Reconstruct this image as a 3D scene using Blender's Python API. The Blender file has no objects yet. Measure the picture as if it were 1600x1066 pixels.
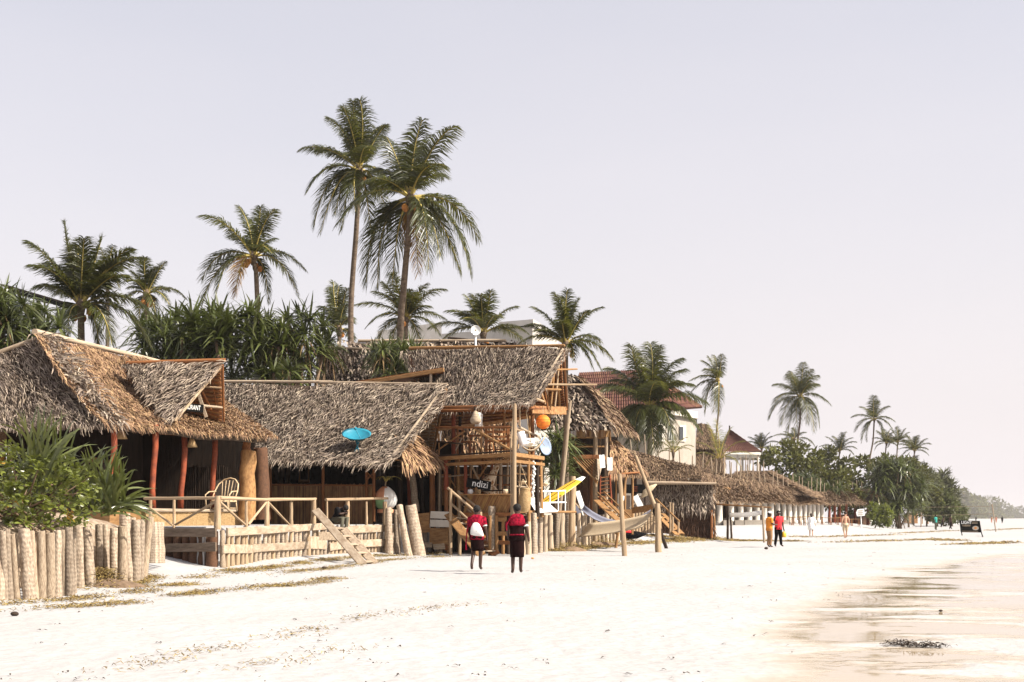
import bpy, math, random
import numpy as np
from mathutils import Vector, Matrix, noise as mnoise
R = math.radians
rng = np.random.default_rng(7)
random.seed(11)
S = bpy.context.scene
COL = S.collection
# ------------------------------------------------------------------ camera, world, sun, exposure
cam_d = bpy.data.cameras.new('camera'); cam = bpy.data.objects.new('camera', cam_d); COL.objects.link(cam)
cam.location = (0, 0, 1.4); cam.rotation_euler = (R(90), 0, 0)
cam_d.lens = 45; cam_d.sensor_width = 36; cam_d.shift_y = 276/1600
cam_d.clip_start = .1; cam_d.clip_end = 6000
S.camera = cam
SUN_EL, SUN_AZ = 42, 21          # azimuth: degrees from +x towards the camera
w = bpy.data.worlds.new('World'); S.world = w; w.use_nodes = True
nt = w.node_tree; nt.nodes.clear()
sky = nt.nodes.new('ShaderNodeTexSky'); sky.sky_type = 'NISHITA'; sky.sun_disc = False
sky.sun_elevation = R(SUN_EL); sky.sun_rotation = R(90+SUN_AZ)
sky.air_density = 1.0; sky.dust_density = 5.0; sky.ozone_density = 1.0
mixs = nt.nodes.new('ShaderNodeMix'); mixs.data_type = 'RGBA'; mixs.inputs[0].default_value = .82
mixs.inputs[7].default_value = (5.25, 4.88, 4.95, 1)      # thin milky veil: thickest towards the horizon, thinning upwards to blue
tcw = nt.nodes.new('ShaderNodeTexCoord'); sxyz = nt.nodes.new('ShaderNodeSeparateXYZ'); mrz = nt.nodes.new('ShaderNodeMapRange'); mrz.interpolation_type = 'SMOOTHSTEP'
mrz.inputs[1].default_value = .0; mrz.inputs[2].default_value = .75; mrz.inputs[3].default_value = .97; mrz.inputs[4].default_value = .45
nzw = nt.nodes.new('ShaderNodeTexNoise'); nzw.inputs['Scale'].default_value = 1.6; nzw.inputs['Detail'].default_value = 4; mpw = nt.nodes.new('ShaderNodeMapping'); mpw.inputs['Scale'].default_value = (1, 1, 3)
adw = nt.nodes.new('ShaderNodeMath'); adw.operation = 'MULTIPLY_ADD'; adw.inputs[1].default_value = .22
nt.links.new(tcw.outputs['Generated'], mpw.inputs[0]); nt.links.new(mpw.outputs[0], nzw.inputs['Vector']); nt.links.new(tcw.outputs['Generated'], sxyz.inputs[0]); nt.links.new(nzw.outputs[0], adw.inputs[0]); nt.links.new(sxyz.outputs[2], adw.inputs[2]); nt.links.new(adw.outputs[0], mrz.inputs[0])
nt.links.new(mrz.outputs[0], mixs.inputs[0])
bg = nt.nodes.new('ShaderNodeBackground'); bg.inputs[1].default_value = .10
wo = nt.nodes.new('ShaderNodeOutputWorld')
nt.links.new(sky.outputs[0], mixs.inputs[6]); nt.links.new(mixs.outputs[2], bg.inputs[0]); nt.links.new(bg.outputs[0], wo.inputs[0])
sd = bpy.data.lights.new('sun', 'SUN'); sd.energy = 5.0; sd.angle = R(.6); sd.color = (1, .93, .82)
so = bpy.data.objects.new('sun', sd); COL.objects.link(so)
e, a = R(SUN_EL), R(-SUN_AZ)
so.rotation_euler = Vector((math.cos(e)*math.cos(a), math.cos(e)*math.sin(a), math.sin(e))).to_track_quat('Z', 'Y').to_euler()
S.view_settings.view_transform = 'Standard'; S.view_settings.look = 'None'; S.view_settings.gamma = 1
S.view_settings.exposure = .95; S.view_settings.use_curve_mapping = False
S.cycles.use_denoising = True; S.cycles.max_bounces = 6; S.cycles.transparent_max_bounces = 6
S.cycles.volume_bounces = 0
try: S.cycles.volume_step_rate = 4
except Exception: pass
# ------------------------------------------------------------------ measuring
def W(px, py, Y): return Vector(((px-800)/2000*Y, Y, 1.4+(809-py)/2000*Y))
def sm(t): t = min(1, max(0, t)); return t*t*(3-2*t)
BY = [-60, 0, 23, 35, 49, 57, 66, 75, 85, 100, 150, 200, 300, 600, 3000]
BX = [-9, -9, -7.5, -6.5, -2.5, 3, 8, 13, 19, 26, 46, 60, 95, 180, 700]
def shore(Y): return float(np.interp(Y, BY, BX))
def gz(x, Y):
    d = shore(Y)-x
    h = .8*sm(d/8)
    s = x-(8+.46*max(Y, 0))
    return h-.5*sm(s/12)
def G(px, py):
    "where the ray through this pixel first meets the ground"
    Y = 6.0
    while Y < 2500:
        p = W(px, py, Y)
        if p.z <= gz(p.x, Y): break
        Y += .1
    p = W(px, py, Y); p.z = gz(p.x, Y); return p
def on_ground(x, Y, dz=0): return Vector((x, Y, gz(x, Y)+dz))
# ------------------------------------------------------------------ objects
WM = {}
def put(o, parent=None, M=None):
    M = M or Matrix.Identity(4)
    COL.objects.link(o); WM[o] = M
    if parent is not None:
        o.parent = parent; o.matrix_parent_inverse = WM[parent].inverted()
    o.matrix_basis = M
    return o
def tag(o, label, cat, group=None, kind=None):
    o['label'] = label; o['category'] = cat
    if group: o['group'] = group
    if kind: o['kind'] = kind
    return o
def thing(name, label, cat, loc, group=None, kind=None):
    o = bpy.data.objects.new(name, None); o.empty_display_size = .2
    put(o, None, Matrix.Translation(loc)); return tag(o, label, cat, group, kind)
def mesh(name, V, F, mats, smooth=False, idx=None):
    m = bpy.data.meshes.new(name); m.from_pydata([tuple(v) for v in V], [], F)
    for k in (mats if isinstance(mats, (list, tuple)) else [mats]): m.materials.append(k)
    if smooth: m.polygons.foreach_set('use_smooth', [True]*len(m.polygons))
    if idx is not None: m.polygons.foreach_set('material_index', idx)
    m.update(); return m
def quads(name, A, mat):
    "A: (n, k, 2, 3) strips of k cross sections -> mesh of n ribbons"
    A = np.asarray(A, dtype=np.float32); n, k = A.shape[0], A.shape[1]
    co = A.reshape(-1, 3)
    b = (np.arange(n)*k*2)[:, None, None]+(np.arange(k-1)*2)[None, :, None]+np.array([0, 1, 3, 2])[None, None, :]
    f = b.reshape(-1, 4)
    m = bpy.data.meshes.new(name)
    m.vertices.add(len(co)); m.vertices.foreach_set('co', co.ravel())
    m.loops.add(f.size); m.loops.foreach_set('vertex_index', f.ravel().astype(np.int32))
    m.polygons.add(len(f)); m.polygons.foreach_set('loop_start', np.arange(len(f), dtype=np.int32)*4)
    m.materials.append(mat); m.update(calc_edges=True); return m
def part(name, me, parent, M=None, label=None, kind=None):
    o = bpy.data.objects.new(name, me); put(o, parent, M)
    if label: o['label'] = label
    if kind: o['kind'] = kind
    return o
def join(parts):
    V, F = [], []
    for v, f in parts:
        b = len(V); V += [tuple(x) for x in v]; F += [tuple(i+b for i in q) for q in f]
    return V, F
def tube(P, r, n=8, cap=True):
    P = [Vector(p) for p in P]; k = len(P)
    rr = r if isinstance(r, (list, tuple)) else [r]*k
    V, F = [], []
    ref = None
    for i, p in enumerate(P):
        t = (P[min(i+1, k-1)]-P[max(i-1, 0)]).normalized()
        if ref is None: ref = t.orthogonal().normalized()
        ref = (ref-t*ref.dot(t)).normalized(); b = t.cross(ref)
        for j in range(n):
            an = 2*math.pi*j/n
            V.append(p+(ref*math.cos(an)+b*math.sin(an))*rr[i])
    for i in range(k-1):
        for j in range(n):
            F.append((i*n+j, i*n+(j+1) % n, (i+1)*n+(j+1) % n, (i+1)*n+j))
    if cap: F.append(tuple(range(n-1, -1, -1))); F.append(tuple((k-1)*n+j for j in range(n)))
    return V, F
def box(c, s, M=None):
    V = [Vector((c[0]+s[0]*i/2, c[1]+s[1]*j/2, c[2]+s[2]*k/2)) for i in (-1, 1) for j in (-1, 1) for k in (-1, 1)]
    if M: V = [M @ v for v in V]
    return V, [(0, 1, 3, 2), (4, 6, 7, 5), (0, 4, 5, 1), (2, 3, 7, 6), (0, 2, 6, 4), (1, 5, 7, 3)]
def ball(c, r, n=12, m=8):
    V, F = [], []
    rr = r if isinstance(r, (tuple, list)) else (r, r, r)
    for i in range(m+1):
        th = math.pi*i/m
        for j in range(n):
            ph = 2*math.pi*j/n
            V.append(Vector((c[0]+rr[0]*math.sin(th)*math.cos(ph), c[1]+rr[1]*math.sin(th)*math.sin(ph), c[2]+rr[2]*math.cos(th))))
    for i in range(m):
        for j in range(n): F.append((i*n+j, (i+1)*n+j, (i+1)*n+(j+1) % n, i*n+(j+1) % n))
    return V, F
def lathe(prof, n=20, cap=False):
    V, F = [], []
    for r, z in prof:
        for j in range(n):
            an = 2*math.pi*j/n; V.append(Vector((r*math.cos(an), r*math.sin(an), z)))
    for i in range(len(prof)-1):
        for j in range(n): F.append((i*n+j, i*n+(j+1) % n, (i+1)*n+(j+1) % n, (i+1)*n+j))
    if cap: F.append(tuple(range(n-1, -1, -1))); F.append(tuple((len(prof)-1)*n+j for j in range(n)))
    return V, F
def axes(o, z, x=None):
    z = Vector(z).normalized()
    x = Vector(x) if x is not None else Vector((1, 0, 0))
    y = z.cross(x)
    if y.length < 1e-4: y = z.cross(Vector((0, 1, 0)))
    y.normalize(); x = y.cross(z)
    return Matrix(((x.x, y.x, z.x, o[0]), (x.y, y.y, z.y, o[1]), (x.z, y.z, z.z, o[2]), (0, 0, 0, 1)))
# unit logs (radius 1, length 1) and planks shared by every pole and board
UNIT = {}
def unit_log(k, mat):
    if (k, mat.name) in UNIT: return UNIT[k, mat.name]
    r_ = random.Random(k*17+3); n = 10
    V, F = [], []
    st = 7
    ox = [r_.uniform(-.11, .11) for _ in range(st)]; oy = [r_.uniform(-.11, .11) for _ in range(st)]
    ph = [r_.uniform(.9, 1.1) for _ in range(n)]
    for i in range(st):
        rad = (1.08-.16*i/(st-1))*r_.uniform(.95, 1.06)
        for j in range(n):
            an = 2*math.pi*j/n
            zz = i/(st-1)
            if i == st-1: zz += r_.uniform(-.012, .012)
            V.append(((rad*ph[j]*math.cos(an)+ox[i]*(0 < i)), rad*ph[j]*math.sin(an)+oy[i]*(0 < i), zz))
    for i in range(st-1):
        for j in range(n): F.append((i*n+j, i*n+(j+1) % n, (i+1)*n+(j+1) % n, (i+1)*n+j))
    V.append((ox[-1], oy[-1], 1.0)); c = len(V)-1
    for j in range(n): F.append(((st-1)*n+j, (st-1)*n+(j+1) % n, c))
    F.append(tuple(range(n-1, -1, -1)))
    m = mesh('log', V, F, mat, False)
    for p in m.polygons: p.use_smooth = len(p.vertices) == 4
    UNIT[k, mat.name] = m; return m
def pole(name, p0, p1, r, mat, parent, label=None, k=None):
    p0, p1 = Vector(p0), Vector(p1); d = p1-p0
    M = axes(p0, d) @ Matrix.Rotation(random.uniform(0, 6.28), 4, 'Z') @ Matrix.Diagonal((r, r, d.length, 1))
    return part(name, unit_log(random.randrange(6) if k is None else k, mat), parent, M, label)
def unit_board(k, mat):
    if ('b', k, mat.name) in UNIT: return UNIT['b', k, mat.name]
    r_ = random.Random(k+90); V, F = [], []
    for i in range(5):
        z = i/4
        w0, w1 = .5*r_.uniform(.93, 1.03), .5*r_.uniform(.93, 1.03)
        t = .5; c = .06
        o = r_.uniform(-.04, .04)
        zz = z+(r_.uniform(-.006, .006) if i in (0, 4) else 0)
        V += [(-w0, -t+c*4, zz), (-w0+c, -t, zz), (w1-c, -t, zz), (w1, -t+c*4, zz), (w1, t-c*4, zz), (w1-c, t, zz), (-w0+c, t, zz), (-w0, t-c*4, zz)]
    for i in range(4):
        for j in range(8): F.append((i*8+j, i*8+(j+1) % 8, (i+1)*8+(j+1) % 8, (i+1)*8+j))
    F.append(tuple(range(7, -1, -1))); F.append(tuple(32+j for j in range(8)))
    UNIT['b', k, mat.name] = mesh('board', V, F, mat); return UNIT['b', k, mat.name]
def board(name, p0, p1, wid, th, mat, parent, face=(0, -1, 0), label=None):
    "a plank from p0 to p1, wid across, th thick; face is the way its broad side looks"
    p0, p1 = Vector(p0), Vector(p1); d = p1-p0
    x = Vector(face).cross(d)
    M = axes(p0, d, x) @ Matrix.Diagonal((wid, th, d.length, 1))
    return part(name, unit_board(random.randrange(5), mat), parent, M, label)
# ------------------------------------------------------------------ materials
def mat(name, c1, c2=None, scale=6, rough=.85, bump=0, stretch=(1, 1, 1), island=0, vary=.12, trans=0, spec=.25, rings=0, lo=.35, hi=.65, metal=0, tcol=None):
    m = bpy.data.materials.new(name); m.use_nodes = True
    t = m.node_tree; t.nodes.clear(); N = t.nodes.new; L = t.links.new
    out = N('ShaderNodeOutputMaterial'); b = N('ShaderNodeBsdfPrincipled')
    b.inputs['Roughness'].default_value = rough; b.inputs['Specular IOR Level'].default_value = spec; b.inputs['Metallic'].default_value = metal
    tc = N('ShaderNodeTexCoord'); mp = N('ShaderNodeMapping'); mp.inputs['Scale'].default_value = stretch
    L(tc.outputs['Object'], mp.inputs[0])
    no = N('ShaderNodeTexNoise'); no.inputs['Scale'].default_value = scale; no.inputs['Detail'].default_value = 6; no.inputs['Roughness'].default_value = .62
    L(mp.outputs[0], no.inputs['Vector'])
    ra = N('ShaderNodeValToRGB'); c2 = c2 or tuple(x*.7 for x in c1)
    ra.color_ramp.elements[0].position = lo; ra.color_ramp.elements[1].position = hi
    ra.color_ramp.elements[0].color = (*c2, 1); ra.color_ramp.elements[1].color = (*c1, 1)
    L(no.outputs[0], ra.inputs[0]); colr = ra.outputs[0]; bh = no.outputs[0]
    if rings:
        wv = N('ShaderNodeTexWave'); wv.wave_type = 'BANDS'; wv.bands_direction = 'Z'
        wv.inputs['Scale'].default_value = rings; wv.inputs['Distortion'].default_value = 5; wv.inputs['Detail'].default_value = 3; wv.inputs['Detail Scale'].default_value = 1.6
        mp2 = N('ShaderNodeMapping'); mp2.inputs['Scale'].default_value = (.25, .25, 1); L(tc.outputs['Object'], mp2.inputs[0]); L(mp2.outputs[0], wv.inputs[0])
        mx = N('ShaderNodeMix'); mx.data_type = 'RGBA'; mx.blend_type = 'MULTIPLY'; mx.inputs[0].default_value = .2
        L(colr, mx.inputs[6]); L(wv.outputs[0], mx.inputs[7]); colr = mx.outputs[2]
        ad = N('ShaderNodeMath'); ad.operation = 'ADD'; L(no.outputs[0], ad.inputs[0]); L(wv.outputs[0], ad.inputs[1]); bh = ad.outputs[0]
    if island or vary:
        hs = N('ShaderNodeHueSaturation'); val = None
        oi = N('ShaderNodeObjectInfo'); mr = N('ShaderNodeMapRange'); mr.inputs[3].default_value = 1-vary; mr.inputs[4].default_value = 1+vary
        L(oi.outputs['Random'], mr.inputs[0]); val = mr.outputs[0]
        if island:
            ge = N('ShaderNodeNewGeometry'); m2 = N('ShaderNodeMapRange'); m2.inputs[3].default_value = 1-island; m2.inputs[4].default_value = 1+island
            L(ge.outputs['Random Per Island'], m2.inputs[0])
            mu = N('ShaderNodeMath'); mu.operation = 'MULTIPLY'; L(val, mu.inputs[0]); L(m2.outputs[0], mu.inputs[1]); val = mu.outputs[0]
            m3 = N('ShaderNodeMapRange'); m3.inputs[3].default_value = .485; m3.inputs[4].default_value = .515
            L(ge.outputs['Random Per Island'], m3.inputs[0]); L(m3.outputs[0], hs.inputs['Hue'])
        L(val, hs.inputs['Value']); L(colr, hs.inputs['Color']); colr = hs.outputs[0]
    L(colr, b.inputs['Base Color'])
    if bump:
        bp = N('ShaderNodeBump'); bp.inputs['Strength'].default_value = bump; bp.inputs['Distance'].default_value = .03
        L(bh, bp.inputs['Height']); L(bp.outputs[0], b.inputs['Normal'])
    sh = b.outputs[0]
    if trans:
        tr = N('ShaderNodeBsdfTranslucent'); ms = N('ShaderNodeMixShader'); ms.inputs[0].default_value = trans
        if tcol: tr.inputs[0].default_value = (*tcol, 1)
        else: L(colr, tr.inputs[0])
        L(sh, ms.inputs[1]); L(tr.outputs[0], ms.inputs[2]); sh = ms.outputs[0]
    L(sh, out.inputs[0]); return m
M_ = dict(
 bark=mat('palm_bark', (.39, .315, .24), (.19, .135, .092), 3, .9, .22, (1, 1, 3), rings=5, vary=.32, lo=.3, hi=.6),
 pale=mat('weathered_pole_wood', (.42, .315, .205), (.22, .145, .085), 3, .85, .3, (1, 1, .6), vary=.15),
 grey=mat('grey_weathered_timber', (.39, .31, .225), (.20, .145, .098), 4, .9, .35, (1, 1, 4), vary=.2),
 plank=mat('bleached_plank', (.41, .335, .25), (.23, .165, .11), 3, .85, .25, (1, 1, 5), vary=.15),
 orange=mat('orange_timber', (.28, .115, .04), (.14, .055, .02), 4, .7, .25, (1, 1, 1.2), vary=.18),  # orange-brown wood, its own colour
 timber=mat('sawn_timber', (.33, .185, .075), (.18, .09, .035), 4, .75, .2, (1, 1, 4), vary=.15),
 red=mat('red_mangrove_pole', (.28, .065, .025), (.14, .035, .018), 3, .7, .3, (1, 1, 1.5), vary=.15),
 dark=mat('dark_timber', (.045, .028, .018), (.018, .011, .007), 4, .85, .3, (1, 1, 3), vary=.2),  # dark wood, lowered further to carry the shade inside the huts
 mata=mat('shade_dark_reed_mat', (.022, .013, .008), (.010, .006, .004), 9, .95, .4, (1, 1, .15)),  # mats darkened so the hut interiors keep their deep shade
 trunk=mat('coconut_trunk', (.19, .14, .10), (.085, .06, .042), 5, .9, .4, (1, 1, 2), vary=.12),
 tg=mat('grey_palm_thatch', (.31, .25, .20), (.16, .12, .09), 3, .9, 0, island=.5, lo=.4, hi=.6, vary=.05, spec=.3),
 tb=mat('sun_toned_brown_thatch', (.39, .245, .145), (.17, .10, .055), 1.8, .9, 0, island=.5, vary=.05),  # warm sunlight on the thatch put into this brown
 tf=mat('fine_straw_thatch', (.23, .155, .10), (.11, .07, .045), 1.6, .95, 0, island=.5, vary=.06),
 tdk=mat('thatch_underlayer', (.075, .052, .036), (.035, .024, .017), 6, .95, .4),
 tun=mat('thatch_underside', (.46, .26, .12), (.22, .11, .05), 7, .9, .4, (1, 1, 1)),  # underside brightened to stand in for light bounced off the sand
 reed=mat('split_reed', (.34, .20, .10), (.17, .095, .048), 5, .8, .2, (1, 1, .3), island=.4),
 bam=mat('bamboo_cane', (.40, .22, .09), (.22, .11, .045), 5, .6, .2, (1, 1, .3), island=.35),
 leaf=mat('palm_leaflet', (.060, .066, .015), (.020, .025, .007), 1.3, .38, 0, island=.55, vary=.22, trans=.3, spec=.5, tcol=(.15, .15, .02)),
 leafd=mat('dry_palm_frond', (.34, .20, .05), (.22, .11, .03), 1.3, .7, 0, island=.35, vary=.1, trans=.25),
 leafy=mat('young_palm_leaflet', (.15, .16, .035), (.08, .09, .02), 1.3, .45, 0, island=.35, vary=.12, trans=.32, spec=.45, tcol=(.26, .25, .04)),
 rach=mat('frond_stalk', (.42, .33, .09), (.26, .20, .055), 3, .6, 0, vary=.25),
 pand=mat('screwpine_leaf', (.105, .115, .032), (.034, .042, .013), 1.5, .33, 0, island=.45, vary=.3, trans=.18, spec=.6, tcol=(.12, .15, .03)),
 pandd=mat('dead_screwpine_leaf', (.20, .13, .06), (.10, .06, .03), 1.5, .8, 0, island=.4, trans=.1),
 strap=mat('strap_leaf', (.14, .155, .05), (.05, .06, .02), 1.5, .32, 0, island=.45, vary=.3, trans=.2, spec=.6, tcol=(.17, .2, .04)),
 litter=mat('husk_litter', (.36, .285, .21), (.19, .13, .085), 5, .95, .5, lo=.4, hi=.6),
 scv=mat('beach_cabbage_leaf', (.145, .158, .03), (.05, .062, .013), 3, .32, 0, island=.35, vary=.3, trans=.25, spec=.6, tcol=(.24, .28, .04)),
 scvy=mat('yellowing_leaf', (.48, .27, .03), (.3, .18, .03), 3, .5, 0, island=.25, trans=.25),
 bush=mat('bush_leaf', (.11, .11, .03), (.05, .053, .015), .8, .6, 0, island=.45, vary=.25, trans=.22, spec=.2, tcol=(.15, .15, .025)),
 bushl=mat('light_bush_leaf', (.13, .145, .045), (.075, .085, .028), .8, .5, 0, island=.4, vary=.15, trans=.25, spec=.4),
 cas=mat('casuarina_needles', (.12, .125, .06), (.07, .07, .035), .8, .7, 0, island=.3, vary=.15, trans=.15),
 stem=mat('shrub_stem', (.22, .15, .10), (.12, .08, .05), 6, .9, .2),
 white=mat('whitewash', (.62, .58, .52), (.50, .46, .40), 1.5, .8, .05),
 cream=mat('cream_render', (.38, .335, .285), (.31, .27, .225), 1.0, .85, .05),
 conc=mat('pale_concrete', (.46, .43, .39), (.38, .355, .32), .6, .9, .05),
 tile=mat('red_roof_tile', (.14, .055, .036), (.085, .033, .023), 6, .7, .1, vary=.2, island=.25),
 black=mat('black_paint', (.008, .008, .008), (.005, .005, .005), 4, .85, spec=.05),
 glass=mat('dark_window_glass', (.03, .035, .04), None, 4, .08, spec=.6, vary=0),
 wpaint=mat('white_paint', (.8, .8, .78), (.72, .72, .7), 4, .5),
 teal=mat('teal_dish_paint', (.02, .20, .28), (.015, .15, .22), 3, .45, vary=0),
 bluegrey=mat('blue_grey_dish_paint', (.25, .31, .42), (.2, .26, .36), 3, .45, vary=0),
 orl=mat('orange_lantern_fabric', (.85, .36, .04), (.75, .18, .03), 5, .6, trans=.3, vary=0),
 yel=mat('yellow_surfboard_resin', (.72, .46, .03), (.66, .40, .03), 2, .25, vary=0, spec=.5),
 salm=mat('salmon_paint', (.70, .34, .20), (.62, .28, .16), 4, .5, vary=0),
 green=mat('mint_green_paint', (.26, .44, .22), (.2, .38, .18), 4, .5, vary=0),
 wicker=mat('peeled_rattan', (.55, .42, .27), (.4, .28, .16), 8, .6),
 wickd=mat('dark_wicker', (.055, .04, .03), (.02, .015, .012), 40, .8, .5),
 skin=mat('dark_brown_skin', (.055, .026, .016), (.04, .018, .011), 5, .5, vary=.05, spec=.4),
 skinl=mat('fair_tanned_skin', (.52, .30, .20), (.46, .26, .17), 5, .5, vary=.05),
 hair=mat('black_hair', (.012, .01, .009), None, 30, .8, .3, vary=0),
 hairb=mat('dark_brown_hair', (.04, .024, .015), None, 30, .7, .3, vary=0),
 shuka=mat('crimson_shawl_cloth', (.30, .010, .030), (.11, .005, .014), 30, 1, spec=.05, lo=.42, hi=.56, bump=.1, vary=.05),
 maroon=mat('maroon_skirt_cloth', (.016, .006, .006), (.008, .003, .003), 8, 1, .15, spec=.05, vary=.05),
 bag=mat('white_printed_bag_cloth', (.75, .73, .70), (.34, .33, .32), 9, .7, .05, lo=.34, hi=.44, vary=0),
 orange_c=mat('orange_cotton', (.72, .26, .03), (.62, .20, .02), 6, .85, vary=0),
 red_c=mat('red_cotton', (.66, .03, .035), (.5, .02, .03), 6, .85, vary=0),
 blk_c=mat('black_cotton', (.009, .009, .010), (.005, .005, .006), 6, 1, spec=.05, vary=0),
 khaki=mat('tan_trouser_cloth', (.28, .16, .08), (.22, .12, .06), 6, .9, vary=0),
 white_c=mat('white_cotton', (.78, .76, .74), (.7, .68, .66), 6, .85, vary=0),
 teal_c=mat('teal_cotton', (.03, .30, .25), (.02, .22, .19), 6, .85, vary=0),
 olive_c=mat('olive_trouser_cloth', (.09, .085, .06), (.06, .055, .04), 6, .9, vary=0),
 brown_c=mat('brown_cotton', (.09, .05, .035), (.06, .035, .025), 6, .9, vary=0),
 pink_c=mat('coral_cotton', (.6, .25, .17), (.5, .2, .13), 6, .9, vary=0),
 netw=mat('white_net_band', (.8, .79, .77), (.72, .71, .7), 6, .9, trans=.45, vary=0),
 cpole=mat('cream_debarked_pole', (.48, .39, .29), (.29, .21, .14), 3, .85, .3, (1, 1, .6), vary=.2),
 canvas=mat('cream_canvas', (.60, .49, .34), (.52, .41, .27), 14, .9, .1, trans=.15, vary=0),
 denim=mat('blue_grey_canvas', (.26, .27, .33), (.2, .2, .26), 14, .9, .1, trans=.1, vary=0),
 rope=mat('rope', (.40, .31, .20), (.28, .2, .12), 20, .9),
 weed=mat('dry_seagrass', (.28, .20, .075), (.15, .10, .035), 3, .9, 0, island=.5),
 husk=mat('dark_husk', (.05, .035, .025), (.03, .02, .015), 8, .95, .3),
 orhusk=mat('coconut_husk', (.55, .24, .06), (.40, .15, .04), 6, .7, .1),
 straw=mat('woven_straw', (.45, .31, .16), (.28, .18, .08), 20, .85, .3, rings=18),
 gir=mat('giraffe_print_cloth', (.70, .60, .46), (.30, .15, .06), 7, .8, lo=.44, hi=.5, vary=0),
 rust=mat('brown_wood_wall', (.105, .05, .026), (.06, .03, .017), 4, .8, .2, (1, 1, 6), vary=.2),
)
# ------------------------------------------------------------------ ground, terrace, sea
def sand_mat(name, wet):
    m = bpy.data.materials.new(name); m.use_nodes = True; t = m.node_tree; t.nodes.clear(); N = t.nodes.new; L = t.links.new
    out = N('ShaderNodeOutputMaterial'); b = N('ShaderNodeBsdfPrincipled'); L(b.outputs[0], out.inputs[0])
    tc = N('ShaderNodeTexCoord')
    def nz(scale, st=(1, 1, 1), det=6, rough=.6):
        mp = N('ShaderNodeMapping'); mp.inputs['Scale'].default_value = st; L(tc.outputs['Object'], mp.inputs[0])
        n = N('ShaderNodeTexNoise'); n.inputs['Scale'].default_value = scale; n.inputs['Detail'].default_value = det; n.inputs['Roughness'].default_value = rough
        L(mp.outputs[0], n.inputs['Vector']); return n.outputs[0]
    def math_(op, *a):
        n = N('ShaderNodeMath'); n.operation = op
        for i, v in enumerate(a):
            if isinstance(v, (int, float)): n.inputs[i].default_value = v
            else: L(v, n.inputs[i])
        return n.outputs[0]
    def ramp(v, lo, hi):
        n = N('ShaderNodeMapRange'); n.interpolation_type = 'SMOOTHSTEP'; L(v, n.inputs[0]); n.inputs[1].default_value = lo; n.inputs[2].default_value = hi; return n.outputs[0]
    def mix(f, a, c, blend='MIX'):
        n = N('ShaderNodeMix'); n.data_type = 'RGBA'; n.blend_type = blend
        if isinstance(f, (int, float)): n.inputs[0].default_value = f
        else: L(f, n.inputs[0])
        for k, v in ((6, a), (7, c)):
            if isinstance(v, tuple): n.inputs[k].default_value = (*v, 1)
            else: L(v, n.inputs[k])
        return n.outputs[2]
    c = mix(ramp(nz(.22), .3, .7), (.385, .382, .384), (.35, .343, .338))
    c = mix(math_('MULTIPLY', ramp(nz(9, det=8), .35, .75), .35), c, (.27, .235, .20))
    speck = ramp(nz(26, (1, .5, 1), 2), .70, .76)
    patch = ramp(nz(.5, (1, .35, 1), 4), .45, .62)
    c = mix(math_('MULTIPLY', math_('MULTIPLY', speck, patch), .55), c, (.17, .12, .06))
    hb = nz(3.2, det=5, rough=.5)
    if wet:
        sp = N('ShaderNodeSeparateXYZ'); L(tc.outputs['Object'], sp.inputs[0]); X, Y = sp.outputs[0], sp.outputs[1]
        bd = math_('ADD', -.5, math_('ADD', math_('MULTIPLY', math_('MULTIPLY', Y, Y), .0053), math_('MULTIPLY', Y, .125)))
        d = math_('ADD', math_('SUBTRACT', X, bd), math_('MULTIPLY', math_('SUBTRACT', nz(.35, (1, .6, 1), 5), .5), 5.0))
        wt = ramp(d, -.3, 1.6)
        bars = ramp(nz(.55, (.5, 1.0, 1), 6, .6), .40, .50)
        film = math_('MULTIPLY', wt, bars)
        c = mix(math_('MULTIPLY', wt, .3), c, (.37, .355, .34))
        c = mix(film, c, (.37, .285, .18))
        rg = N('ShaderNodeMapRange'); L(film, rg.inputs[0]); rg.inputs[3].default_value = .9; rg.inputs[4].default_value = .05
        L(rg.outputs[0], b.inputs['Roughness'])
        rs = N('ShaderNodeMapRange'); L(film, rs.inputs[0]); rs.inputs[3].default_value = .3; rs.inputs[4].default_value = .9
        L(rs.outputs[0], b.inputs['Specular IOR Level'])
        rip = nz(1.6, (.5, 1.6, 1), 3)
        hb = math_('ADD', math_('MULTIPLY', hb, math_('SUBTRACT', 1.0, film)), math_('MULTIPLY', rip, math_('MULTIPLY', film, .045)))
    else: b.inputs['Roughness'].default_value = .95
    if not wet: b.inputs['Specular IOR Level'].default_value = .3
    L(c, b.inputs['Base Color'])
    bp = N('ShaderNodeBump'); bp.inputs['Strength'].default_value = .4; bp.inputs['Distance'].default_value = .14
    L(hb, bp.inputs['Height']); L(bp.outputs[0], b.inputs['Normal'])
    return m
SAND = sand_mat('beach_sand', True); SAND2 = sand_mat('dry_terrace_sand', False)
def axis(lo, d0, d1, hi, st, grow=1.12):
    a = list(np.arange(d0, d1, st)); s = st; v = d0
    while v > lo: s *= grow; v -= s; a.insert(0, v)
    s = st; v = a[-1]
    while v < hi: s *= grow; v += s; a.append(v)
    return a
gxs = axis(-900, -14, 40, 1300, .45); gys = axis(-50, 7, 110, 2600, .5)
V = []
for Y in gys:
    for x in gxs:
        z = gz(x, Y)
        if -15 < x < 45 and 4 < Y < 130:
            z += .03*mnoise.noise((x*.5, Y*.5, 0))+.018*mnoise.noise((x*1.3, Y*1.3, 5))
        V.append((x, Y, z))
nx = len(gxs)
F = [(j*nx+i, j*nx+i+1, (j+1)*nx+i+1, (j+1)*nx+i) for j in range(len(gys)-1) for i in range(nx-1)]
g = part('beach_sand', mesh('beach_sand', V, F, SAND, True), None)
tag(g, 'broad white coral sand beach running away along the huts', 'beach', kind='structure')
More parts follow.
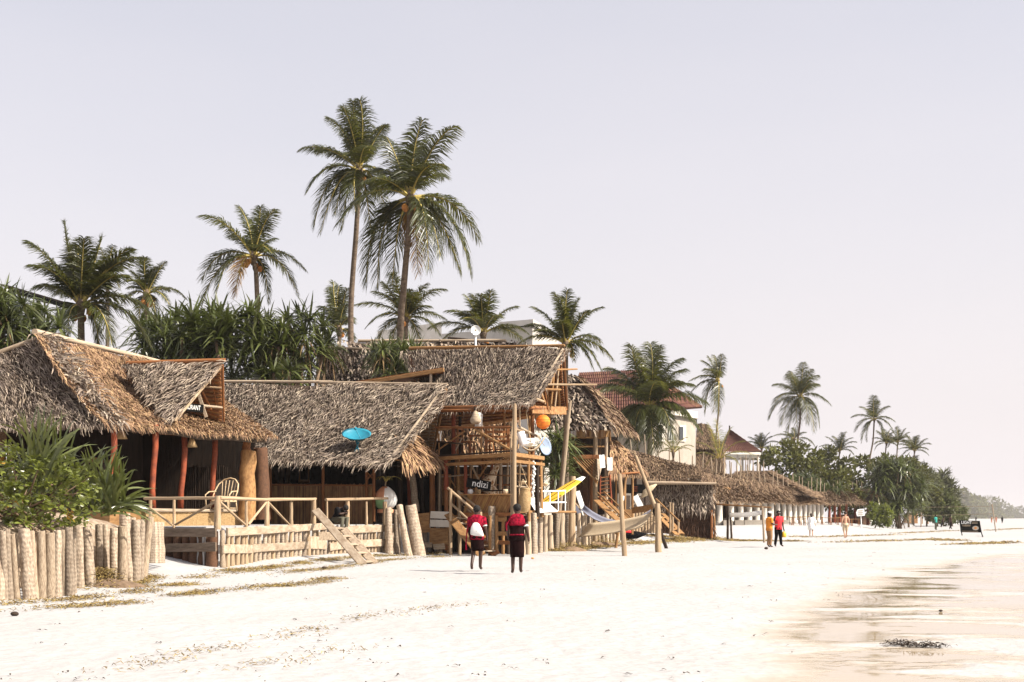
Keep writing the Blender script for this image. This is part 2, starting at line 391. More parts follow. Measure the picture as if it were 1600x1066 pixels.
def prism(pts, z0, z1, M, noise_=.04, step=1.0):
    "filled outline with vertical sides; top carried by a grid so it can be uneven"
    n = len(pts); V = [(p[0], p[1], z1) for p in pts]+[(p[0], p[1], z0) for p in pts]
    F = [tuple(range(n))]+[(i, n+i, n+(i+1) % n, (i+1) % n) for i in range(n)]
    return V, F
EDGE = [(-7.75, 34.5), (-6.62, 42.5), (-4.33, 48.4), (-2.2, 50.6), (.9, 56.5), (3.4, 62)]
tv, tf = prism([(-10.6, 37.5)]+[(x-.6, y+.2) for x, y in EDGE]+[(-4, 70), (-60, 70), (-60, 41), (-16, 40)], -.3, 1.15, SAND2)
t = part('sand_terrace', mesh('sand_terrace', tv, tf, SAND2), None); tag(t, 'raised sand terrace held by the low pole wall below the huts', 'terrace', kind='structure')
# planter bed behind the log palisade
PB = [(-9.8, 19.5), (-9.3, 22.2), (-8.9, 25.8), (-8.5, 27.6), (-8.7, 29.2), (-11, 31), (-30, 32), (-30, 19)]
V = [(x, y, -.2) for x, y in PB]+[(x, y, 1.12) for x, y in PB]; n = len(PB)
F = [(i, (i+1) % n, n+(i+1) % n, n+i) for i in range(n)]
cx, cy = -11.5, 26.5
for k, (f, z) in enumerate(((.85, 1.32), (.6, 1.5), (.3, 1.6))):
    V += [(cx+(x-cx)*f, cy+(y-cy)*f, z+.06*mnoise.noise((x, y, k))) for x, y in PB]
    b = n*(k+1)
    F += [(b+i, b+(i+1) % n, b+n+(i+1) % n, b+n+i) for i in range(n)]
F.append(tuple(range(4*n, 5*n)))
t = part('planting_bed', mesh('planting_bed', V, F, M_['litter']), None); tag(t, 'sandy planting bed filled up behind the thick log palisade', 'ground', kind='structure')
sea_m = mat('sea_water', (.10, .22, .22), (.07, .17, .18), .3, .08, .25, vary=0, spec=.5)
pts = [(8+.46*y+9, y) for y in (-45, 0, 40, 100, 300, 1000, 2500)]
V = [(x, y, -.3) for x, y in pts]+[(1290, y, -.3) for x, y in pts]; k = len(pts)
t = part('sea', mesh('sea', V, [(i, k+i, k+i+1, i+1) for i in range(k-1)], sea_m), None); tag(t, 'shallow sea lying off to the right of the beach', 'sea', kind='structure')
# ------------------------------------------------------------------ haze
hm = bpy.data.materials.new('sea_haze'); hm.use_nodes = True; t = hm.node_tree; t.nodes.clear()
pv = t.nodes.new('ShaderNodeVolumePrincipled'); ou = t.nodes.new('ShaderNodeOutputMaterial'); t.links.new(pv.outputs[0], ou.inputs['Volume'])
pv.inputs['Color'].default_value = (.93, .90, .89, 1); pv.inputs['Density'].default_value = .00018; pv.inputs['Anisotropy'].default_value = .2
v, f = box((200, 1280, 12.2), (2300, 2700, 28))
hz = part('haze', mesh('haze', v, f, hm), None); tag(hz, 'thin pale sea haze filling the air over the beach', 'haze', kind='stuff')
# ------------------------------------------------------------------ thatch
def lerp(a, b, t): return a+(b-a)*t
class Patch:
    "a roof slope: corners top left, top right, bottom right, bottom left as seen from outside"
    def __init__(s, TL, TR, BR, BL, sag=0, wob=.05, seed=0):
        s.c = [np.array(x, float) for x in (TL, TR, BR, BL)]; s.sag = sag; s.wob = wob; s.seed = seed
        n = np.cross(s.c[3]-s.c[0]+s.c[2]-s.c[1], s.c[1]-s.c[0]+s.c[2]-s.c[3]); s.n = n/np.linalg.norm(n)
    def at(s, u, v):
        u = np.asarray(u, float)[..., None]; v = np.asarray(v, float)[..., None]
        T = s.c[0]+(s.c[1]-s.c[0])*u; B = s.c[3]+(s.c[2]-s.c[3])*u
        P = T+(B-T)*v
        k = s.seed*1.7
        d = -s.sag*4*v*(1-v)+s.wob*(np.sin(u*7+k)*np.sin(v*5+k*2)+.6*np.sin(u*17+k*3+v*4))
        return P+s.n*d
def slab(name, pt, th, m1, parent, nu=14, nv=7, label=None, m2=None):
    us = np.linspace(0, 1, nu); vs = np.linspace(0, 1, nv)
    U, Vv = np.meshgrid(us, vs); top = pt.at(U.ravel(), Vv.ravel()); bot = top-pt.n*th
    V = list(map(tuple, top))+list(map(tuple, bot)); k = nu*nv; F = []; ix = []
    for j in range(nv-1):
        for i in range(nu-1):
            a = j*nu+i; F.append((a, a+nu, a+nu+1, a+1)); ix.append(0)
            F.append((k+a, k+a+1, k+a+nu+1, k+a+nu)); ix.append(1)
    rim = [i for i in range(nu)]+[(j+1)*nu-1 for j in range(1, nv)]+[(nv-1)*nu+i for i in range(nu-2, -1, -1)]+[j*nu for j in range(nv-2, 0, -1)]
    for i in range(len(rim)):
        a, b = rim[i], rim[(i+1) % len(rim)]; F.append((a, b, k+b, k+a)); ix.append(0)
    return part(name, mesh(name, V, F, [m1, m2 or M_['tun']], idx=ix), parent, None, label)
def blades(pt, m, row=.2, col=.085, Ln=.42, wd=.065, lift=.35, lat=.45, twist=1.0, fringe=1.0, over=.06, lift0=.02):
    sl = .5*(np.linalg.norm(pt.c[3]-pt.c[0])+np.linalg.norm(pt.c[2]-pt.c[1]))
    wt, wb = np.linalg.norm(pt.c[1]-pt.c[0]), np.linalg.norm(pt.c[2]-pt.c[3])
    nr = max(3, int(sl/row)); us, vs = [], []
    for i in range(nr+1):
        v = i/nr; n = max(2, int(lerp(wt, wb, v)/col))
        us.append((np.arange(n)+rng.uniform(0, 1, n))/n); vs.append(np.full(n, v)+rng.normal(0, .22/nr, n))
    u = np.concatenate(us)*(1+2*over)-over; v = np.clip(np.concatenate(vs), -.02, 1.0); n = len(u)
    P = pt.at(u, v); e = 1e-2
    D = pt.at(u, v+e)-P; D /= np.linalg.norm(D, axis=1)[:, None]
    Nn = np.broadcast_to(pt.n, D.shape); La = np.cross(Nn, D); La /= np.linalg.norm(La, axis=1)[:, None]
    r = lambda a: rng.normal(0, a, n)[:, None]
    # whole tufts lean together: low frequency lean added to the single leaf's own
    ph = np.sin(u*wt*2.1+v*9+pt.seed)+np.sin(u*wt*4.7-v*23)
    dr = D+La*(r(lat)+lat*.5*ph[:, None])+Nn*np.abs(r(lift))
    dr /= np.linalg.norm(dr, axis=1)[:, None]
    ln = Ln*rng.uniform(.55, 1.35, n)[:, None]
    ln = np.where((v > .985)[:, None], ln*fringe, ln)
    tw = rng.uniform(-twist, twist, n)[:, None]
    wv = np.cross(dr, Nn); wv /= np.linalg.norm(wv, axis=1)[:, None]
    nn = np.cross(wv, dr)
    wv = wv*np.cos(tw)+nn*np.sin(tw)
    w_ = wd*rng.uniform(.6, 1.4, n)[:, None]
    P0 = P+Nn*(lift0+rng.uniform(0, .05, n)[:, None])
    P1 = P0+dr*ln*.5+Nn*.03; P2 = P0+dr*ln-Nn*rng.uniform(-.04, .06, n)[:, None]
    P2[:, 2] -= np.where(v > .95, .12, 0)*ln[:, 0]
    A = np.stack([np.stack([P0-wv*w_*.4, P0+wv*w_*.4], 1), np.stack([P1-wv*w_*.5, P1+wv*w_*.5], 1), np.stack([P2-wv*w_*.15, P2+wv*w_*.15], 1)], 1)
    return A
def thatch(parent, pt, m, th=.16, label=None, under=None, name='roof', **k):
    s = slab(name, pt, th, M_['tdk'], parent, label=label, m2=under)
    part('thatch', quads('thatch', blades(pt, m, **k), m), s, None, None, 'stuff')
    return s
GREY = dict(row=.2, col=.022, Ln=.42, wd=.023, lift=.36, lat=.2, twist=.9)
COMB = dict(row=.15, col=.024, Ln=.36, wd=.022, lift=.14, lat=.13, twist=.9)
FARK = dict(row=.24, col=.05, Ln=.5, wd=.045, lift=.26, lat=.2, twist=.9)
def battens(parent, pt, m, step=.22, r=.035, off=-.2):
    sl = np.linalg.norm(pt.c[3]-pt.c[0]); parts = []
    for i in range(1, int(sl/step)):
        v = i*step/sl; q = pt.at(np.array([0, .5, 1.0]), np.array([v]*3))+pt.n*off
        parts.append(tube(q, r, 5))
    V, F = join(parts); return part('battens', mesh('battens', V, F, m), parent, None, None, 'stuff')
# ------------------------------------------------------------------ palms
def frond_mesh(root, ctrl, tip, leafm, nl=36, width=1.0, wind=Vector((-.12, 0, 0)), seed=0, hang=.55, ragged=.12):
    r_ = np.random.default_rng(seed); nl = int(nl*2.5)
    t = np.linspace(.10, 1, nl)
    root, ctrl, tip = (np.array(x, float) for x in (root, ctrl, tip))
    def cv(t):
        t = t[:, None]; return root*(1-t)**2+2*ctrl*t*(1-t)+tip*t*t
    def tg(t):
        t = t[:, None]; d = 2*(ctrl-root)*(1-t)+2*(tip-ctrl)*t; return d/np.linalg.norm(d, axis=1)[:, None]
    L = np.linalg.norm(tip-root)*.5+.5*(np.linalg.norm(ctrl-root)+np.linalg.norm(tip-ctrl))
    out = []
    up0 = np.cross(np.cross(tg(np.array([.5]))[0], (0, 0, 1.0)), tg(np.array([.5]))[0])
    if np.linalg.norm(up0) < .15: up0 = np.array((.3, -1, .2))
    for sgn in (-1, 1):
        tt = np.clip(t+r_.uniform(-.3, .3, nl)/nl, .06, 1)
        P = cv(tt); T = tg(tt)
        side = np.cross(T, np.broadcast_to(up0, T.shape)); side /= np.linalg.norm(side, axis=1)[:, None]+1e-6
        upv = np.cross(side, T)
        prof = np.interp(tt, [0, .08, .25, .6, .85, 1], [.25, .55, 1, 1, .7, .35])
        ll = (.215*L+.2)*prof*width*r_.uniform(.8, 1.15, nl)
        keep = r_.uniform(0, 1, nl) > ragged*.5
        d = side*sgn*.85+T*np.interp(tt, [0, .6, 1], [.35, .65, 1.5])[:, None]+upv*.22+r_.normal(0, .10, (nl, 3))
        d /= np.linalg.norm(d, axis=1)[:, None]
        g = np.array((wind.x, wind.y, -hang))
        P1 = P+d*(ll*.5)[:, None]+g*(ll*.16)[:, None]
        d2 = d+g*1.15+r_.normal(0, .08, (nl, 3)); d2 /= np.linalg.norm(d2, axis=1)[:, None]
        P2 = P1+d2*(ll*.5)[:, None]
        wv = T*.8+r_.normal(0, .25, (nl, 3)); wv /= np.linalg.norm(wv, axis=1)[:, None]
        w_ = (.024+.0046*L)*np.interp(tt, [0, .3, 1], [.8, 1, .6])[:, None]*width
        A = np.stack([np.stack([P-wv*w_*.6, P+wv*w_*.6], 1), np.stack([P1-wv*w_*.62, P1+wv*w_*.62], 1), np.stack([P2-wv*w_*.1, P2+wv*w_*.1], 1)], 1)
        out.append(A[keep])
    me = quads('frond', np.concatenate(out), leafm)
    # the stalk, added to the same mesh
    q = np.linspace(0, 1, 9); C = cv(q); sv, sf = tube(C, list(np.interp(q, [0, .15, 1], [.08, .048, .012])*(.5+.12*L)), 5, True)
    bmv = np.array([tuple(v) for v in sv]); n0 = len(me.vertices); p0 = len(me.polygons); l0 = len(me.loops)
    quadsf = [f for f in sf if len(f) == 4]
    me.vertices.add(len(bmv)); co = np.empty((n0+len(bmv))*3); me.vertices.foreach_get('co', co); co[n0*3:] = bmv.ravel(); me.vertices.foreach_set('co', co)
    me.loops.add(len(quadsf)*4); vi = np.empty(l0+len(quadsf)*4, dtype=np.int32); me.loops.foreach_get('vertex_index', vi); vi[l0:] = np.array(quadsf).ravel()+n0; me.loops.foreach_set('vertex_index', vi)
    me.polygons.add(len(quadsf)); ls = np.empty(p0+len(quadsf), dtype=np.int32); me.polygons.foreach_get('loop_start', ls); ls[p0:] = l0+4*np.arange(len(quadsf)); me.polygons.foreach_set('loop_start', ls)
    me.materials.append(M_['rach']); mi = np.zeros(len(ls), dtype=np.int32); mi[p0:] = 1; me.polygons.foreach_set('material_index', mi)
    me.update(calc_edges=True); return me
PG = 'coconut palms along the shore'
def palm(label, cx, cy, Y, trunk, tips, nl=36, width=1.0, coconuts=0, seed=0, dry=(), young=False, tr=.17, back=2, hang=.6):
    "crown centre in the picture at depth Y; trunk: further points below the crown; tips: where the fronds end"
    r_ = random.Random(seed*31+5)
    C = W(cx, cy, Y); k = Y/2000
    pts = [C]+[W(x, y, yy) for x, y, yy in trunk]
    b = pts[-1]; base = on_ground(b.x, b.y)
    if b.y < 62 and b.x < 3: base.z = 1.15
    pts.append(base-Vector((0, 0, .15)))
    o = thing('coconut_palm', label, 'palm tree', base, PG)
    # smooth trunk
    P = []
    for i in range(len(pts)-1):
        n = max(2, int((pts[i]-pts[i+1]).length/1.0))
        for j in range(n):
            t = j/n; p_ = pts[max(i-1, 0)]; q_ = pts[min(i+2, len(pts)-1)]
            a_, b_ = pts[i], pts[i+1]
            P.append(.5*((2*a_)+(b_-p_)*t+(2*p_-5*a_+4*b_-q_)*t*t+(3*a_-3*b_+q_-p_)*t**3) if len(pts) > 2 else a_.lerp(b_, t))
    P.append(pts[-1]); P = P[::-1]; n = len(P)
    rad = [tr*(1.0-.35*min(1, i/(n-1)*1.2)+(.5*max(0, 1-i/2.0)))*(1+.05*(i % 2)) for i in range(n)]
    v, f = tube(P, rad, 9); part('trunk', mesh('trunk', v, f, M_['trunk'], True), o)
    lm = M_['leafy'] if young else M_['leaf']
    al = list(tips)
    for i in range(back):            # fronds towards and away from the camera, seen end on
        an = r_.uniform(-60, 60); ra_ = r_.uniform(.35, .75)
        sx, sy = zip(*[(x-cx, y-cy) for x, y in tips]); R_ = max(max(map(abs, sx)), max(map(abs, sy)))*.9
        al.append((cx+math.sin(R(an))*R_*ra_, cy-math.cos(R(an))*R_*ra_*.6, r_.choice((-1, 1))*.75*R_))
    Rm = max(math.hypot(t_[0]-cx, t_[1]-cy) for t_ in tips)
    for i, tp in enumerate(al):
        dx, dy = tp[0]-cx, tp[1]-cy; ln = math.hypot(dx, dy)
        dd = tp[2] if len(tp) > 2 else r_.choice((-1, 1))*math.sqrt(max(0, (Rm*1.02)**2-ln*ln))*r_.uniform(.15, .6)
        tip = C+Vector((dx*k, dd*k, -dy*k)); v = tip-C; Ln = v.length; hz_ = Vector((v.x, v.y, 0))
        s = hz_.length/max(Ln, 1e-3)
        # an upright frond is nearly straight, a level or hanging one arches over
        drop = max(0, -v.z/max(Ln, 1e-3)); s *= r_.uniform(.8, 1.35)
        ctrl = C+v*.5+Vector((r_.uniform(-.1, .1), r_.uniform(-.1, .1), 0))*Ln+Vector((0, 0, Ln*(.10+.20*s+.22*drop)))+hz_*(.10*drop)+(hz_.normalized()*Ln*.10*drop if hz_.length > 1e-3 else Vector())
        st = C+(ctrl-C).normalized()*.12-Vector((0, 0, .1))
        part('frond', frond_mesh(st, ctrl, tip, M_['leafd'] if i in dry else lm, nl, width, seed=seed*100+i, hang=hang), o)
    for i in range(coconuts):
        an = r_.uniform(0, 6.28); c = C+Vector((math.cos(an)*.34, math.sin(an)*.34, -.28-r_.uniform(0, .4)))
        v, f = ball(c, (.13, .13, .16), 8, 6); part('coconut', mesh('coconut', v, f, M_['orhusk'], True), o)
    # fibrous heart of the crown
    v, f = tube([C-Vector((0, 0, .5)), C-Vector((0, 0, .1)), C+Vector((0, 0, .3))], [tr*.7, tr*1.15, tr*.3], 8); part('crown_heart', mesh('crown_heart', v, f, M_['trunk'], True), o)
    return o
def fan(cx, cy, r, n, seed, lo=-125, hi=125, sq=1.0):
    r_ = random.Random(seed); o = []
    for i in range(n):
        an = R(lo+(hi-lo)*(i+r_.uniform(.1, .9))/n); rr = r*r_.uniform(.78, 1.05)
        dy = -math.cos(an)*rr*sq
        o.append((cx+math.sin(an)*rr*(1 if dy < 0 else .85), cy+dy))
    return o
palm('tallest coconut palm, wind-combed crown at the top of the left of two long trunks', 561, 262, 62, [(560, 300, 62), (556, 370, 62.3), (549, 460, 63), (548, 540, 63)],
     [(554, 163), (566, 166), (594, 182), (540, 176), (515, 188), (476, 240), (489, 226), (582, 215), (604, 202), (487, 306), (490, 352), (499, 360), (537, 362), (604, 334), (609, 298), (577, 360), (560, 340), (520, 330)], 42, 1.05, 4, 1, tr=.18, hang=.7)
palm('tall coconut palm with a wide drooping crown on the right of two long trunks', 641, 305, 57, [(640, 345, 57), (634, 410, 57.5), (629, 470, 58), (625, 532, 58)],
     [(599, 200), (662, 197), (648, 212), (713, 216), (690, 258), (583, 250), (573, 300), (537, 360), (746, 360), (735, 426), (718, 418), (570, 438), (588, 446), (610, 440), (652, 424), (690, 408), (672, 428), (628, 226), (700, 282)], 44, 1.1, 6, 2, dry=(14,), tr=.2, hang=.75)
palm('coconut palm with star-shaped crown standing clear above the middle screwpine thicket', 396, 398, 60, [(398, 420, 60), (402, 470, 60)],
     [(324, 345), (371, 320), (402, 318), (438, 338), (479, 424), (460, 453), (416, 469), (309, 432), (313, 472), (344, 469), (376, 469), (352, 362), (424, 366), (436, 408)], 40, 1.0, 5, 3, dry=(10,), tr=.16)
palm('big leafy coconut palm with a bent leftmost frond rising behind the restaurant roof', 126, 474, 52, [(127, 530, 52)],
     [(103, 350), (56, 384), (66, 404), (68, 424), (155, 371), (206, 392), (226, 406), (239, 494), (229, 534), (184, 542), (115, 534), (80, 498), (62, 452), (112, 378), (142, 380), (210, 440), (150, 556)], 46, 1.15, 3, 4, tr=.2)
palm('coconut palm with orange coconuts half hidden behind the big leafy palm', 229, 457, 64, [(229, 520, 64)],
     [(231, 406), (259, 411), (288, 464), (193, 474), (209, 426), (248, 420), (250, 500), (212, 500), (270, 480), (196, 448)], 34, 1.0, 6, 5)
palm('small distant palm crown peeping over the fronds of the big leafy palm', 168, 430, 78, [(168, 500, 78)], [(181, 387), (206, 391), (149, 402), (160, 390), (200, 420), (138, 428), (190, 452), (146, 456)], 30, 1.0, 0, 6)
palm('dark upright bushy palm just left of the base of the tallest trunk', 530, 512, 70, [(530, 560, 70)],
     [(528, 445), (512, 449), (498, 473), (487, 488), (496, 514), (508, 541), (556, 502), (541, 478), (545, 455), (550, 540), (520, 440)], 38, 1.0, 2, 7)
palm('open-crowned palm directly behind the right-hand long trunk', 634, 496, 66, [(634, 545, 66)],
     [(617, 432), (585, 458), (556, 475), (576, 513), (589, 528), (695, 455), (668, 446), (694, 494), (688, 525), (674, 484), (642, 455), (600, 445), (655, 528), (610, 530)], 36, 1.0, 2, 8)
palm('low palm behind the white dish on the tower ridge', 755, 518, 66, [(755, 560, 66)],
     [(728, 460), (737, 463), (767, 460), (807, 478), (823, 520), (820, 530), (672, 510), (700, 489), (714, 494), (692, 528), (730, 492), (785, 490), (752, 466)], 36, 1.0, 2, 9)
palm('palm leaning its fronds over the gable end of the tower roof', 884, 534, 60, [(884, 600, 60)],
     [(886, 455), (866, 460), (834, 478), (824, 507), (812, 538), (904, 466), (940, 479), (940, 530), (958, 560), (926, 577), (938, 578), (896, 566), (836, 520), (876, 462), (916, 490)], 38, 1.0, 3, 10)
palm('large bushy palm in front of the red tiled house', 1014, 634, 93, [(1014, 700, 93)],
     [(1017, 537), (985, 543), (1031, 541), (1065, 559), (952, 572), (941, 600), (940, 612), (1060, 599), (1077, 602), (1103, 628), (1091, 672), (979, 697), (998, 702), (1018, 708), (965, 684), (1032, 698), (1000, 550), (1050, 690), (962, 655), (1082, 648), (1042, 668), (988, 672), (1070, 575), (960, 590), (1000, 690)], 46, 1.4, 5, 11, hang=.7)
palm('thin wind-blown palm with its crown swept left beside the red pavilion', 1123, 594, 128, [(1123, 640, 128), (1119, 690, 128)],
     [(1117, 554), (1098, 562), (1125, 556), (1077, 595), (1080, 613), (1103, 645), (1117, 643), (1100, 622), (1108, 556), (1122, 648)], 34, 1.1, 2, 12, tr=.13, back=2, hang=.8)
palm('tall palm with a heavy skirt of hanging fronds right of the red pavilion', 1251, 619, 168, [(1250, 660, 168), (1246, 700, 168)],
     [(1251, 569), (1225, 587), (1208, 601), (1204, 632), (1206, 651), (1217, 665), (1269, 590), (1283, 599), (1295, 632), (1278, 665), (1267, 676), (1229, 682), (1248, 674), (1257, 664), (1240, 578), (1262, 580)], 40, 1.2, 2, 13, hang=.8)
palm('short palm under the heavy-skirted tall palm', 1241, 686, 172, [(1241, 720, 172)], [(1207, 682), (1213, 697), (1273, 698), (1227, 674), (1255, 676), (1241, 668), (1222, 706), (1262, 706)], 32, 1.1, 0, 14)
palm('slim leaning palm standing tallest at the right end of the grove', 1366, 655, 182, [(1364, 690, 182), (1358, 730, 182)],
     [(1363, 620), (1336, 650), (1334, 674), (1346, 690), (1393, 672), (1392, 659), (1378, 683), (1349, 634), (1384, 636), (1357, 688), (1374, 626)], 34, 1.2, 0, 15, tr=.16, back=2)
for i, (x, y, Y, r, lb) in enumerate(((1385, 692, 190, 24, 'feathery palm close to the right of the slim leaning palm'), (1403, 690, 195, 24, 'thin palm in the middle of the row at the grove end'), (1429, 704, 200, 27, 'outermost palm with a bare thin trunk at the grove end'), (1428, 733, 200, 22, 'lowest small palm beneath the outermost palm'),
                                      (1312, 704, 185, 29, 'dark rounded palm between the two tall right-hand palms'), (1190, 700, 170, 27, 'small palm just right of the red pavilion roof'), (1465, 752, 215, 16, 'tiny palm among the feathery casuarinas'))):
    palm(lb, x, y, Y, [(x-2, y+35, Y)], fan(x, y, r, 11, i+60), 28, 1.2, 0, 20+i, tr=.15, back=2)
palm('yellow-green young palm behind the first gallery columns', 1052, 706, 104, [(1052, 722, 104)], fan(1052, 706, 32, 7, 80, -110, 110, .9), 18, .8, 0, 30, young=True, tr=.12, back=2)
palm('yellow-green young palm below the red pavilion', 1124, 716, 120, [(1124, 735, 120)], [(1105, 662), (1118, 655), (1142, 668), (1160, 690), (1176, 712), (1090, 690), (1082, 712), (1152, 728), (1104, 728)], 18, .8, 0, 31, young=True, tr=.12, back=0)
# ------------------------------------------------------------------ screwpines and bushes
def rosette_mesh(name, n, L, wd, seed, m, droop=.5, lo=-.25):
    r_ = np.random.default_rng(seed); k = 5
    az = np.arange(n)*2.39996+r_.uniform(0, .5, n); el = np.arcsin(np.clip(np.linspace(lo, 1, n)+r_.normal(0, .08, n), -.5, .99))
    d = np.stack([np.cos(el)*np.cos(az), np.cos(el)*np.sin(az), np.sin(el)], 1)
    ln = L*r_.uniform(.7, 1.15, n)
    ox = np.stack([-np.sin(az), np.cos(az), np.zeros(n)], 1)
    kink = r_.uniform(.3, 1.6, n)*droop
    rows = []
    for i in range(k):
        t = i/(k-1)
        p = d*(ln*t)[:, None]; p = p-np.array((0, 0, 1.0))*(ln*kink*t**2.6*(.35+.65*np.cos(el)))[:, None]
        w_ = wd*np.interp(t, [0, .15, .6, 1], [.8, 1, .8, .06])
        rows.append(np.stack([p-ox*w_/2, p+ox*w_/2], 1))
    return quads(name, np.stack(rows, 1), m)
ROS = [rosette_mesh('leaf_rosette', 40, 1.05, .085, 200+i, M_['pand']) for i in range(5)]
ROSD = [rosette_mesh('dead_leaf_skirt', 22, .95, .07, 230+i, M_['pandd'], 1.5, -.5) for i in range(2)]
def screwpine(label, spots, Y, base, sc=1.0, dead=0, group='screwpines behind the huts', name='screwpine', nst=4):
    "spots: (px, py) of the leaf rosettes; base: (px of the foot)"
    r_ = random.Random(int(base*7)); c = W(base, 700, Y); b = Vector((c.x, c.y, 1.1 if c.x < 1 else gz(c.x, c.y)))
    o = thing(name, label, 'screwpine', b, group)
    P = [W(x, y, Y+r_.uniform(-1.4, 1.4)) for x, y in spots]
    for p in P[::max(1, len(P)//nst)]:
        v, f = tube([b+Vector((r_.uniform(-.3, .3), r_.uniform(-.3, .3), -.2)), b.lerp(p, .5)+Vector((r_.uniform(-.4, .4), 0, .3)), p], [.13, .10, .07], 7)
        part('stem', mesh('stem', v, f, M_['stem'], True), o)
    for i, p in enumerate(P):
        s = sc*r_.uniform(.8, 1.2)
        M = Matrix.Translation(p) @ Matrix.Rotation(r_.uniform(0, 6.28), 4, 'Z') @ Matrix.Rotation(r_.uniform(-.5, .5), 4, 'X') @ Matrix.Rotation(r_.uniform(-.5, .5), 4, 'Y') @ Matrix.Diagonal((s, s, s, 1))
        part('leaf_rosette', ROS[i % 5], o, M)
        if i < dead: part('dead_leaf_skirt', ROSD[i % 2], o, Matrix.Translation(p-Vector((0, 0, .45*s))) @ Matrix.Diagonal((s, s, s, 1)))
    return o
def cloud(poly, n, seed):
    "n points spread evenly inside an outline in the picture"
    r_ = random.Random(seed); xs = [p[0] for p in poly]; ys = [p[1] for p in poly]; o = []
    def inside(x, y):
        c = False
        for i in range(len(poly)):
            (x1, y1), (x2, y2) = poly[i], poly[i-1]
            if (y1 > y) != (y2 > y) and x < (x2-x1)*(y-y1)/(y2-y1)+x1: c = not c
        return c
    while len(o) < n:
        best = None
        for _ in range(8):
            p = (r_.uniform(min(xs), max(xs)), r_.uniform(min(ys), max(ys)))
            if not inside(*p): continue
            dm = min([math.hypot(p[0]-q[0], p[1]-q[1]) for q in o] or [99])
            if best is None or dm > best[0]: best = (dm, p)
        if best: o.append(best[1])
    return o
screwpine('dark screwpine at the left edge behind the restaurant ridge', cloud([(-30, 470), (10, 455), (60, 470), (95, 510), (75, 545), (20, 560), (-40, 560)], 34, 1), 48, 20, 1.1, dead=3)
screwpine('leftmost dark clump of the screwpine thicket between restaurant and reed hut', cloud([(215, 512), (262, 498), (300, 496), (320, 520), (300, 580), (240, 585), (215, 560)], 34, 2), 58, 265, 1.25)
screwpine('tallest clump of the screwpine thicket, under the star-crowned palm', cloud([(300, 500), (350, 494), (420, 488), (440, 520), (430, 600), (360, 600), (310, 585)], 42, 3), 57, 370, 1.3)
screwpine('right clump of the screwpine thicket with brown dead leaves below its crown', cloud([(430, 508), (470, 490), (500, 500), (515, 530), (505, 560), (480, 590), (435, 595)], 25, 4), 57.5, 470, 1.2, dead=9)
screwpine('bright low screwpine right behind the ridge of the reed hut', [(428, 583), (452, 580), (410, 590), (440, 596), (466, 594)], 55.5, 440, 1.05)
screwpine('round screwpine bush in front of the thatched roofs behind the lean-to', cloud([(585, 545), (620, 535), (655, 545), (660, 570), (640, 590), (600, 588), (582, 570)], 24, 5), 56.5, 622, .85, dead=2)
screwpine('dark screwpine hanging below the orange lantern beside the tower', cloud([(846, 690), (872, 678), (893, 700), (888, 740), (862, 755), (845, 730)], 18, 6), 60.3, 868, .95, dead=2)
def leafy(label, name, cat, poly, Y, base, n, size, m, seed, depth=3.0, group='bushes at the end of the grove', clump=26, stretch=1.0, trunk=True):
    "tree or bush: trunk with limbs and a crown of many leaf-sized faces gathered in clumps"
    r_ = np.random.default_rng(seed); pts = cloud(poly, clump, seed)
    c = W(base, 790, Y); b = on_ground(c.x, Y)
    o = thing(name, label, cat, b, group)
    C = np.array([tuple(W(x, y, Y+r_.uniform(-depth, depth)*.5)) for x, y in pts])
    k = Y/2000; rad = np.sqrt((max(p[0] for p in poly)-min(p[0] for p in poly))*(max(p[1] for p in poly)-min(p[1] for p in poly))/clump)*k*.62
    q = r_.integers(0, len(C), n); dirn = r_.normal(0, 1, (n, 3)); dirn /= np.linalg.norm(dirn, axis=1)[:, None]
    cr = rad*r_.uniform(.7, 1.25, len(C))
    P = C[q]+dirn*(cr[q]*r_.uniform(.45, 1.05, n))[:, None]
    ax = dirn*.7+r_.normal(0, .6, (n, 3)); ax[:, 2] += .15; ax /= np.linalg.norm(ax, axis=1)[:, None]
    sd_ = np.cross(ax, r_.normal(0, 1, (n, 3))); sd_ /= np.linalg.norm(sd_, axis=1)[:, None]
    ln = size*r_.uniform(.6, 1.4, n)[:, None]*stretch; wd = size*.5*r_.uniform(.7, 1.2, n)[:, None]/stretch
    up = np.cross(ax, sd_)*ln*.12
    A = np.stack([np.stack([P-sd_*wd*.2, P+sd_*wd*.2], 1), np.stack([P+ax*ln*.5-sd_*wd*.5+up, P+ax*ln*.5+sd_*wd*.5+up], 1), np.stack([P+ax*ln-sd_*wd*.08, P+ax*ln+sd_*wd*.08], 1)], 1)
    part('crown', quads('crown', A, m), o)
    if trunk:
        parts = []
        top = Vector(C.mean(0)); mid = b.lerp(top, .45)
        parts.append(tube([b-Vector((0, 0, .2)), mid], [.03*rad+.12, .02*rad+.09], 7))
        for i in range(0, len(C), 3): parts.append(tube([mid-Vector((0, 0, .2)), mid.lerp(Vector(C[i]), .55)+Vector((0, 0, .2)), Vector(C[i])], [.02*rad+.06, .05, .02], 5))
        v, f = join(parts); part('trunk', mesh('trunk', v, f, M_['stem'], True), o)
    return o
B_ = M_['bush']; BL_ = M_['bushl']
leafy('dark green tree mass behind the long thatched roof, below the heavy-skirted palm', 'broadleaf_tree', 'tree', [(1192, 715), (1230, 698), (1280, 708), (1310, 730), (1340, 780), (1290, 790), (1225, 780), (1192, 750)], 158, 1250, 4200, .55, B_, 1)
leafy('rounded green tree behind the small round-roofed bar', 'broadleaf_tree', 'tree', [(1270, 720), (1300, 705), (1345, 715), (1378, 735), (1385, 800), (1320, 800), (1285, 780)], 176, 1330, 3800, .62, B_, 2)
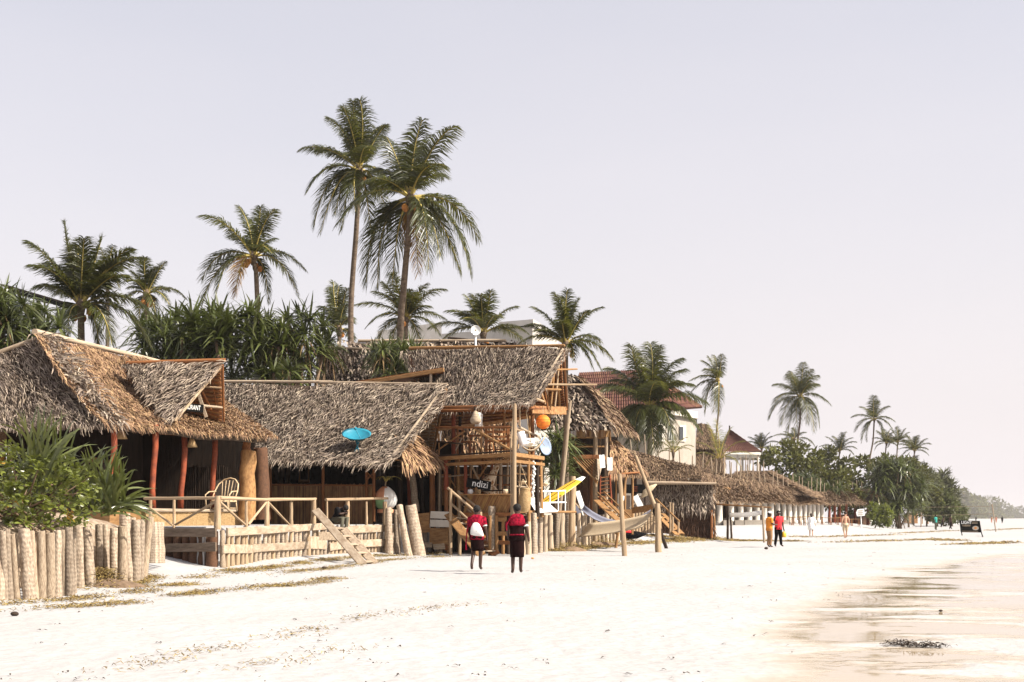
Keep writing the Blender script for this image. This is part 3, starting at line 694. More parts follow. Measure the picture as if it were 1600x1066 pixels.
screwpine('big dark screwpine tree with hanging leaves at the end of the grove', cloud([(1365, 745), (1385, 725), (1420, 730), (1445, 750), (1442, 795), (1400, 806), (1366, 798)], 44, 9), 160, 1405, 2.1, dead=4, group='screwpines at the end of the grove')
screwpine('spiky screwpine standing behind the long thatched roof', cloud([(1225, 760), (1250, 745), (1290, 750), (1320, 770), (1290, 785), (1240, 775)], 20, 10), 152, 1270, 1.6, group='screwpines at the end of the grove')
leafy('light green bush left of the pair in dark clothes by the trees', 'leafy_bush', 'bush', [(1352, 800), (1362, 792), (1384, 795), (1392, 808), (1388, 817), (1356, 817)], 140, 1370, 900, .4, M_['scv'], 3, 2, clump=10, trunk=False)
leafy('green tree top between the slim leaning palm and the outer palms', 'broadleaf_tree', 'tree', [(1362, 725), (1390, 712), (1425, 722), (1450, 745), (1462, 775), (1450, 800), (1420, 790), (1375, 770)], 184, 1420, 3600, .6, B_, 4)
leafy('light green tree behind the small beach stall', 'broadleaf_tree', 'tree', [(1435, 765), (1455, 752), (1480, 770), (1492, 790), (1490, 808), (1455, 812), (1440, 795)], 200, 1465, 2800, .65, BL_, 5)
leafy('low green bush trailing down to the sand at the end of the grove', 'leafy_bush', 'bush', [(1470, 790), (1490, 785), (1508, 800), (1516, 814), (1480, 816), (1462, 812)], 205, 1488, 1500, .55, BL_, 6, clump=14)
for i, (x, y0, Y) in enumerate(((1448, 738, 200), (1462, 748, 210), (1474, 742, 215), (1482, 756, 225))):
    leafy(('feathery grey-green casuarina nearest the outer palms', 'short casuarina in the middle of the feathery clump', 'tallest thin casuarina of the feathery clump', 'outermost feathery casuarina at the clump edge')[i], 'casuarina', 'tree',
          [(x-3, y0), (x+3, y0), (x+12, y0+25), (x+14, y0+55), (x-14, y0+55), (x-10, y0+25)], Y, x, 1300, .75, M_['cas'], 20+i, 2, 'casuarinas at the end of the grove', 16, 1.8)
# far shore seen through the haze
r_ = random.Random(5)
far = [(x_, y_, 0, Y_*2.7) for x_, y_, Y_ in ((1488, 772, 500), (1503, 768, 560), (1515, 775, 600), (1527, 778, 640), (1540, 783, 690), (1553, 781, 740), (1566, 786, 800), (1580, 789, 860), (1595, 792, 920), (1610, 797, 980))]
for i, (x, y, _, Y) in enumerate(far):
    leafy(f'hazy far shore trees, ' + ('nearest clump beside the grove end', 'tall clump right of the grove end', 'clump with a spiky top', 'clump left of the leaning net post', 'clump behind the leaning net post', 'clump just right of the leaning net post', 'clump above the far couple', 'clump sinking towards the sea', 'low clump at the right edge', 'last clump cut by the right edge')[i],
          'distant_tree', 'tree', [(x-14, y+12), (x-6, y), (x+4, y+1), (x+13, y+14), (x+14, 814), (x-14, 814)], Y, x, 900, 4.2, B_, 40+i, 20, 'trees on the hazy far shore', 12)
for i, (x, y, Y) in enumerate(((1506, 772, 1400), (1546, 782, 1700))):
    palm(('faint palm crown above the hazy far trees', 'small faint palm behind the leaning net post')[i], x, y, Y, [(x, y+12, Y)], fan(x, y, 10, 9, i+90), 14, 1.6, 0, 50+i, tr=.3, back=0)
# front bush in the planting bed
SC = []
for i in range(5):
    r2 = np.random.default_rng(300+i); n = 13
    az = np.arange(n)*2.4+r2.uniform(0, .4, n); el = np.linspace(-.1, 1.2, n)
    d = np.stack([np.cos(el)*np.cos(az), np.cos(el)*np.sin(az), np.sin(el)], 1); ox = np.stack([-np.sin(az), np.cos(az), 0*az], 1)
    L_ = .17*r2.uniform(.6, 1.25, n)
    rows = []
    for t, w_, up in ((0, .012, 0), (.35, .04, .0), (.75, .075, -.01), (.93, .06, -.03), (1, .015, -.045)):
        p = d*(L_*t)[:, None]+np.array((0, 0, up)); rows.append(np.stack([p-ox*w_/2, p+ox*w_/2], 1))
    SC.append(quads('leaf_cluster', np.stack(rows, 1), M_['scv']))
SCY = SC[0].copy(); SCY.materials[0] = M_['scvy']
b = Vector((-9.6, 25.0, 1.2))
o = thing('beach_cabbage_bush', 'glossy round-leaved green bush with a few yellow leaves behind the palisade at far left', 'bush', b)
pts = cloud([(-40, 720), (10, 695), (60, 712), (95, 715), (130, 728), (150, 752), (156, 800), (120, 824), (60, 824), (-10, 815), (-40, 800)], 185, 30)
r_ = random.Random(9); 
for i, (x, y) in enumerate(pts):
    p = W(x, y, 24.2+1.6*random.uniform(-1, 1)+(822-y)*.006); s = r_.uniform(.75, 1.25)
    M = Matrix.Translation(p) @ Matrix.Rotation(r_.uniform(0, 6.28), 4, 'Z') @ Matrix.Rotation(r_.uniform(-.7, .7), 4, 'X') @ Matrix.Rotation(r_.uniform(-.2, .8), 4, 'X') @ Matrix.Diagonal((s, s, s, 1))
    part('leaf_cluster', SCY if i % 61 == 4 else SC[i % 5], o, M)
    if i % 5 == 0:
        v, f = tube([b+Vector((r_.uniform(-.8, .8), r_.uniform(-.8, .8), -.1)), b.lerp(p, .6)+Vector((r_.uniform(-.2, .2), 0, r_.uniform(-.1, .25))), p], [.025, .018, .01], 5)
        part('branch', mesh('branch', v, f, M_['stem'], True), o)
def strap_plant(label, base, tips, Y, wd, seed, m=None):
    r_ = random.Random(seed); tips = list(tips)+[(x+r_.uniform(-14, 14), y+r_.uniform(-6, 22)) for x, y in tips]; wd *= .62; B = W(base[0], base[1], Y)
    o = thing('strap_leaf_plant', label, 'plant', Vector((B.x, B.y, 1.3)), 'strap-leaved plants in the planting bed')
    for i, (x, y) in enumerate(tips):
        T = W(x, y, Y+r_.uniform(-.6, .6)); st = B+Vector((r_.uniform(-.35, .35), r_.uniform(-.3, .3), r_.uniform(-.1, .25)))
        ln = (T-st).length; c = st.lerp(T, .55)+Vector((0, 0, ln*r_.uniform(.12, .38)))
        rows = []
        for j in range(9):
            t = j/8; p = st*(1-t)**2+c*2*t*(1-t)+T*t*t; d = ((c-st)*(1-t)+(T-c)*t).normalized()
            s = d.cross(Vector((.25*r_.uniform(-1, 1), 1, .2))).normalized() if j == 0 else s
            w_ = wd*np.interp(t, [0, .3, .8, 1], [.7, 1, .7, .05])
            rows.append(np.stack([np.array(p-s*w_/2), np.array(p+s*w_/2+Vector((0, .02, 0)))]))
        part('leaf', quads('leaf', np.stack(rows)[None], m or M_['pand']), o)
r_ = random.Random(4)
strap_plant('tall dark strap-leaved plant rising behind the round-leaved bush', (62, 765), [(60, 640), (75, 645), (46, 655), (30, 668), (95, 660), (108, 668), (120, 676), (128, 700), (14, 690), (66, 655), (84, 652), (140, 690), (104, 690), (36, 640), (20, 650), (128, 668), (150, 712), (0, 668), (90, 672), (112, 700), (50, 672), (70, 628), (58, 632), (96, 640), (118, 655), (30, 640), (82, 636), (50, 700), (90, 715), (70, 730), (110, 720)], 24.3, .085, 1, M_['strap'])
strap_plant('drooping strap-leaved plant spilling over the palisade corner', (170, 800), [(r_.uniform(120, 200), r_.uniform(690, 740)) for _ in range(14)]+[(200, 716), (215, 735), (228, 752), (236, 776), (240, 790), (232, 800), (222, 770), (205, 745), (232, 765), (185, 706), (244, 800), (210, 790), (190, 760), (140, 760), (150, 740), (176, 740), (128, 740), (236, 815)], 25.2, .09, 2, M_['strap'])
strap_plant('dark strap-leaved clump at the middle of the planting bed', (120, 790), [(r_.uniform(60, 190), r_.uniform(690, 770)) for _ in range(24)], 25.8, .09, 3, M_['strap'])
# ------------------------------------------------------------------ helpers for building
def canes(name, BL, BR, TR, TL, n, m, parent, lean=0, rr=.5, jit=.03):
    "a panel of n thin canes between the lower edge BL-BR and the upper edge TL-TR, one joined part"
    r_ = random.Random(n); parts = []; w_ = (Vector(BR)-Vector(BL)).length/n
    for i in range(n):
        u = (i+.5)/n; ub = min(1, max(0, u-lean)); ut = min(1, max(0, u+lean))
        if lean and (u-lean < 0 or u+lean > 1):
            pass
        a = Vector(BL).lerp(Vector(BR), ub); b = Vector(TL).lerp(Vector(TR), ut)
        b = a.lerp(b, 1+r_.uniform(-jit, jit)); parts.append(tube([a, b], w_*rr*r_.uniform(.8, 1.15), 5))
    V, F = join(parts); return part(name, mesh(name, V, F, m), parent, None, None, 'stuff')
def panel(name, P, th, m, parent, label=None):
    "a flat sheet with thickness; P: corners in order"
    P = [Vector(p) for p in P]; n = (P[1]-P[0]).cross(P[-1]-P[0]).normalized()*th
    k = len(P); V = P+[p+n for p in P]
    F = [tuple(range(k)), tuple(range(2*k-1, k-1, -1))]+[(i, k+i, k+(i+1) % k, (i+1) % k) for i in range(k)]
    return part(name, mesh(name, V, F, m), parent, None, label)
def wallv(name, p0, p1, z0, z1, th, m, parent, label=None):
    p0, p1 = Vector(p0), Vector(p1)
    return panel(name, [(p0.x, p0.y, z0), (p1.x, p1.y, z0), (p1.x, p1.y, z1), (p0.x, p0.y, z1)], th, m, parent, label)
def slabxy(name, pts, z0, z1, m, parent):
    V, F = prism(pts, z0, z1, m); return part(name, mesh(name, V, F, m), parent)
def xy(px, Y): return ((px-800)/2000*Y, Y)
def P_(px, py, Y, r, mt, par, q=None, name='pole', k=None):
    return pole(name, W(px, py, Y), W(*q), r, M_[mt], par, k=k)
def text(name, s, size, M, m, parent, ext=.004, ax=1.0):
    c = bpy.data.curves.new(name, 'FONT'); c.body = s; c.size = size; c.extrude = ext; c.align_x = 'CENTER'; c.align_y = 'CENTER'; c.materials.append(m)
    o = bpy.data.objects.new(name, c); me = bpy.data.meshes.new_from_object(o); bpy.data.objects.remove(o); return part(name, me, parent, M @ Matrix.Diagonal((ax, 1, 1, 1)))
def facing(o, nrm, up=(0, 0, 1)):
    z = Vector(nrm).normalized(); x = Vector(up).cross(z).normalized(); y = z.cross(x)
    return Matrix(((x.x, y.x, z.x, o[0]), (x.y, y.y, z.y, o[1]), (x.z, y.z, z.z, o[2]), (0, 0, 0, 1)))
r_ = random.Random(21)
# ------------------------------------------------------------------ restaurant hut
h = thing('restaurant_hut', 'big hip-roofed thatched hut at far left with red poles and a small dormer', 'hut', (-12, 41, 1.15))
A = W(70, 528, 39); RE = W(300, 582, 50); EC = W(175, 666, 36.6); EL = W(-110, 668, 36.6); ER = W(417, 686, 41.5); TLh = W(-120, 600, 39)
thatch(h, Patch(TLh, A, EC, EL, .15, .06, 1), M_['tg'], label='greyer hip facing along the beach', **GREY)
pt = Patch(A, RE, ER, EC, .12, .05, 2); thatch(h, pt, M_['tb'], label='brown slope facing the sea, coloured as sunlit', **COMB)  # sunlit warmth of this slope put into its thatch colour
slab('roof', Patch(RE, A, TLh, RE+Vector((-7, 2, -3.4)), 0, .04, 3), .16, M_['tdk'], h)
# shaggy hip line and ridge roll
hip = Patch(A+Vector((-.35, -.1, .05)), A+Vector((.35, .1, .05)), EC+Vector((.35, .1, .05)), EC+Vector((-.35, -.1, .05)), -.05, .03, 4)
part('hip_thatch', quads('hip_thatch', blades(hip, M_['tg'], .14, .045, .42, .042, .45, .5, 1.2), M_['tg']), h, None, None, 'stuff')
pole('ridge_pole', A+Vector((-.2, -.3, .14)), RE+Vector((0, 0, .1)), .085, M_['plank'], h)
pole('ridge_pole', TLh+Vector((0, 0, .1)), A+Vector((0, 0, .06)), .07, M_['grey'], h)
P = W(347, 567, 40.3); K = W(198, 571, 41.1); Q = W(270, 656, 38.6); Rr = W(349, 662, 41.9)
thatch(h, Patch(K, P, Q, W(206, 588, 40.4), .0, .04, 5), M_['tg'], .12, name='dormer_roof', **dict(GREY, row=.16, Ln=.38))
fp = Patch(P, K, K+Vector((.1, .5, -.9)), Rr, 0, .02, 6); slab('dormer_roof', fp, .1, M_['tdk'], h)
battens(h, fp, M_['orange'], .17, .035, -.15)
pole('ridge_pole', K+Vector((0, 0, .06)), P+Vector((.1, 0, .08)), .07, M_['orange'], h)
pole('rafter', P-Vector((0, 0, .06)), Rr, .05, M_['orange'], h); pole('rafter', P-Vector((.05, 0, .12)), Q-Vector((-.06, 0, .05)), .045, M_['pale'], h)
P_(316, 612, 40.8, .035, 'orange', h, (330, 640, 41.2), 'rafter'); P_(331, 590, 40.6, .03, 'orange', h, (338, 636, 41.3), 'rafter')
P_(310, 604, 40.6, .03, 'pale', h, (346, 606, 40.6), 'tie_beam'); P_(315, 634, 40.2, .04, 'grey', h, (347, 637, 41), 'tie_beam')
board('prop_board', W(309, 612, 39.9), W(322, 652, 40.0), .11, .03, M_['grey'], h)
s = thing('restaurant_sign', 'small black RESTAURANT board with white capitals inside the thatch dormer', 'sign', W(287, 640, 39.75))
nrm = Vector((.42, -.9, .05)); c = W(295, 636.5, 39.5); M = facing(c, nrm) @ Matrix.Rotation(R(-4), 4, 'Z')
v, f = box((0, 0, 0), (.9, .25, .03), M); part('board', mesh('board', v, f, M_['black']), s)
text('lettering', 'RESTAURANT', .21, M @ Matrix.Translation((0, 0, .02)), M_['wpaint'], s, ax=.55)
# poles, beam, floor and dark mat walls put in for the shade inside
for x, y0, y1, Y in ((175, 664, 800, 36.9), (240, 668, 797, 38.0), (285, 676, 797, 39.4), (333, 684, 798, 41.0)):
    a_ = W(x+r_.uniform(-4, 1), y1, Y); a_.z = 1.62; m_ = W(x+r_.uniform(-3, 3), (y0+y1)/2, Y); b_ = W(x+3, y0-4, Y)
    v, f = tube([a_, a_.lerp(m_, .5)+Vector((-.03, 0, 0)), m_, m_.lerp(b_, .5)+Vector((.03, 0, 0)), b_], [.095, .088, .085, .088, .095], 8)
    part('pole', mesh('pole', v, f, M_['red'], True), h)
pole('eave_beam', W(170, 668, 37.2), W(400, 688, 41.9), .06, M_['orange'], h); pole('eave_beam', W(-100, 670, 37), W(178, 669, 37), .06, M_['dark'], h)
pole('column', W(385, 812, 42), W(387, 704, 42), .27, M_['timber'], h, 'thick palm trunk column', 1); pole('column', W(409, 812, 44.5), W(406, 700, 44.5), .27, M_['rust'], h, None, 2)
pole('post', W(385, 706, 42), W(385, 686, 42), .13, M_['orange'], h)
slabxy('deck', [(-11.6, 36.9), (-8.95, 42.2), (-9.6, 47), (-16, 47), (-16, 38.5)], 1.0, 1.6, M_['timber'], h)
pole('deck_edge_pole', (-10.62, 37.2, 1.62), (-8.9, 42.25, 1.62), .055, M_['plank'], h)
canes('deck_skirt', (-10.66, 37.25, 1.1), (-8.93, 42.3, 1.1), (-8.93, 42.3, 1.56), (-10.66, 37.25, 1.56), 70, M_['straw'], h)
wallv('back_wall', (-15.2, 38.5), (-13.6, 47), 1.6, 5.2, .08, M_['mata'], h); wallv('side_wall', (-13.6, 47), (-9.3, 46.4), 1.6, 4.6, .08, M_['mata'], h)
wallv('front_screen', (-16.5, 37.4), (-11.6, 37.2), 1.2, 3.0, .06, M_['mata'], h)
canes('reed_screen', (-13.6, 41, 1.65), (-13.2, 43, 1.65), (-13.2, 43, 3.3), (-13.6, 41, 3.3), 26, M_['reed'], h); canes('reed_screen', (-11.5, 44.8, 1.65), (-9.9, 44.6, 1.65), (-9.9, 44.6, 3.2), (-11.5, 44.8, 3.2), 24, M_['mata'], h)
# cone lamps
for x, y, Y, lb in ((190, 677, 37.4, 'left-hand woven cone lamp beside the first red pole'), (300, 690, 39.3, 'right-hand woven cone lamp beside the third red pole')):
    o = thing('cone_lamp', lb, 'lamp', W(x, y+9, Y), 'woven cone lamps under the eave')
    v, f = lathe([(.025, .36), (.06, .28), (.12, .12), (.165, 0), (.15, .005), (.05, .26)], 16); part('lamp_shade', mesh('lamp_shade', v, f, M_['straw'], True), o, Matrix.Translation(W(x, y+9, Y)))
    pole('cord', W(x, y-8, Y), W(x, y-20, Y), .008, M_['black'], o)
# ------------------------------------------------------------------ reed hut
h = thing('reed_hut', 'long grey thatched hut with a reed half wall and a teal dish on its roof', 'hut', (-7.5, 50, 1.15))
RL = W(345, 601, 53); RRt = W(693, 605, 49.6); EL2 = W(330, 716, 48.2); ER2 = W(597, 727, 45.6)
pt = Patch(RL, RRt, ER2, EL2, .12, .08, 7); thatch(h, pt, M_['tg'], .18, fringe=1.3, **GREY)
fp = Patch(RRt, RL, RL+Vector((.4, 4.6, -3)), W(676, 708, 53.6), .05, .03, 8); slab('roof', fp, .15, M_['tdk'], h); battens(h, fp, M_['pale'], .24, .04, -.2)  # pale battens lightened likewise for the bounced light
for u in (.03, .16, .3): q = fp.at(np.array([u, u]), np.array([0, 1.])); pole('rafter', q[0]-fp.n*.26, q[1]-fp.n*.26, .05, M_['pale'], h)
pole('ridge_pole', RL+Vector((0, 0, .12)), W(520, 597, 51.4), .06, M_['plank'], h); pole('ridge_pole', W(500, 598, 51.5), RRt+Vector((.15, 0, .1)), .06, M_['grey'], h); pole('ridge_pole', W(560, 606, 50.6), RRt+Vector((.1, -.2, -.05)), .04, M_['plank'], h)
pole('barge_pole', RRt, ER2+Vector((.15, 0, .05)), .05, M_['plank'], h); pole('barge_pole', RRt-Vector((-.1, 0, .1)), W(676, 708, 53.6), .06, M_['timber'], h)
P_(640, 660, 48.8, .05, 'timber', h, (683, 658, 52), 'tie_beam'); P_(662, 632, 49.2, .045, 'timber', h, (690, 634, 51.4), 'tie_beam'); P_(662, 632, 49.4, .04, 'pale', h, (648, 690, 48.9), 'strut')
w0, w1 = xy(423, 50), xy(583, 48.5)
v3 = lambda p, z: Vector((p[0], p[1], z))
canes('reed_wall', v3(w0, 1.15), v3(w1, 1.15), v3(w1, 2.66), v3(w0, 2.72), 120, M_['reed'], h, jit=.02)
pole('sill_pole', v3(w0, 2.68)+Vector((0, -.05, 0)), v3(w1, 2.62)+Vector((0, -.05, 0)), .035, M_['orange'], h)
for x, Y in ((423, 50), (505, 49.2), (573, 48.6), (584, 48.4)): P_(x, 815, Y-.1, .06, 'orange', h, (x, 722, Y-.1), 'post')
for a_, b_ in (((573, 750), (584, 738)), ((573, 738), (584, 750)), ((573, 735), (584, 724))): P_(*a_, 48.35, .025, 'orange', h, (*b_, 48.35), 'lattice_bar')
wallv('back_wall', xy(395, 56), xy(640, 55), 1.1, 5.5, .08, M_['mata'], h); wallv('end_wall', xy(395, 50.5), xy(392, 56), 1.1, 5, .08, M_['mata'], h)  # dark mats put in for the shaded interior
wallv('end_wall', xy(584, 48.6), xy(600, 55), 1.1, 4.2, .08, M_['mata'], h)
board('door_leaf', W(415, 812, 50.1), W(415, 727, 50.1), .34, .05, mat('faded_green_door', (.05, .10, .055), (.10, .09, .06), 2, .8), h, label='narrow faded green door')
board('window_board', W(466, 752, 52.5), W(484, 752, 52.5), .12, .04, M_['timber'], h); P_(468, 752, 52.5, .03, 'timber', h, (468, 728, 52.5), 'window_post'); P_(482, 752, 52.5, .03, 'timber', h, (482, 728, 52.5), 'window_post')
# teal dish on the roof
def dish(name, label, c, nrm, r, m, depth=.22, foot=None, group=None):
    o = thing(name, label, 'dish', foot or c)
    v, f = lathe([(0, -depth*.0), (r*.35, depth*.12), (r*.7, depth*.5), (r, depth), (r*1.02, depth+.015), (r*.68, depth*.5-.03), (r*.3, depth*.1-.03), (0, -.035)], 24)
    part('bowl', mesh('bowl', v, f, m, True), o, facing(c, nrm)); return o
c = W(557, 686, 46.9); o = dish('satellite_dish', 'teal satellite dish lying tilted on the grey thatch of the reed hut', c, (.05, -.42, .85), .53, M_['teal'], .2)
pole('mount', c+Vector((0, .05, -.05)), c+Vector((.12, -.18, -.62)), .03, M_['teal'], o); pole('mount', c+Vector((.1, 0, -.1)), c+Vector((-.05, -.2, -.5)), .02, M_['teal'], o); pole('feed_arm', c+Vector((.2, -.35, -.02)), c+Vector((.0, -.32, .34)), .014, M_['teal'], o)
v, f = ball((0, 0, 0), .06, 8, 6); part('feed_horn', mesh('feed_horn', v, f, M_['teal'], True), o, Matrix.Translation(c+Vector((0, -.32, .36))))
# porch at the right end of the reed hut
h = thing('thatched_porch', 'little straw-thatched porch between the reed hut and the tower', 'porch', (-4, 51, 1.2))
thatch(h, Patch(W(616, 681, 47.5), W(634, 677, 50.3), W(683, 719, 49.8), W(630, 723, 46.8), -.05, .03, 9), M_['tb'], .12, **dict(COMB, Ln=.5, wd=.055))
slab('roof', Patch(W(634, 677, 50.3), W(616, 681, 47.5), W(596, 716, 48.5), W(600, 712, 51.5), 0, .02, 10), .1, M_['tdk'], h)
for x, y0, y1, Y, m, rd in ((600, 716, 812, 49.2, 'dark', .09), (625, 722, 812, 51.5, 'dark', .12), (641, 722, 812, 50.6, 'red', .08), (676, 722, 830, 50.6, 'orange', .11), (686, 715, 812, 51.6, 'trunk', .1), (660, 725, 812, 53, 'dark', .1)): P_(x, y1, Y, rd, m, h, (x+r_.uniform(-3, 3), y0, Y), 'post')
pole('post', W(650, 800, 50.2), W(643, 738, 50.2), .13, M_['bark'], h, 'pale patterned trunk post')
P_(596, 714, 48.7, .04, 'timber', h, (642, 722, 50.4), 'beam'); board('beam', W(643, 732, 50.2), W(674, 734, 50.0), .12, .06, M_['timber'], h)
P_(603, 712, 47.2, .035, 'orange', h, (614, 702, 47.2), 'strut'); P_(611, 718, 47.2, .035, 'orange', h, (614, 700, 47.2), 'strut'); P_(603, 714, 47, .035, 'timber', h, (632, 721, 46.9), 'beam'); P_(640, 738, 50.2, .04, 'orange', h, (646, 722, 50.2), 'strut'); P_(600, 728, 49.4, .03, 'dark', h, (626, 729, 51), 'beam')
wallv('back_wall', xy(600, 55), xy(706, 54), 1.1, 4.6, .08, M_['mata'], h)  # dark backdrop put in for the shade under the porch
# lean-to board roof behind the reed hut ridge
h = thing('board_lean_to', 'sloping board roof poking up behind the ridge of the reed hut', 'lean-to', W(610, 610, 56))
panel('roof', [W(533, 604, 51.9), W(692, 579, 50.6), W(692, 588, 53.5), W(540, 612, 55)], .12, M_['orange'], h)
board('edge_board', W(530, 605, 51.8), W(693, 578, 50.5), .16, .08, M_['timber'], h); P_(673, 606, 50.7, .055, 'plank', h, (673, 584, 50.7), 'post'); P_(612, 606, 51.6, .05, 'dark', h, (612, 594, 51.6), 'post')
# ------------------------------------------------------------------ tower
h = thing('lookout_tower', 'two-storey pole tower with grey thatch gable and open upper deck', 'tower hut', (-.5, 48.5, 0))
RL = W(640, 549, 54); RRt = W(879, 544, 50.5); EL3 = W(668, 640, 51.2); ER3 = W(827, 632, 47.6)
pt = Patch(RL, RRt, ER3, EL3, .15, .09, 11); thatch(h, pt, M_['tg'], .2, fringe=1.3, **GREY)
FE = W(885, 642, 54.5); fp = Patch(RRt, RL, RL+Vector((.3, 4, -3.1)), FE, .05, .03, 12); slab('roof', fp, .15, M_['tdk'], h); battens(h, fp, M_['orange'], .2, .045, -.2)
for u in (.03, .1, .19): q = fp.at(np.array([u, u]), np.array([0, 1.])); pole('rafter', q[0]-fp.n*.28, q[1]-fp.n*.28, .05, M_['timber'], h)
pole('ridge_pole', RL+Vector((0, 0, .12)), RRt+Vector((.1, 0, .1)), .07, M_['timber'], h)
for a_, b_, rd, m in (((868, 556, 50.6), (860, 640, 50.4), .045, 'timber'), ((875, 552, 50.8), (867, 636, 50.8), .04, 'pale'), ((860, 600, 50.2), (871, 572, 50.3), .035, 'timber'), ((866, 578, 50.3), (902, 577, 51), .035, 'timber'), ((846, 601, 49.2), (932, 601, 50.8), .035, 'pale'),
                       ((845, 608, 49.4), (876, 609, 51), .05, 'timber'), ((841, 606, 49), (852, 630, 49), .045, 'timber'), ((829, 620, 48), (850, 628, 48.3), .05, 'pale'), ((880, 548, 50.6), (886, 640, 54.2), .06, 'orange'), ((879, 546, 50.4), (829, 632, 47.7), .05, 'plank'), ((852, 632, 49.5), (846, 612, 49.4), .03, 'pale'), ((856, 640, 50.2), (850, 598, 49.8), .03, 'orange')):
    pole('gable_pole', W(*a_), W(*b_), rd, M_[m], h)
for a_, b_ in (((690, 637, 49.6), (828, 634, 47.7)), ((828, 637, 47.7), (884, 640, 54)), ((690, 642, 50), (800, 641, 48.2))): pole('eave_beam', W(*a_), W(*b_), .06, M_['orange'], h)
canes('thatch_fringe', W(832, 646, 48.2), W(884, 648, 53.5), W(884, 636, 53.5), W(832, 634, 48.2), 60, M_['tun'], h)
DK = [xy(680, 50), xy(803, 46.6), xy(849, 49.6), xy(838, 54), xy(700, 55)]
slabxy('upper_deck', DK, 3.62, 3.74, M_['timber'], h)
for (a_, b_) in ((DK[0], DK[1]), (DK[1], DK[2])):
    board('deck_beam', v3(a_, 3.70)+Vector((0, -.06, 0)), v3(b_, 3.70)+Vector((0, -.06, 0)), .15, .09, M_['timber'], h); board('deck_beam', v3(a_, 3.46)+Vector((.02, .05, 0)), v3(b_, 3.46)+Vector((.02, .05, 0)), .12, .08, M_['timber'], h)
def post(px, y0, y1, Y, rd, m, tx=None, k=None, lab=None): return pole('post', W(px, y1, Y), W(tx or px, y0, Y), rd, M_[m], h, lab, k)
post(803, 632, 871, 46.2, .085, 'pale', 804, None, 'knotty pale main post'); post(697, 716, 766, 49.6, .09, 'red'); post(697, 766, 860, 49.6, .09, 'orange')
post(709, 640, 712, 50.5, .085, 'red'); post(719, 640, 712, 52, .07, 'dark'); post(788, 644, 712, 50, .05, 'timber'); post(832, 634, 712, 48.6, .075, 'orange'); post(826, 718, 815, 48, .06, 'timber'); post(827, 650, 716, 50, .05, 'timber')
for x, m, Y, rd in ((709, 'dark', 50.8, .1), (718, 'timber', 50.2, .06), (726, 'red', 49.5, .07), (754, 'orange', 50.6, .07), (783, 'plank', 50, .06), (840, 'dark', 49.2, .08), (845, 'timber', 50, .06), (779, 'dark', 52, .07), (734, 'timber', 52.6, .06), (768, 'red', 52.4, .06)):
    post(x+r_.uniform(-2, 2), 716, 808, Y, rd, m, x+r_.uniform(-2, 2))
P_(681, 668, 50, .04, 'orange', h, (800, 668, 46.9), 'rail'); P_(682, 690, 50, .03, 'dark', h, (724, 694, 48.6), 'rail'); P_(800, 669, 46.9, .035, 'pale', h, (842, 682, 49.4), 'rail')
P_(682, 705, 49.9, .03, 'timber', h, (726, 674, 48.8), 'brace'); P_(744, 672, 48.3, .045, 'timber', h, (799, 704, 46.8), 'brace'); P_(712, 704, 49.8, .025, 'grey', h, (722, 684, 49.8), 'brace'); P_(736, 726, 49.8, .04, 'grey', h, (748, 750, 49.6), 'brace'); P_(798, 700, 46.4, .03, 'pale', h, (801, 655, 46.4), 'stick'); P_(799, 805, 46.3, .025, 'pale', h, (798, 700, 46.3), 'stick')
pole('deck_edge_pole', v3(DK[0], 3.8), v3(DK[1], 3.84), .035, M_['dark'], h)
slabxy('lower_deck', [xy(690, 50.2), xy(735, 49), xy(803, 47.8), xy(806, 51), xy(848, 52.5), xy(840, 56), xy(700, 56)], 1.35, 1.5, M_['timber'], h)
canes('counter_front', W(724, 803, 48.5), W(801, 803, 47.1), W(801, 774, 47.1), W(724, 774, 48.5), 62, M_['bam'], h, lean=.09); wallv('counter_back', xy(724, 48.62), xy(801, 47.22), 1.55, 2.25, .05, M_['dark'], h)
board('counter_top', W(722, 773, 48.4), W(803, 773, 47), .3, .05, M_['timber'], h, face=(0, 0, 1))
for y, Y0, Y1, x0, x1, m in ((804, 48.3, 46.8, 722, 803, 'orange'), (812, 47.6, 46.6, 764, 804, 'timber'), (834, 47.4, 46.6, 770, 804, 'timber'), (848, 47.4, 46.6, 772, 804, 'orange')): board('beam', W(x0, y, Y0), W(x1, y, Y1), .15, .08, M_[m], h)
for x in (766, 776, 786, 794): post(x, 806, 866, 47.2, .06, r_.choice(['dark', 'timber', 'grey']))
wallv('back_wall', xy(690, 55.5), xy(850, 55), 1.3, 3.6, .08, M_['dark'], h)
for x, w_ in ((692, .32), (702, .3), (719, .36), (744, .3)): board('wall_board', W(x, 790, 53.6), W(x, 741, 53.6), w_, .04, M_['timber'], h)
board('shelf', W(722, 768, 50), W(800, 766, 48.5), .3, .05, M_['dark'], h, face=(0, 0, 1)); board('shelf', W(760, 757, 51), W(800, 758, 50.4), .2, .05, M_['orange'], h, face=(0, 0, 1))
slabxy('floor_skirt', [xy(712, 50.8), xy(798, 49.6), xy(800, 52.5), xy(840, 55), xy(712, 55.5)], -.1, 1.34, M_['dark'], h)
for i in range(16):
    x = 688+i*9.6+r_.uniform(-3, 3); Y = 49.8+r_.uniform(0, 2.6) if x < 795 else 50.6+r_.uniform(0, 2); post(x, 716+r_.choice([0, 0, 14]), r_.choice([808, 808, 790]), Y, r_.uniform(.022, .045), r_.choice(['timber', 'grey', 'orange', 'pale', 'dark']), x+r_.uniform(-3, 3))
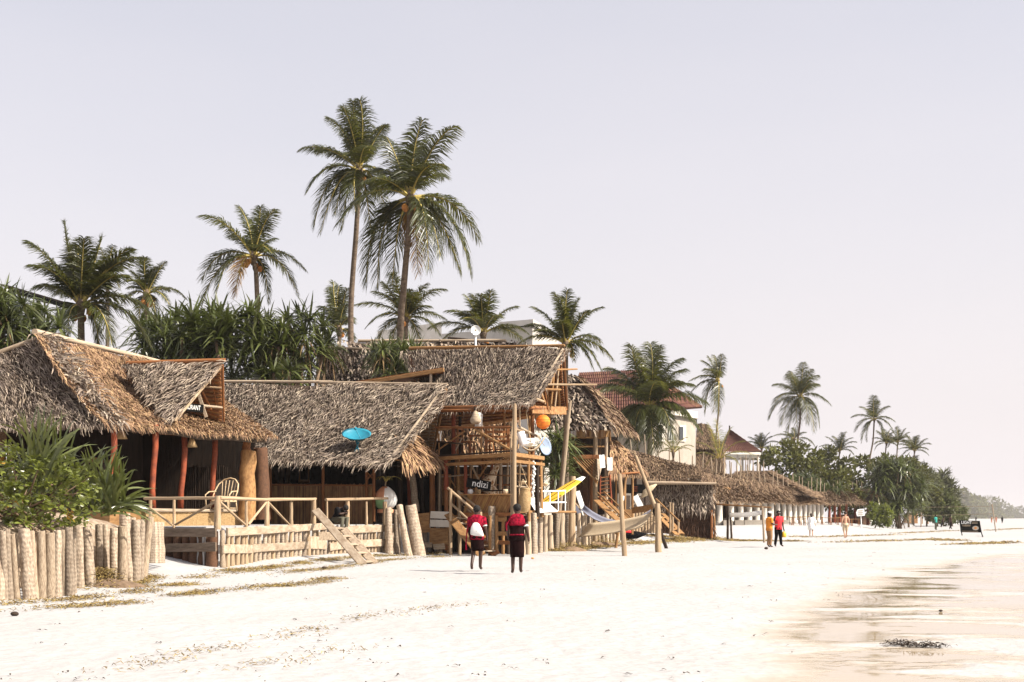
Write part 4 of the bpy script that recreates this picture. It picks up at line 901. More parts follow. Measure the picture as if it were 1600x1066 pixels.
for a_, b_, rd, m in (((690, 745, 50), (735, 742, 50), .025, 'grey'), ((752, 741, 50.4), (800, 744, 49), .025, 'timber'), ((806, 740, 48), (846, 744, 50), .03, 'timber'), ((806, 760, 48), (846, 763, 50), .03, 'grey'), ((690, 728, 50.2), (712, 762, 50.2), .03, 'timber'), ((764, 722, 50), (742, 756, 50), .03, 'timber'), ((808, 724, 48.4), (826, 745, 48.8), .025, 'pale'), ((686, 678, 50), (686, 712, 50), .03, 'timber'), ((752, 668, 48.6), (752, 708, 48.6), .03, 'timber'), ((770, 668, 48), (771, 708, 48), .03, 'orange'), ((690, 650, 51), (826, 648, 48.6), .03, 'timber'), ((812, 636, 47.8), (812, 668, 47.8), .03, 'pale')):
    pole('lashed_pole', W(*a_), W(*b_), rd, M_[m], h)
# hut roofs behind the tower
h = thing('hut_behind_tower', 'thatched hut roof with a dark ridge peeping up behind the tower ridge', 'hut', W(690, 700, 62))
thatch(h, Patch(W(545, 535, 63), W(806, 536, 61), W(806, 600, 58.5), W(545, 600, 60.5), .1, .06, 13), M_['tg'], **dict(GREY, col=.1, row=.24, wd=.1))
pole('ridge_pole', W(560, 533, 63), W(790, 532, 61), .08, M_['grey'], h); pole('ridge_pole', W(700, 528, 62), W(800, 537, 61), .05, M_['dark'], h)
thatch(h, Patch(W(690, 628, 62), W(806, 628, 61), W(806, 706, 58), W(690, 706, 59), 0, .03, 14), M_['tb'], **dict(COMB, row=.2, col=.07, wd=.06))
for x in (700, 750, 800): P_(x, 800, 59.2, .08, 'dark', h, (x, 700, 59.2), 'post')
h = thing('shaded_grey_hut', 'shaded grey thatched hut roof between the screwpines and the tallest trunk', 'hut', W(540, 700, 60))
thatch(h, Patch(W(500, 546, 61), W(600, 546, 60), W(605, 612, 57.5), W(495, 612, 58.5), .1, .06, 15), M_['tg'], **dict(GREY, col=.1, row=.24, wd=.09))
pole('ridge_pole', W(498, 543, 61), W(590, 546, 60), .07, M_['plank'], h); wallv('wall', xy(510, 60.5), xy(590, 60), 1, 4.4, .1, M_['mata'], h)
# ------------------------------------------------------------------ right-hand two-storey hut
h = thing('two_storey_hut', 'two-storey pole hut with rounded thatch hip right of the tower', 'hut', (3.5, 61, .5))
thatch(h, Patch(W(845, 572, 65), W(899, 588, 64), W(953, 668, 61), W(838, 668, 61), .1, .07, 16), M_['tg'], .18, fringe=1.2, **dict(GREY, row=.22, col=.09, wd=.095))
thatch(h, Patch(W(899, 588, 64), W(906, 592, 67.5), W(989, 677, 65), W(953, 668, 61), -.15, .03, 17), M_['tf'], .16, **dict(COMB, row=.2, col=.07, Ln=.55, wd=.06))
fl = [xy(868, 61.4), xy(944, 61.4), xy(962, 65), xy(962, 68), xy(868, 68)]
slabxy('upper_deck', fl, 4.2, 4.36, M_['orange'], h)
for x, y0, y1, Y, rd, m in ((930, 664, 846, 61.2, .11, 'pale'), (947, 666, 832, 62, .08, 'plank'), (884, 668, 716, 61.4, .06, 'timber'), (899, 690, 714, 61.6, .04, 'timber'), (937, 668, 714, 64, .06, 'plank'), (952, 672, 716, 66, .06, 'timber'), (925, 715, 835, 64, .09, 'orange')): P_(x, y1, Y, rd, m, h, (x+r_.uniform(-1, 1), y0, Y), 'post')
canes('bamboo_frieze', W(866, 683, 61.3), W(952, 683, 61.3), W(952, 671, 61.3), W(866, 671, 61.3), 50, M_['bam'], h)
for y in (684, 698): P_(870, y, 61.2, .04, 'timber', h, (944, y, 61.2), 'rail')
board('deck_beam', W(886, 714, 61), W(944, 714, 61), .2, .1, M_['orange'], h)
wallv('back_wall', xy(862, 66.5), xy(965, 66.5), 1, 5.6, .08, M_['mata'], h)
for i in range(8): board('wall_board', W(863+i*8.6, 800, 64.5), W(863+i*8.6, 718, 64.5), .27, .05, M_['rust'], h)
for i in range(9): t = i/8; P_(896+t*34, 717+0*t, 61, .022, 'timber', h, (934, 717+38*(1-t)*1.0+2, 60.8), 'slat')
P_(895, 716, 60.9, .045, 'timber', h, (934, 754, 60.7), 'brace'); panel('brace_board', [W(933, 717, 60.6), W(944, 717, 61.6), W(935, 752, 60.6)], .04, M_['plank'], h)
thatch(h, Patch(W(953, 690, 63), W(960, 690, 64.5), W(1004, 737, 63), W(953, 741, 61.5), -.05, .03, 18), M_['tb'], .12, name='lean_to_roof', **dict(COMB, row=.18, wd=.06))
for x, Y in ((976, 62), (988, 62.5), (962, 62.2)): P_(x, 835, Y, .05, 'timber', h, (x+1, 735, Y), 'post')
P_(953, 742, 61.6, .05, 'orange', h, (1002, 738, 62.4), 'beam')
for i, (a_, b_) in enumerate((((932, 782, 60.5), (982, 828, 57)), ((938, 776, 61.5), (990, 824, 58)))): board('stringer', W(*a_), W(*b_), .32, .06, M_['timber'], h, face=(.3, -1, .2))
for a_, b_ in (((934, 770, 60), (990, 826, 56.5)), ((943, 768, 61), (1000, 822, 57.5))): P_(*a_, .035, 'timber', h, b_, 'handrail')
for i in range(7): t = (i+.5)/7; board('tread', W(934+48*t, 786+40*t, 60.4-3.4*t), W(940+50*t, 781+42*t, 61.4-3.4*t), .26, .04, M_['plank'], h, face=(0, 0, 1))
l = thing('ladder', 'small red-brown wooden ladder leaning at the back of the two-storey hut', 'ladder', W(943, 790, 61))
for a_, b_ in (((937, 795), (938, 744)), ((956, 792), (953, 742))): P_(*a_, 60.9, .035, 'red', l, (*b_, 60.9), 'rail')
for i in range(8): P_(937, 789-i*6, 60.9, .022, 'orange', l, (955, 787-i*6, 60.9), 'rung')
dk = thing('dark_bar_board', 'dark counter board with faint red lines below the gallery', 'board', W(981, 775, 66))
wallv('board', xy(959, 66), xy(1012, 66), W(0, 771, 66).z, W(0, 757, 66).z, .08, M_['black'], dk)
for i in range(3): P_(989, 761+i*3.2, 65.9, .012, 'red', dk, (996, 761+i*3.2, 65.9), 'painted_line')
for x in (964, 1008): P_(x, 800, 66.1, .05, 'dark', dk, (x, 771, 66.1), 'leg')
for x, y, Y, lb, t_ in ((941, 721, 60.2, 'left white paper notice tilted on the pole of the two-storey hut', 5), (953, 725, 60.6, 'right white paper notice hanging straight beside the tilted one', 0)):
    o = thing('paper_notice', lb, 'notice', W(x, y, Y), 'paper notices on the pole hut'); M = facing(W(x, y, Y), (.2, -1, 0)) @ Matrix.Rotation(R(t_), 4, 'Z'); v, f = box((0, 0, 0), (.25, .62, .012), M); part('sheet', mesh('sheet', v, f, M_['wpaint']), o); pole('hanging_nail', M @ Vector((0, .3, 0)), M @ Vector((0, .3, .05)), .012, M_['black'], o)
# ------------------------------------------------------------------ thatched booth with steps
b0 = G(1065, 838); Y0 = b0.y; h = thing('thatched_booth', 'squat booth walled in grey and red-brown thatch with a flat top beside wooden steps', 'booth', b0)
zb, zt = b0.z-.1, W(0, 757, Y0).z; zm = W(0, 797, Y0).z
for nm, a_, b_ in (('front_wall', xy(1022, Y0+.3), xy(1110, Y0)), ('side_wall', xy(1110, Y0), (xy(1110, Y0)[0]+.5, Y0+3.4)), ('back_wall', (xy(1110, Y0)[0]+.5, Y0+3.4), xy(1022, Y0+3.6)), ('side_wall', xy(1022, Y0+3.6), xy(1022, Y0+.3))):
    pA = Patch((*a_, zt), (*b_, zt), (b_[0], b_[1]-.15, zm), (a_[0], a_[1]-.15, zm), 0, .03, 19)
    s = slab(nm, Patch((*a_, zt), (*b_, zt), (*b_, zb), (*a_, zb), 0, .02, 20), .12, M_['tdk'], h, m2=M_['tdk'])
    part('thatch', quads('thatch', blades(pA, None, .17, .05, .36, .055, .35, .35, 1.1, 1.3), M_['tg']), s, None, None, 'stuff')
    part('thatch', quads('thatch', blades(Patch((a_[0], a_[1], zm), (b_[0], b_[1], zm), (b_[0], b_[1], zb), (a_[0], a_[1], zb), 0, .02, 21), None, .16, .035, .5, .03, .14, .2, .8, .6), M_['rust']), s, None, 'red-brown lower thatch', 'stuff')  # red-brown thatch, taken darker still for the shade on it
slabxy('flat_top', [xy(1014, Y0-.3), xy(1118, Y0-.6), (xy(1116, Y0)[0]+.6, Y0+3.8), xy(1014, Y0+4)], zt-.02, zt+.1, M_['grey'], h)
pole('edge_pole', v3(xy(1012, Y0-.5), zt+.1), v3(xy(1119, Y0-.8), zt+.02), .08, M_['grey'], h); pole('corner_post', v3(xy(1112, Y0-.2), zb), v3(xy(1112, Y0-.3), zm), .07, M_['orange'], h); pole('corner_post', v3(xy(1117, Y0+1), zb), v3(xy(1114, Y0+1), zt), .06, M_['timber'], h)
h = thing('wooden_steps', 'wooden steps with tall handrail posts in front of the squat booth', 'steps', W(1045, 835, Y0-4))
board('stringer', W(1028, 805, Y0-2), W(1058, 836, Y0-5), .3, .06, M_['timber'], h, face=(.3, -1, .2)); board('stringer', W(1036, 803, Y0-1), W(1066, 834, Y0-4), .3, .06, M_['timber'], h, face=(.3, -1, .2))
P_(1025, 780, Y0-3, .05, 'timber', h, (1062, 815, Y0-5.5), 'handrail')
for x, y0, y1 in ((1047, 785, 838), (1051, 786, 838), (1060, 812, 836), (1030, 788, 838)): P_(x, y1, Y0-4.5, .06, 'pale', h, (x, y0, Y0-4.5), 'post')
for i in range(5): t = (i+.5)/5; board('tread', W(1029+30*t, 807+30*t, Y0-2.1-3*t), W(1037+30*t, 805+30*t, Y0-1.1-3*t), .28, .05, M_['timber'], h, face=(0, 0, 1))
# ------------------------------------------------------------------ gallery and colonnade with long thatched roofs
def sticks(h, a, b, n, L=.9, m='grey'):
    for i in range(n):
        p = Vector(a).lerp(Vector(b), (i+.5)/n)+Vector((r_.uniform(-.1, .1), 0, -.15)); pole('ridge_stick', p, p+Vector((r_.uniform(-.12, .12), 0, L*r_.uniform(.7, 1.25))), .045, M_[m], h)
h = thing('thatched_gallery', 'upper beach gallery of white piers under a long brown thatched roof', 'gallery', W(1050, 790, 92))
a_, b_, c_, d_ = W(978, 702, 86), W(1160, 748, 112), W(1150, 768, 106), W(962, 738, 83)
thatch(h, Patch(a_, b_, c_, d_, .1, .08, 22), M_['tf'], .2, **FARK); slab('roof', Patch(b_, a_, a_+Vector((-5, 4, -2.6)), b_+Vector((-5, 4, -2)), 0, .05, 23), .2, M_['tdk'], h)
sticks(h, a_, b_, 11, 1.3)
for i in range(9):
    t = i/8; x = 962+148*t; Y = 85+15*t; y0 = 740+14*t
    v, f = box((0, 0, 0), (.34+.1*(i % 2), .3, 3.4)); part('pier', mesh('pier', v, f, M_['cream']), h, Matrix.Translation(W(x, y0+20, Y)-Vector((0, 0, .6))))
wallv('back_wall', xy(960, 89), xy(1115, 104), .6, 4.6, .1, M_['rust'], h); board('eave_beam', W(962, 741, 84), W(1140, 764, 104), .2, .1, M_['timber'], h); wallv('parapet', xy(958, 84.7), xy(1112, 100.5), .5, 2.9, .15, M_['dark'], h)
h = thing('thatched_colonnade', 'long row of stout white columns under a brown thatched beach roof', 'colonnade', W(1200, 820, 120))
L0, L1 = Vector((*xy(1124, 99), 0)), Vector((*xy(1284, 149), 0)); nrm_s = Vector((1, -.55, 0)).normalized()
a_, b_, c_, d_ = W(1112, 742, 100), W(1290, 770, 152), W(1305, 786, 152), W(1112, 784, 96)
thatch(h, Patch(a_, b_, c_, d_, .15, .1, 24), M_['tf'], .22, **FARK); slab('roof', Patch(b_, a_, a_+Vector((-5, 4, -2.2)), b_+Vector((-5, 4, -2.2)), 0, .05, 25), .2, M_['tdk'], h); slab('end_roof', Patch(a_+Vector((-4, 3.5, -1.9)), a_, d_, d_+Vector((-7, 3, 0)), .1, .05, 26), .2, M_['tf'], h)
sticks(h, a_, b_, 20, 1.5)
for i in range(17):
    t = (i/16)**.92; p = L0.lerp(L1, t); z = gz(p.x, p.y); zt = W(0, 786, p.y).z+.25
    v, f = lathe([(.34, 0), (.34, .35), (.25, .4), (.23, zt-z-.25), (.30, zt-z-.2), (.30, zt-z)], 12, True); part('column', mesh('column', v, f, M_['white'], True), h, Matrix.Translation((p.x, p.y, z-.05)))
    if i < 8:
        v, f = box((0, 0, .25), (.7, .6, .5)); part('plinth', mesh('plinth', v, f, M_['cream']), h, Matrix.Translation((p.x+.55, p.y-.5, z-.1)))
wallv('back_wall', (L0.x-3.5, L0.y+2), (L1.x-3.5, L1.y+2), .4, 3.3, .1, M_['cream'], h)
for i in range(9): p = L0.lerp(L1, (i+.3)/18)+Vector((-3.35, 1.9, 0)); v, f = box((0, 0, 1.6), (.1, .9, 1.5)); part('doorway', mesh('doorway', v, f, M_['rust']), h, Matrix.Translation((p.x, p.y, gz(p.x, p.y)-.3)))
for i in range(11): p = L0.lerp(L1, i/26); zt = W(0, 788, p.y).z; pole('rafter_end', (p.x, p.y, zt), (p.x+.55, p.y-.5, zt+.5), .03, M_['pale'], h)
h = thing('peaked_thatch_roof', 'peaked brown thatched roof bristling with sticks behind the colonnade', 'roof', W(1170, 800, 130))
a_, b_ = W(1152, 737, 128), W(1196, 736, 132); thatch(h, Patch(a_, b_, W(1258, 772, 130), W(1090, 772, 122), .1, .06, 27), M_['tf'], .2, **FARK); sticks(h, a_, b_, 6, 1.5)
thatch(h, Patch(b_, W(1204, 738, 138), W(1285, 778, 146), W(1258, 772, 130), .0, .05, 28), M_['tf'], .2, **FARK)
for x in (1100, 1160, 1220): P_(x, 815, 131, .12, 'dark', h, (x, 770, 131), 'post')
h = thing('round_roofed_bar', 'small brown thatched bar on dark posts at the far end of the row', 'bar', W(1335, 815, 160))
a_, b_ = W(1296, 767, 152), W(1350, 766, 168); thatch(h, Patch(a_, b_, W(1380, 784, 165), W(1290, 787, 146), -.1, .08, 29), M_['tf'], .22, **dict(FARK, row=.35, Ln=.8)); slab('roof', Patch(b_, a_, a_+Vector((-4, 4, -1.6)), b_+Vector((-4, 4, -1.6)), 0, .05, 30), .2, M_['tdk'], h); sticks(h, a_, b_, 7, 1.2)
for x, Y in ((1296, 150), (1304, 152), (1312, 154), (1322, 157), (1336, 161), (1356, 164)): p = on_ground(*xy(x, Y)); pole('post', p, (p.x, p.y, W(0, 784, Y).z), .17, M_['red'], h)
wallv('bar_counter', xy(1300, 156), xy(1352, 166), .5, 1.8, .15, M_['rust'], h)
# tables and chairs on the sand in front of the colonnade
tp = None; r2 = random.Random(3)
for i in range(12):
    x = 1232+i*11.5+r2.uniform(-2, 2); p = G(x, 820+r2.uniform(-1.5, 2.5))
    if tp is None:
        tp = thing('beach_table', 'small brown wooden table on the sand in front of the colonnade', 'table', p, 'wooden tables before the colonnade')
        board('tabletop', p+Vector((-.55, 0, .72)), p+Vector((.55, 0, .72)), .7, .05, M_['timber'], tp, face=(0, 0, 1))
        for sx in (-.45, .45):
            for sy in (-.28, .28): pole('leg', p+Vector((sx, sy, 0)), p+Vector((sx, sy, .7)), .035, M_['orange'], tp)
        T0 = p
    else:
        c = bpy.data.objects.new('beach_table', None); put(c, None, Matrix.Translation(p)); tag(c, tp['label'], 'table', tp['group'])
        for ch in tp.children:
            k = ch.copy(); put(k, c, Matrix.Translation(p-T0) @ WM[ch])
# ------------------------------------------------------------------ houses behind
W0, xy0 = W, xy; YS = 1.16
def W(px, py, Y): return W0(px, py, Y*YS)
def xy(px, Y): return xy0(px, Y*YS)
h = thing('red_tiled_house', 'white house with a steep red tiled roof behind the large bushy palm', 'house', W(1000, 700, 92))
def tiled(h, TL, TR, BR, BL, name='tiled_roof', nr=9, nc=30):
    pt = Patch(TL, TR, BR, BL, 0, 0, 0); s = slab(name, pt, .15, M_['tile'], h, 4, 3, m2=M_['tile'])
    V, F = [], []
    for i in range(nr):
        for j in range(nc):
            u0, u1 = (j+.06)/nc, (j+.94)/nc; q = pt.at(np.array([u0, (u0+u1)/2, u1]*2), np.array([i/nr]*3+[(i+1.05)/nr]*3)); n = pt.n
            b = len(V); V += [q[0]+n*.03, q[1]+n*.09, q[2]+n*.03, q[3]+n*.07, q[4]+n*.14, q[5]+n*.07]; F += [(b, b+3, b+4, b+1), (b+1, b+4, b+5, b+2)]
    part('tiles', mesh('tiles', V, F, M_['tile']), s, None, None, 'stuff')
tiled(h, W(905, 583, 97), W(1006, 578, 95), W(1018, 642, 90), W(884, 648, 92), nr=12, nc=34)
tiled(h, W(1006, 578, 95), W(1012, 578, 99), W(1098, 636, 97), W(1018, 642, 90), nr=10, nc=20)
v, f = prism([xy(905, 93), xy(1019, 91), xy(1086, 97), xy(1086, 105), xy(905, 103)], .5, W(0, 640, 93).z+.1, None); part('wall', mesh('wall', v, f, M_['cream']), h)  # white wall given a darker cream to carry the house's shadow
v, f = prism([xy(1018, 90.4), xy(1090, 96.6), xy(1090, 97.4), xy(1018, 91.2)], W(0, 648, 93).z, W(0, 637, 93).z, None); part('cornice', mesh('cornice', v, f, M_['white']), h)
for x, y0, y1, Y in ((1032, 662, 690, 92), (1048, 664, 690, 93.4), (1065, 665, 690, 95)):
    s = panel('window', [W(x-5, y1, Y-.35), W(x+5, y1, Y+.45), W(x+5, y0, Y+.45), W(x-5, y0, Y-.35)], .12, M_['white'], h); panel('pane', [W(x-3.8, y1-2, Y-.42), W(x+3.8, y1-2, Y+.24), W(x+3.8, y0+2, Y+.24), W(x-3.8, y0+2, Y-.42)], .05, M_['glass'], s)
h = thing('white_end_building', 'plain bright white building end showing above the gallery roof', 'building', W(1058, 750, 104))
v, f = prism([xy(1040, 103), xy(1087, 103), xy(1087, 112), xy(1040, 112)], .5, W(0, 655, 103).z, None); part('wall', mesh('wall', v, f, M_['white']), h); v, f = prism([xy(1037, 102.7), xy(1089, 102.7), xy(1089, 112.3), xy(1037, 112.3)], W(0, 655, 103).z, W(0, 652, 103).z, None); part('roof_edge', mesh('roof_edge', v, f, M_['conc']), h)
for x in (1052, 1064, 1076): s = panel('window', [W(x-3, 712, 102.9), W(x+3, 712, 102.9), W(x+3, 695, 102.9), W(x-3, 695, 102.9)], .1, M_['conc'], h); panel('pane', [W(x-2, 710, 102.7), W(x+2, 710, 102.7), W(x+2, 697, 102.7), W(x-2, 697, 102.7)], .05, M_['glass'], s)
YS = 1.22
h = thing('thatched_turret', 'narrow shaded thatched turret between the white building and the red pavilion', 'hut', W(1108, 740, 108))
thatch(h, Patch(W(1090, 662, 110), W(1104, 662, 110), W(1132, 700, 108), W(1088, 700, 106), .1, .05, 31), M_['tf'], .2, **FARK); thatch(h, Patch(W(1088, 696, 107), W(1130, 698, 109), W(1130, 745, 108), W(1088, 745, 106), 0, .04, 32), M_['tf'], .2, **FARK)
YS = 1.4
h = thing('red_pavilion', 'pavilion with a pyramid roof of red tiles on white posts', 'pavilion', W(1162, 740, 112))
ap = W(1140, 672, 114); e = [W(1122, 708, 118), W(1128, 708, 108), W(1189, 706, 109), W(1184, 706, 120)]
tiled(h, ap, ap, e[1], e[0], 'tiled_roof', 8, 12); tiled(h, ap, ap, e[2], e[1], 'tiled_roof', 8, 18); tiled(h, ap, ap, e[3], e[2], 'tiled_roof', 8, 14)
pole('finial', ap, ap+Vector((0, 0, .55)), .09, M_['dark'], h); pole('hip_roll', ap, e[1], .1, M_['dark'], h); pole('hip_roll', ap, e[2], .1, M_['dark'], h)
v, f = prism([(p.x, p.y) for p in e], e[2].z-.35, e[2].z-.05, None); part('cornice', mesh('cornice', v, f, M_['white']), h)
for x, Y in ((1132, 109), (1152, 109), (1172, 109.4), (1184, 109.8), (1160, 118)): pole('post', W(x, 745, Y), W(x, 708, Y), .14, M_['white'], h)
W, xy = W0, xy0
h = thing('pale_concrete_building', 'pale flat-roofed concrete building half hidden behind the palms over the tower', 'building', W(740, 600, 100))
v, f = prism([xy(690, 100), xy(832, 96), xy(872, 104), xy(872, 112), xy(690, 112)], .8, W(0, 516, 98).z, None); part('wall', mesh('wall', v, f, M_['conc']), h)
v, f = prism([xy(780, 96.8), xy(833, 95.4), xy(862, 101), xy(800, 106)], W(0, 516, 98).z, W(0, 504, 97).z, None); part('roof_block', mesh('roof_block', v, f, M_['conc']), h); v, f = prism([xy(590, 110), xy(690, 105), xy(690, 116), xy(590, 116)], .8, W(0, 512, 108).z, None); part('wing', mesh('wing', v, f, M_['white']), h)
for x in (705, 735, 765, 795, 818): s = panel('window', [W(x-5, 560, 96), W(x+5, 560, 95.9), W(x+5, 535, 95.9), W(x-5, 535, 96)], .1, M_['white'], h); panel('pane', [W(x-4, 558, 95.9), W(x+4, 558, 95.8), W(x+4, 537, 95.8), W(x-4, 537, 95.9)], .05, M_['glass'], s)
h = thing('dark_roof_eave', 'thin dark roof edge slanting behind the big leafy palm at upper left', 'roof', W(60, 470, 70))
panel('roof', [W(10, 448, 70), W(112, 478, 66), W(112, 484, 66), W(10, 456, 70)], .2, M_['black'], h); panel('roof_top', [W(10, 448, 70.2), W(112, 478, 66.2), W(70, 474, 76), W(0, 446, 78)], .1, M_['tdk'], h); P_(60, 560, 69, .12, 'dark', h, (60, 466, 69), 'post')
h = thing('small_beach_stall', 'small thatched stall on poles under the light green trees', 'stall', G(1440, 819))
p = G(1440, 819); Y = p.y
thatch(h, Patch(W(1436, 772, Y+4), W(1444, 772, Y+6), W(1466, 791, Y+2), W(1428, 795, Y-2), 0, .04, 33), M_['tf'], .15, **FARK)
for x in (1428, 1441, 1450, 1464): q = W(x, 818, Y); q.z = gz(q.x, q.y); pole('post', q, W(x, 791, Y), .1, M_['timber'], h)
canes('stall_front', W(1412, 818, Y-1), W(1434, 818, Y-1), W(1434, 797, Y-1), W(1412, 804, Y-1), 18, M_['tun'], h)
# ------------------------------------------------------------------ log palisade at far left
h = thing('log_palisade', 'palisade of thick pale palm logs in the left foreground', 'palisade', G(110, 932))
for xt, xb, wd, yt, yb in ((-14, -13, 15, 830, 938), (-2, 0, 12, 832, 938), (6, 8, 10, 831, 938), (12, 16, 12, 830, 937), (20, 27, 12, 833, 937), (36, 46, 20, 827, 937), (49, 56, 10, 832, 936), (62, 65, 15, 833, 936), (77, 78, 16, 832, 935), (90, 90, 11, 829, 933), (99, 100, 9, 829, 931), (109, 110, 13, 827, 931), (117, 116, 7, 833, 927),
                           (122, 125, 13, 823, 920), (135, 142, 17, 823, 918), (153, 155, 12, 821, 913), (164, 168, 10, 822, 914), (177, 178, 12, 824, 913), (190, 192, 13, 821, 917), (198, 203, 10, 819, 914), (213, 211, 14, 813, 911), (222, 217, 11, 810, 909), (233, 221, 12, 808, 905)):
    p = G(xb, yb); t = W(xt+r_.uniform(-2, 2), yt+r_.uniform(-3, 2), p.y+r_.uniform(-.1, .15)); p.z -= .1
    pole('log', p, t, wd*r_.uniform(.47, .58)*p.y/2000, M_['bark'] if r_.random() < .75 else M_['grey'], h)
for xt, xb, wd, yt, Y in ((196, 196, 17, 803, 28.3), (206, 206, 13, 809, 29.0)): pole('log', W(xb, 880, Y), W(xt, yt, Y), wd*.5*Y/2000, M_['bark'], h)
for i in range(6): P_(236+i*3, 880, 30+i*.5, .1, 'bark', h, (236+i*3, 816, 30+i*.5), 'log')
# ------------------------------------------------------------------ retaining wall of the terrace
h = thing('retaining_wall', 'low wall of small poles with bleached boards holding up the sand terrace', 'wall', (-6.6, 42, 0))
EX = [345, 483, 619]; EYs = [34.5, 42.5, 48.4]
def E(px, py, off=0):
    "point on the wall face at this picture column"
    Y = float(np.interp(px, EX, EYs))+off; return W(px, py, Y)
def Ez(px, z, off=0):
    p = E(px, 800, off); p.z = z; return p
x = 348
while x < 622:
    Y = float(np.interp(x, EX, EYs)); wd = (8.2-3.0*(x-345)/275)*r_.uniform(.8, 1.15)
    p = Ez(x, -.1); p.z = gz(p.x, p.y)-.08
    q = Ez(x+r_.uniform(-1, 2.5), r_.uniform(1.0, 1.13)); pole('post', p, q, wd*.5*Y/2000*1.05, r_.choice([M_['grey'], M_['bark'], M_['pale']]), h); x += wd*.98
for (x0, y0), (x1, y1), wd, m, o in (((355, 832), (466, 825), .24, 'plank', -.14), ((460, 826), (512, 822), .24, 'plank', -.17), ((348, 858), (395, 858), .25, 'plank', -.16), ((394, 857), (482, 852), .25, 'plank', -.18), ((484, 848), (510, 849), .42, 'plank', -.17), ((497, 838), (532, 838), .3, 'grey', -.18), ((515, 855), (560, 849), .28, 'plank', -.18),
                              ((540, 828), (618, 825), .27, 'plank', -.14), ((557, 850), (621, 847), .28, 'plank', -.18)):
    board('board', E(x0, y0, o), E(x1, y1, o), wd, .045, M_[m], h, face=(.9, -.42, 0))
# return side: dark wood, with its shade put into the colour too
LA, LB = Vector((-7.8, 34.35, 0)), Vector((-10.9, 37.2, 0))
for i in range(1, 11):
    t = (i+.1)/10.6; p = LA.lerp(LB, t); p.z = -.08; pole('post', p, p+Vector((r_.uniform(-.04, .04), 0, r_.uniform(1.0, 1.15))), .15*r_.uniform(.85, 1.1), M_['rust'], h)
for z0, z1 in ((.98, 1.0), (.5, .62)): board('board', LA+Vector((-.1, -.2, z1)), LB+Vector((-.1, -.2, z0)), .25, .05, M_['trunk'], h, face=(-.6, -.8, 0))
# ------------------------------------------------------------------ terrace railing
def railing(name, label, posts, rails, braces, group=None):
    o = thing(name, label, 'railing', E(posts[0][0], 822), group)
    for x, y, rd in posts: pole('post', Ez(x, 1.08, .12), E(x+r_.uniform(-.5, .5), y, .12), rd, M_['pale'], o)
    for (x0, y0), (x1, y1) in rails: pole('rail', E(x0, y0, .1), E(x1, y1, .1), .05, M_['pale'], o)
    for (x0, y0), (x1, y1) in braces: pole('brace', E(x0, y0, .08), E(x1, y1, .08), .035, M_['pale'], o)
    return o
o = railing('pole_railing', 'long peeled pole railing with diagonal braces in front of the restaurant hut', [(340, 775, .085), (385, 782, .045), (417, 783, .075), (455, 784, .055), (490, 779, .085)], [((343, 778), (420, 781)), ((416, 781), (493, 780))], [((343, 784), (383, 820)), ((388, 820), (416, 785)), ((419, 785), (453, 821))])
for x, y, rd in ((272, 777, .04), (235, 778, .05)): Y = 34.5+2.5*(345-x)/117; p = W(x, 822, Y+.1); p.z = 1.08; pole('post', p, W(x, y, Y+.1), rd, M_['pale'], o)
pole('rail', W(226, 779, 36.9), W(342, 778, 34.6), .045, M_['pale'], o)
pole('brace', W(337, 784, 34.65), W(274, 820, 36), .035, M_['pale'], o); pole('brace', W(236, 795, 36.7), W(270, 821, 36.1), .03, M_['pale'], o)
railing('pole_railing', 'short peeled pole railing behind the seated man', [(511, 782, .035), (543, 783, .075), (573, 784, .045), (602, 784, .085)], [((509, 781), (606, 779))], [])
# ladder stair
h = thing('ladder_stair', 'steep plank ladder stair leading from the sand up to the terrace', 'stairs', G(570, 880))
b0, b1 = G(567, 882), G(581, 879.5); t0, t1 = E(493, 797, -.1), W(517, 806, E(505, 800, .2).y)
b1 = b0+Vector((.27, .72, 0)); t1 = (t0+Vector((.27, .72, 0))).lerp(b1, .38)
board('stringer', b0, t0, .27, .05, M_['plank'], h, face=(.3, -1, 0)); board('stringer', b1, t1, .27, .05, M_['grey'], h, face=(.3, -1, 0))
for i in range(5): t = .04+i*.15; board('tread', b0.lerp(t0, t)+Vector((0, .03, 0)), b1.lerp(t1, t/.62)-Vector((0, .03, 0)), .2, .04, M_['plank'], h, face=(.15, -.1, 1))
# leaning logs and board fence up to the tower stair
for i, (xt, xb, yt, yb, wd, lb) in enumerate(((607, 609, 794, 866, 11, 'short leaning log stub at the railing end'), (619, 622, 797, 866, 9, 'thin log post beside the railing end'), (624, 640, 789, 868, 11, 'slim palm log leaning left beside the thick one'), (642, 655, 790, 868, 19, 'thickest pale palm log leaning at the terrace end'))):
    p = G(xb, yb); o = thing('leaning_log', lb, 'log', p, 'logs at the terrace end'); p = p-Vector((0, 0, .1)); pole('log', p, W(xt, yt, p.y+.3), wd*.5*p.y/2000, M_['bark'], o)
h = thing('board_fence', 'patchwork fence of light boards and plywood between the leaning logs and the tower stair', 'fence', G(680, 863))
Yf = 49.3
for pts, m, lb in (([(651, 803), (671, 801), (671, 832), (652, 833)], 'timber', 'plywood sheet'), ([(673, 799), (702, 800), (702, 811), (672, 810)], 'white', 'white board'), ([(672, 812), (702, 813), (702, 824), (672, 823)], 'white', None), ([(671, 825), (700, 826), (700, 852), (671, 850)], 'timber', 'plywood sheet'), ([(658, 848), (675, 848), (675, 856), (658, 856)], 'grey', None), ([(676, 851), (694, 849), (696, 858), (678, 859)], 'plank', None)):
    panel('board', [W(x, y, Yf+.01*i) for i, (x, y) in enumerate(pts)], .04, M_[m], h, lb)
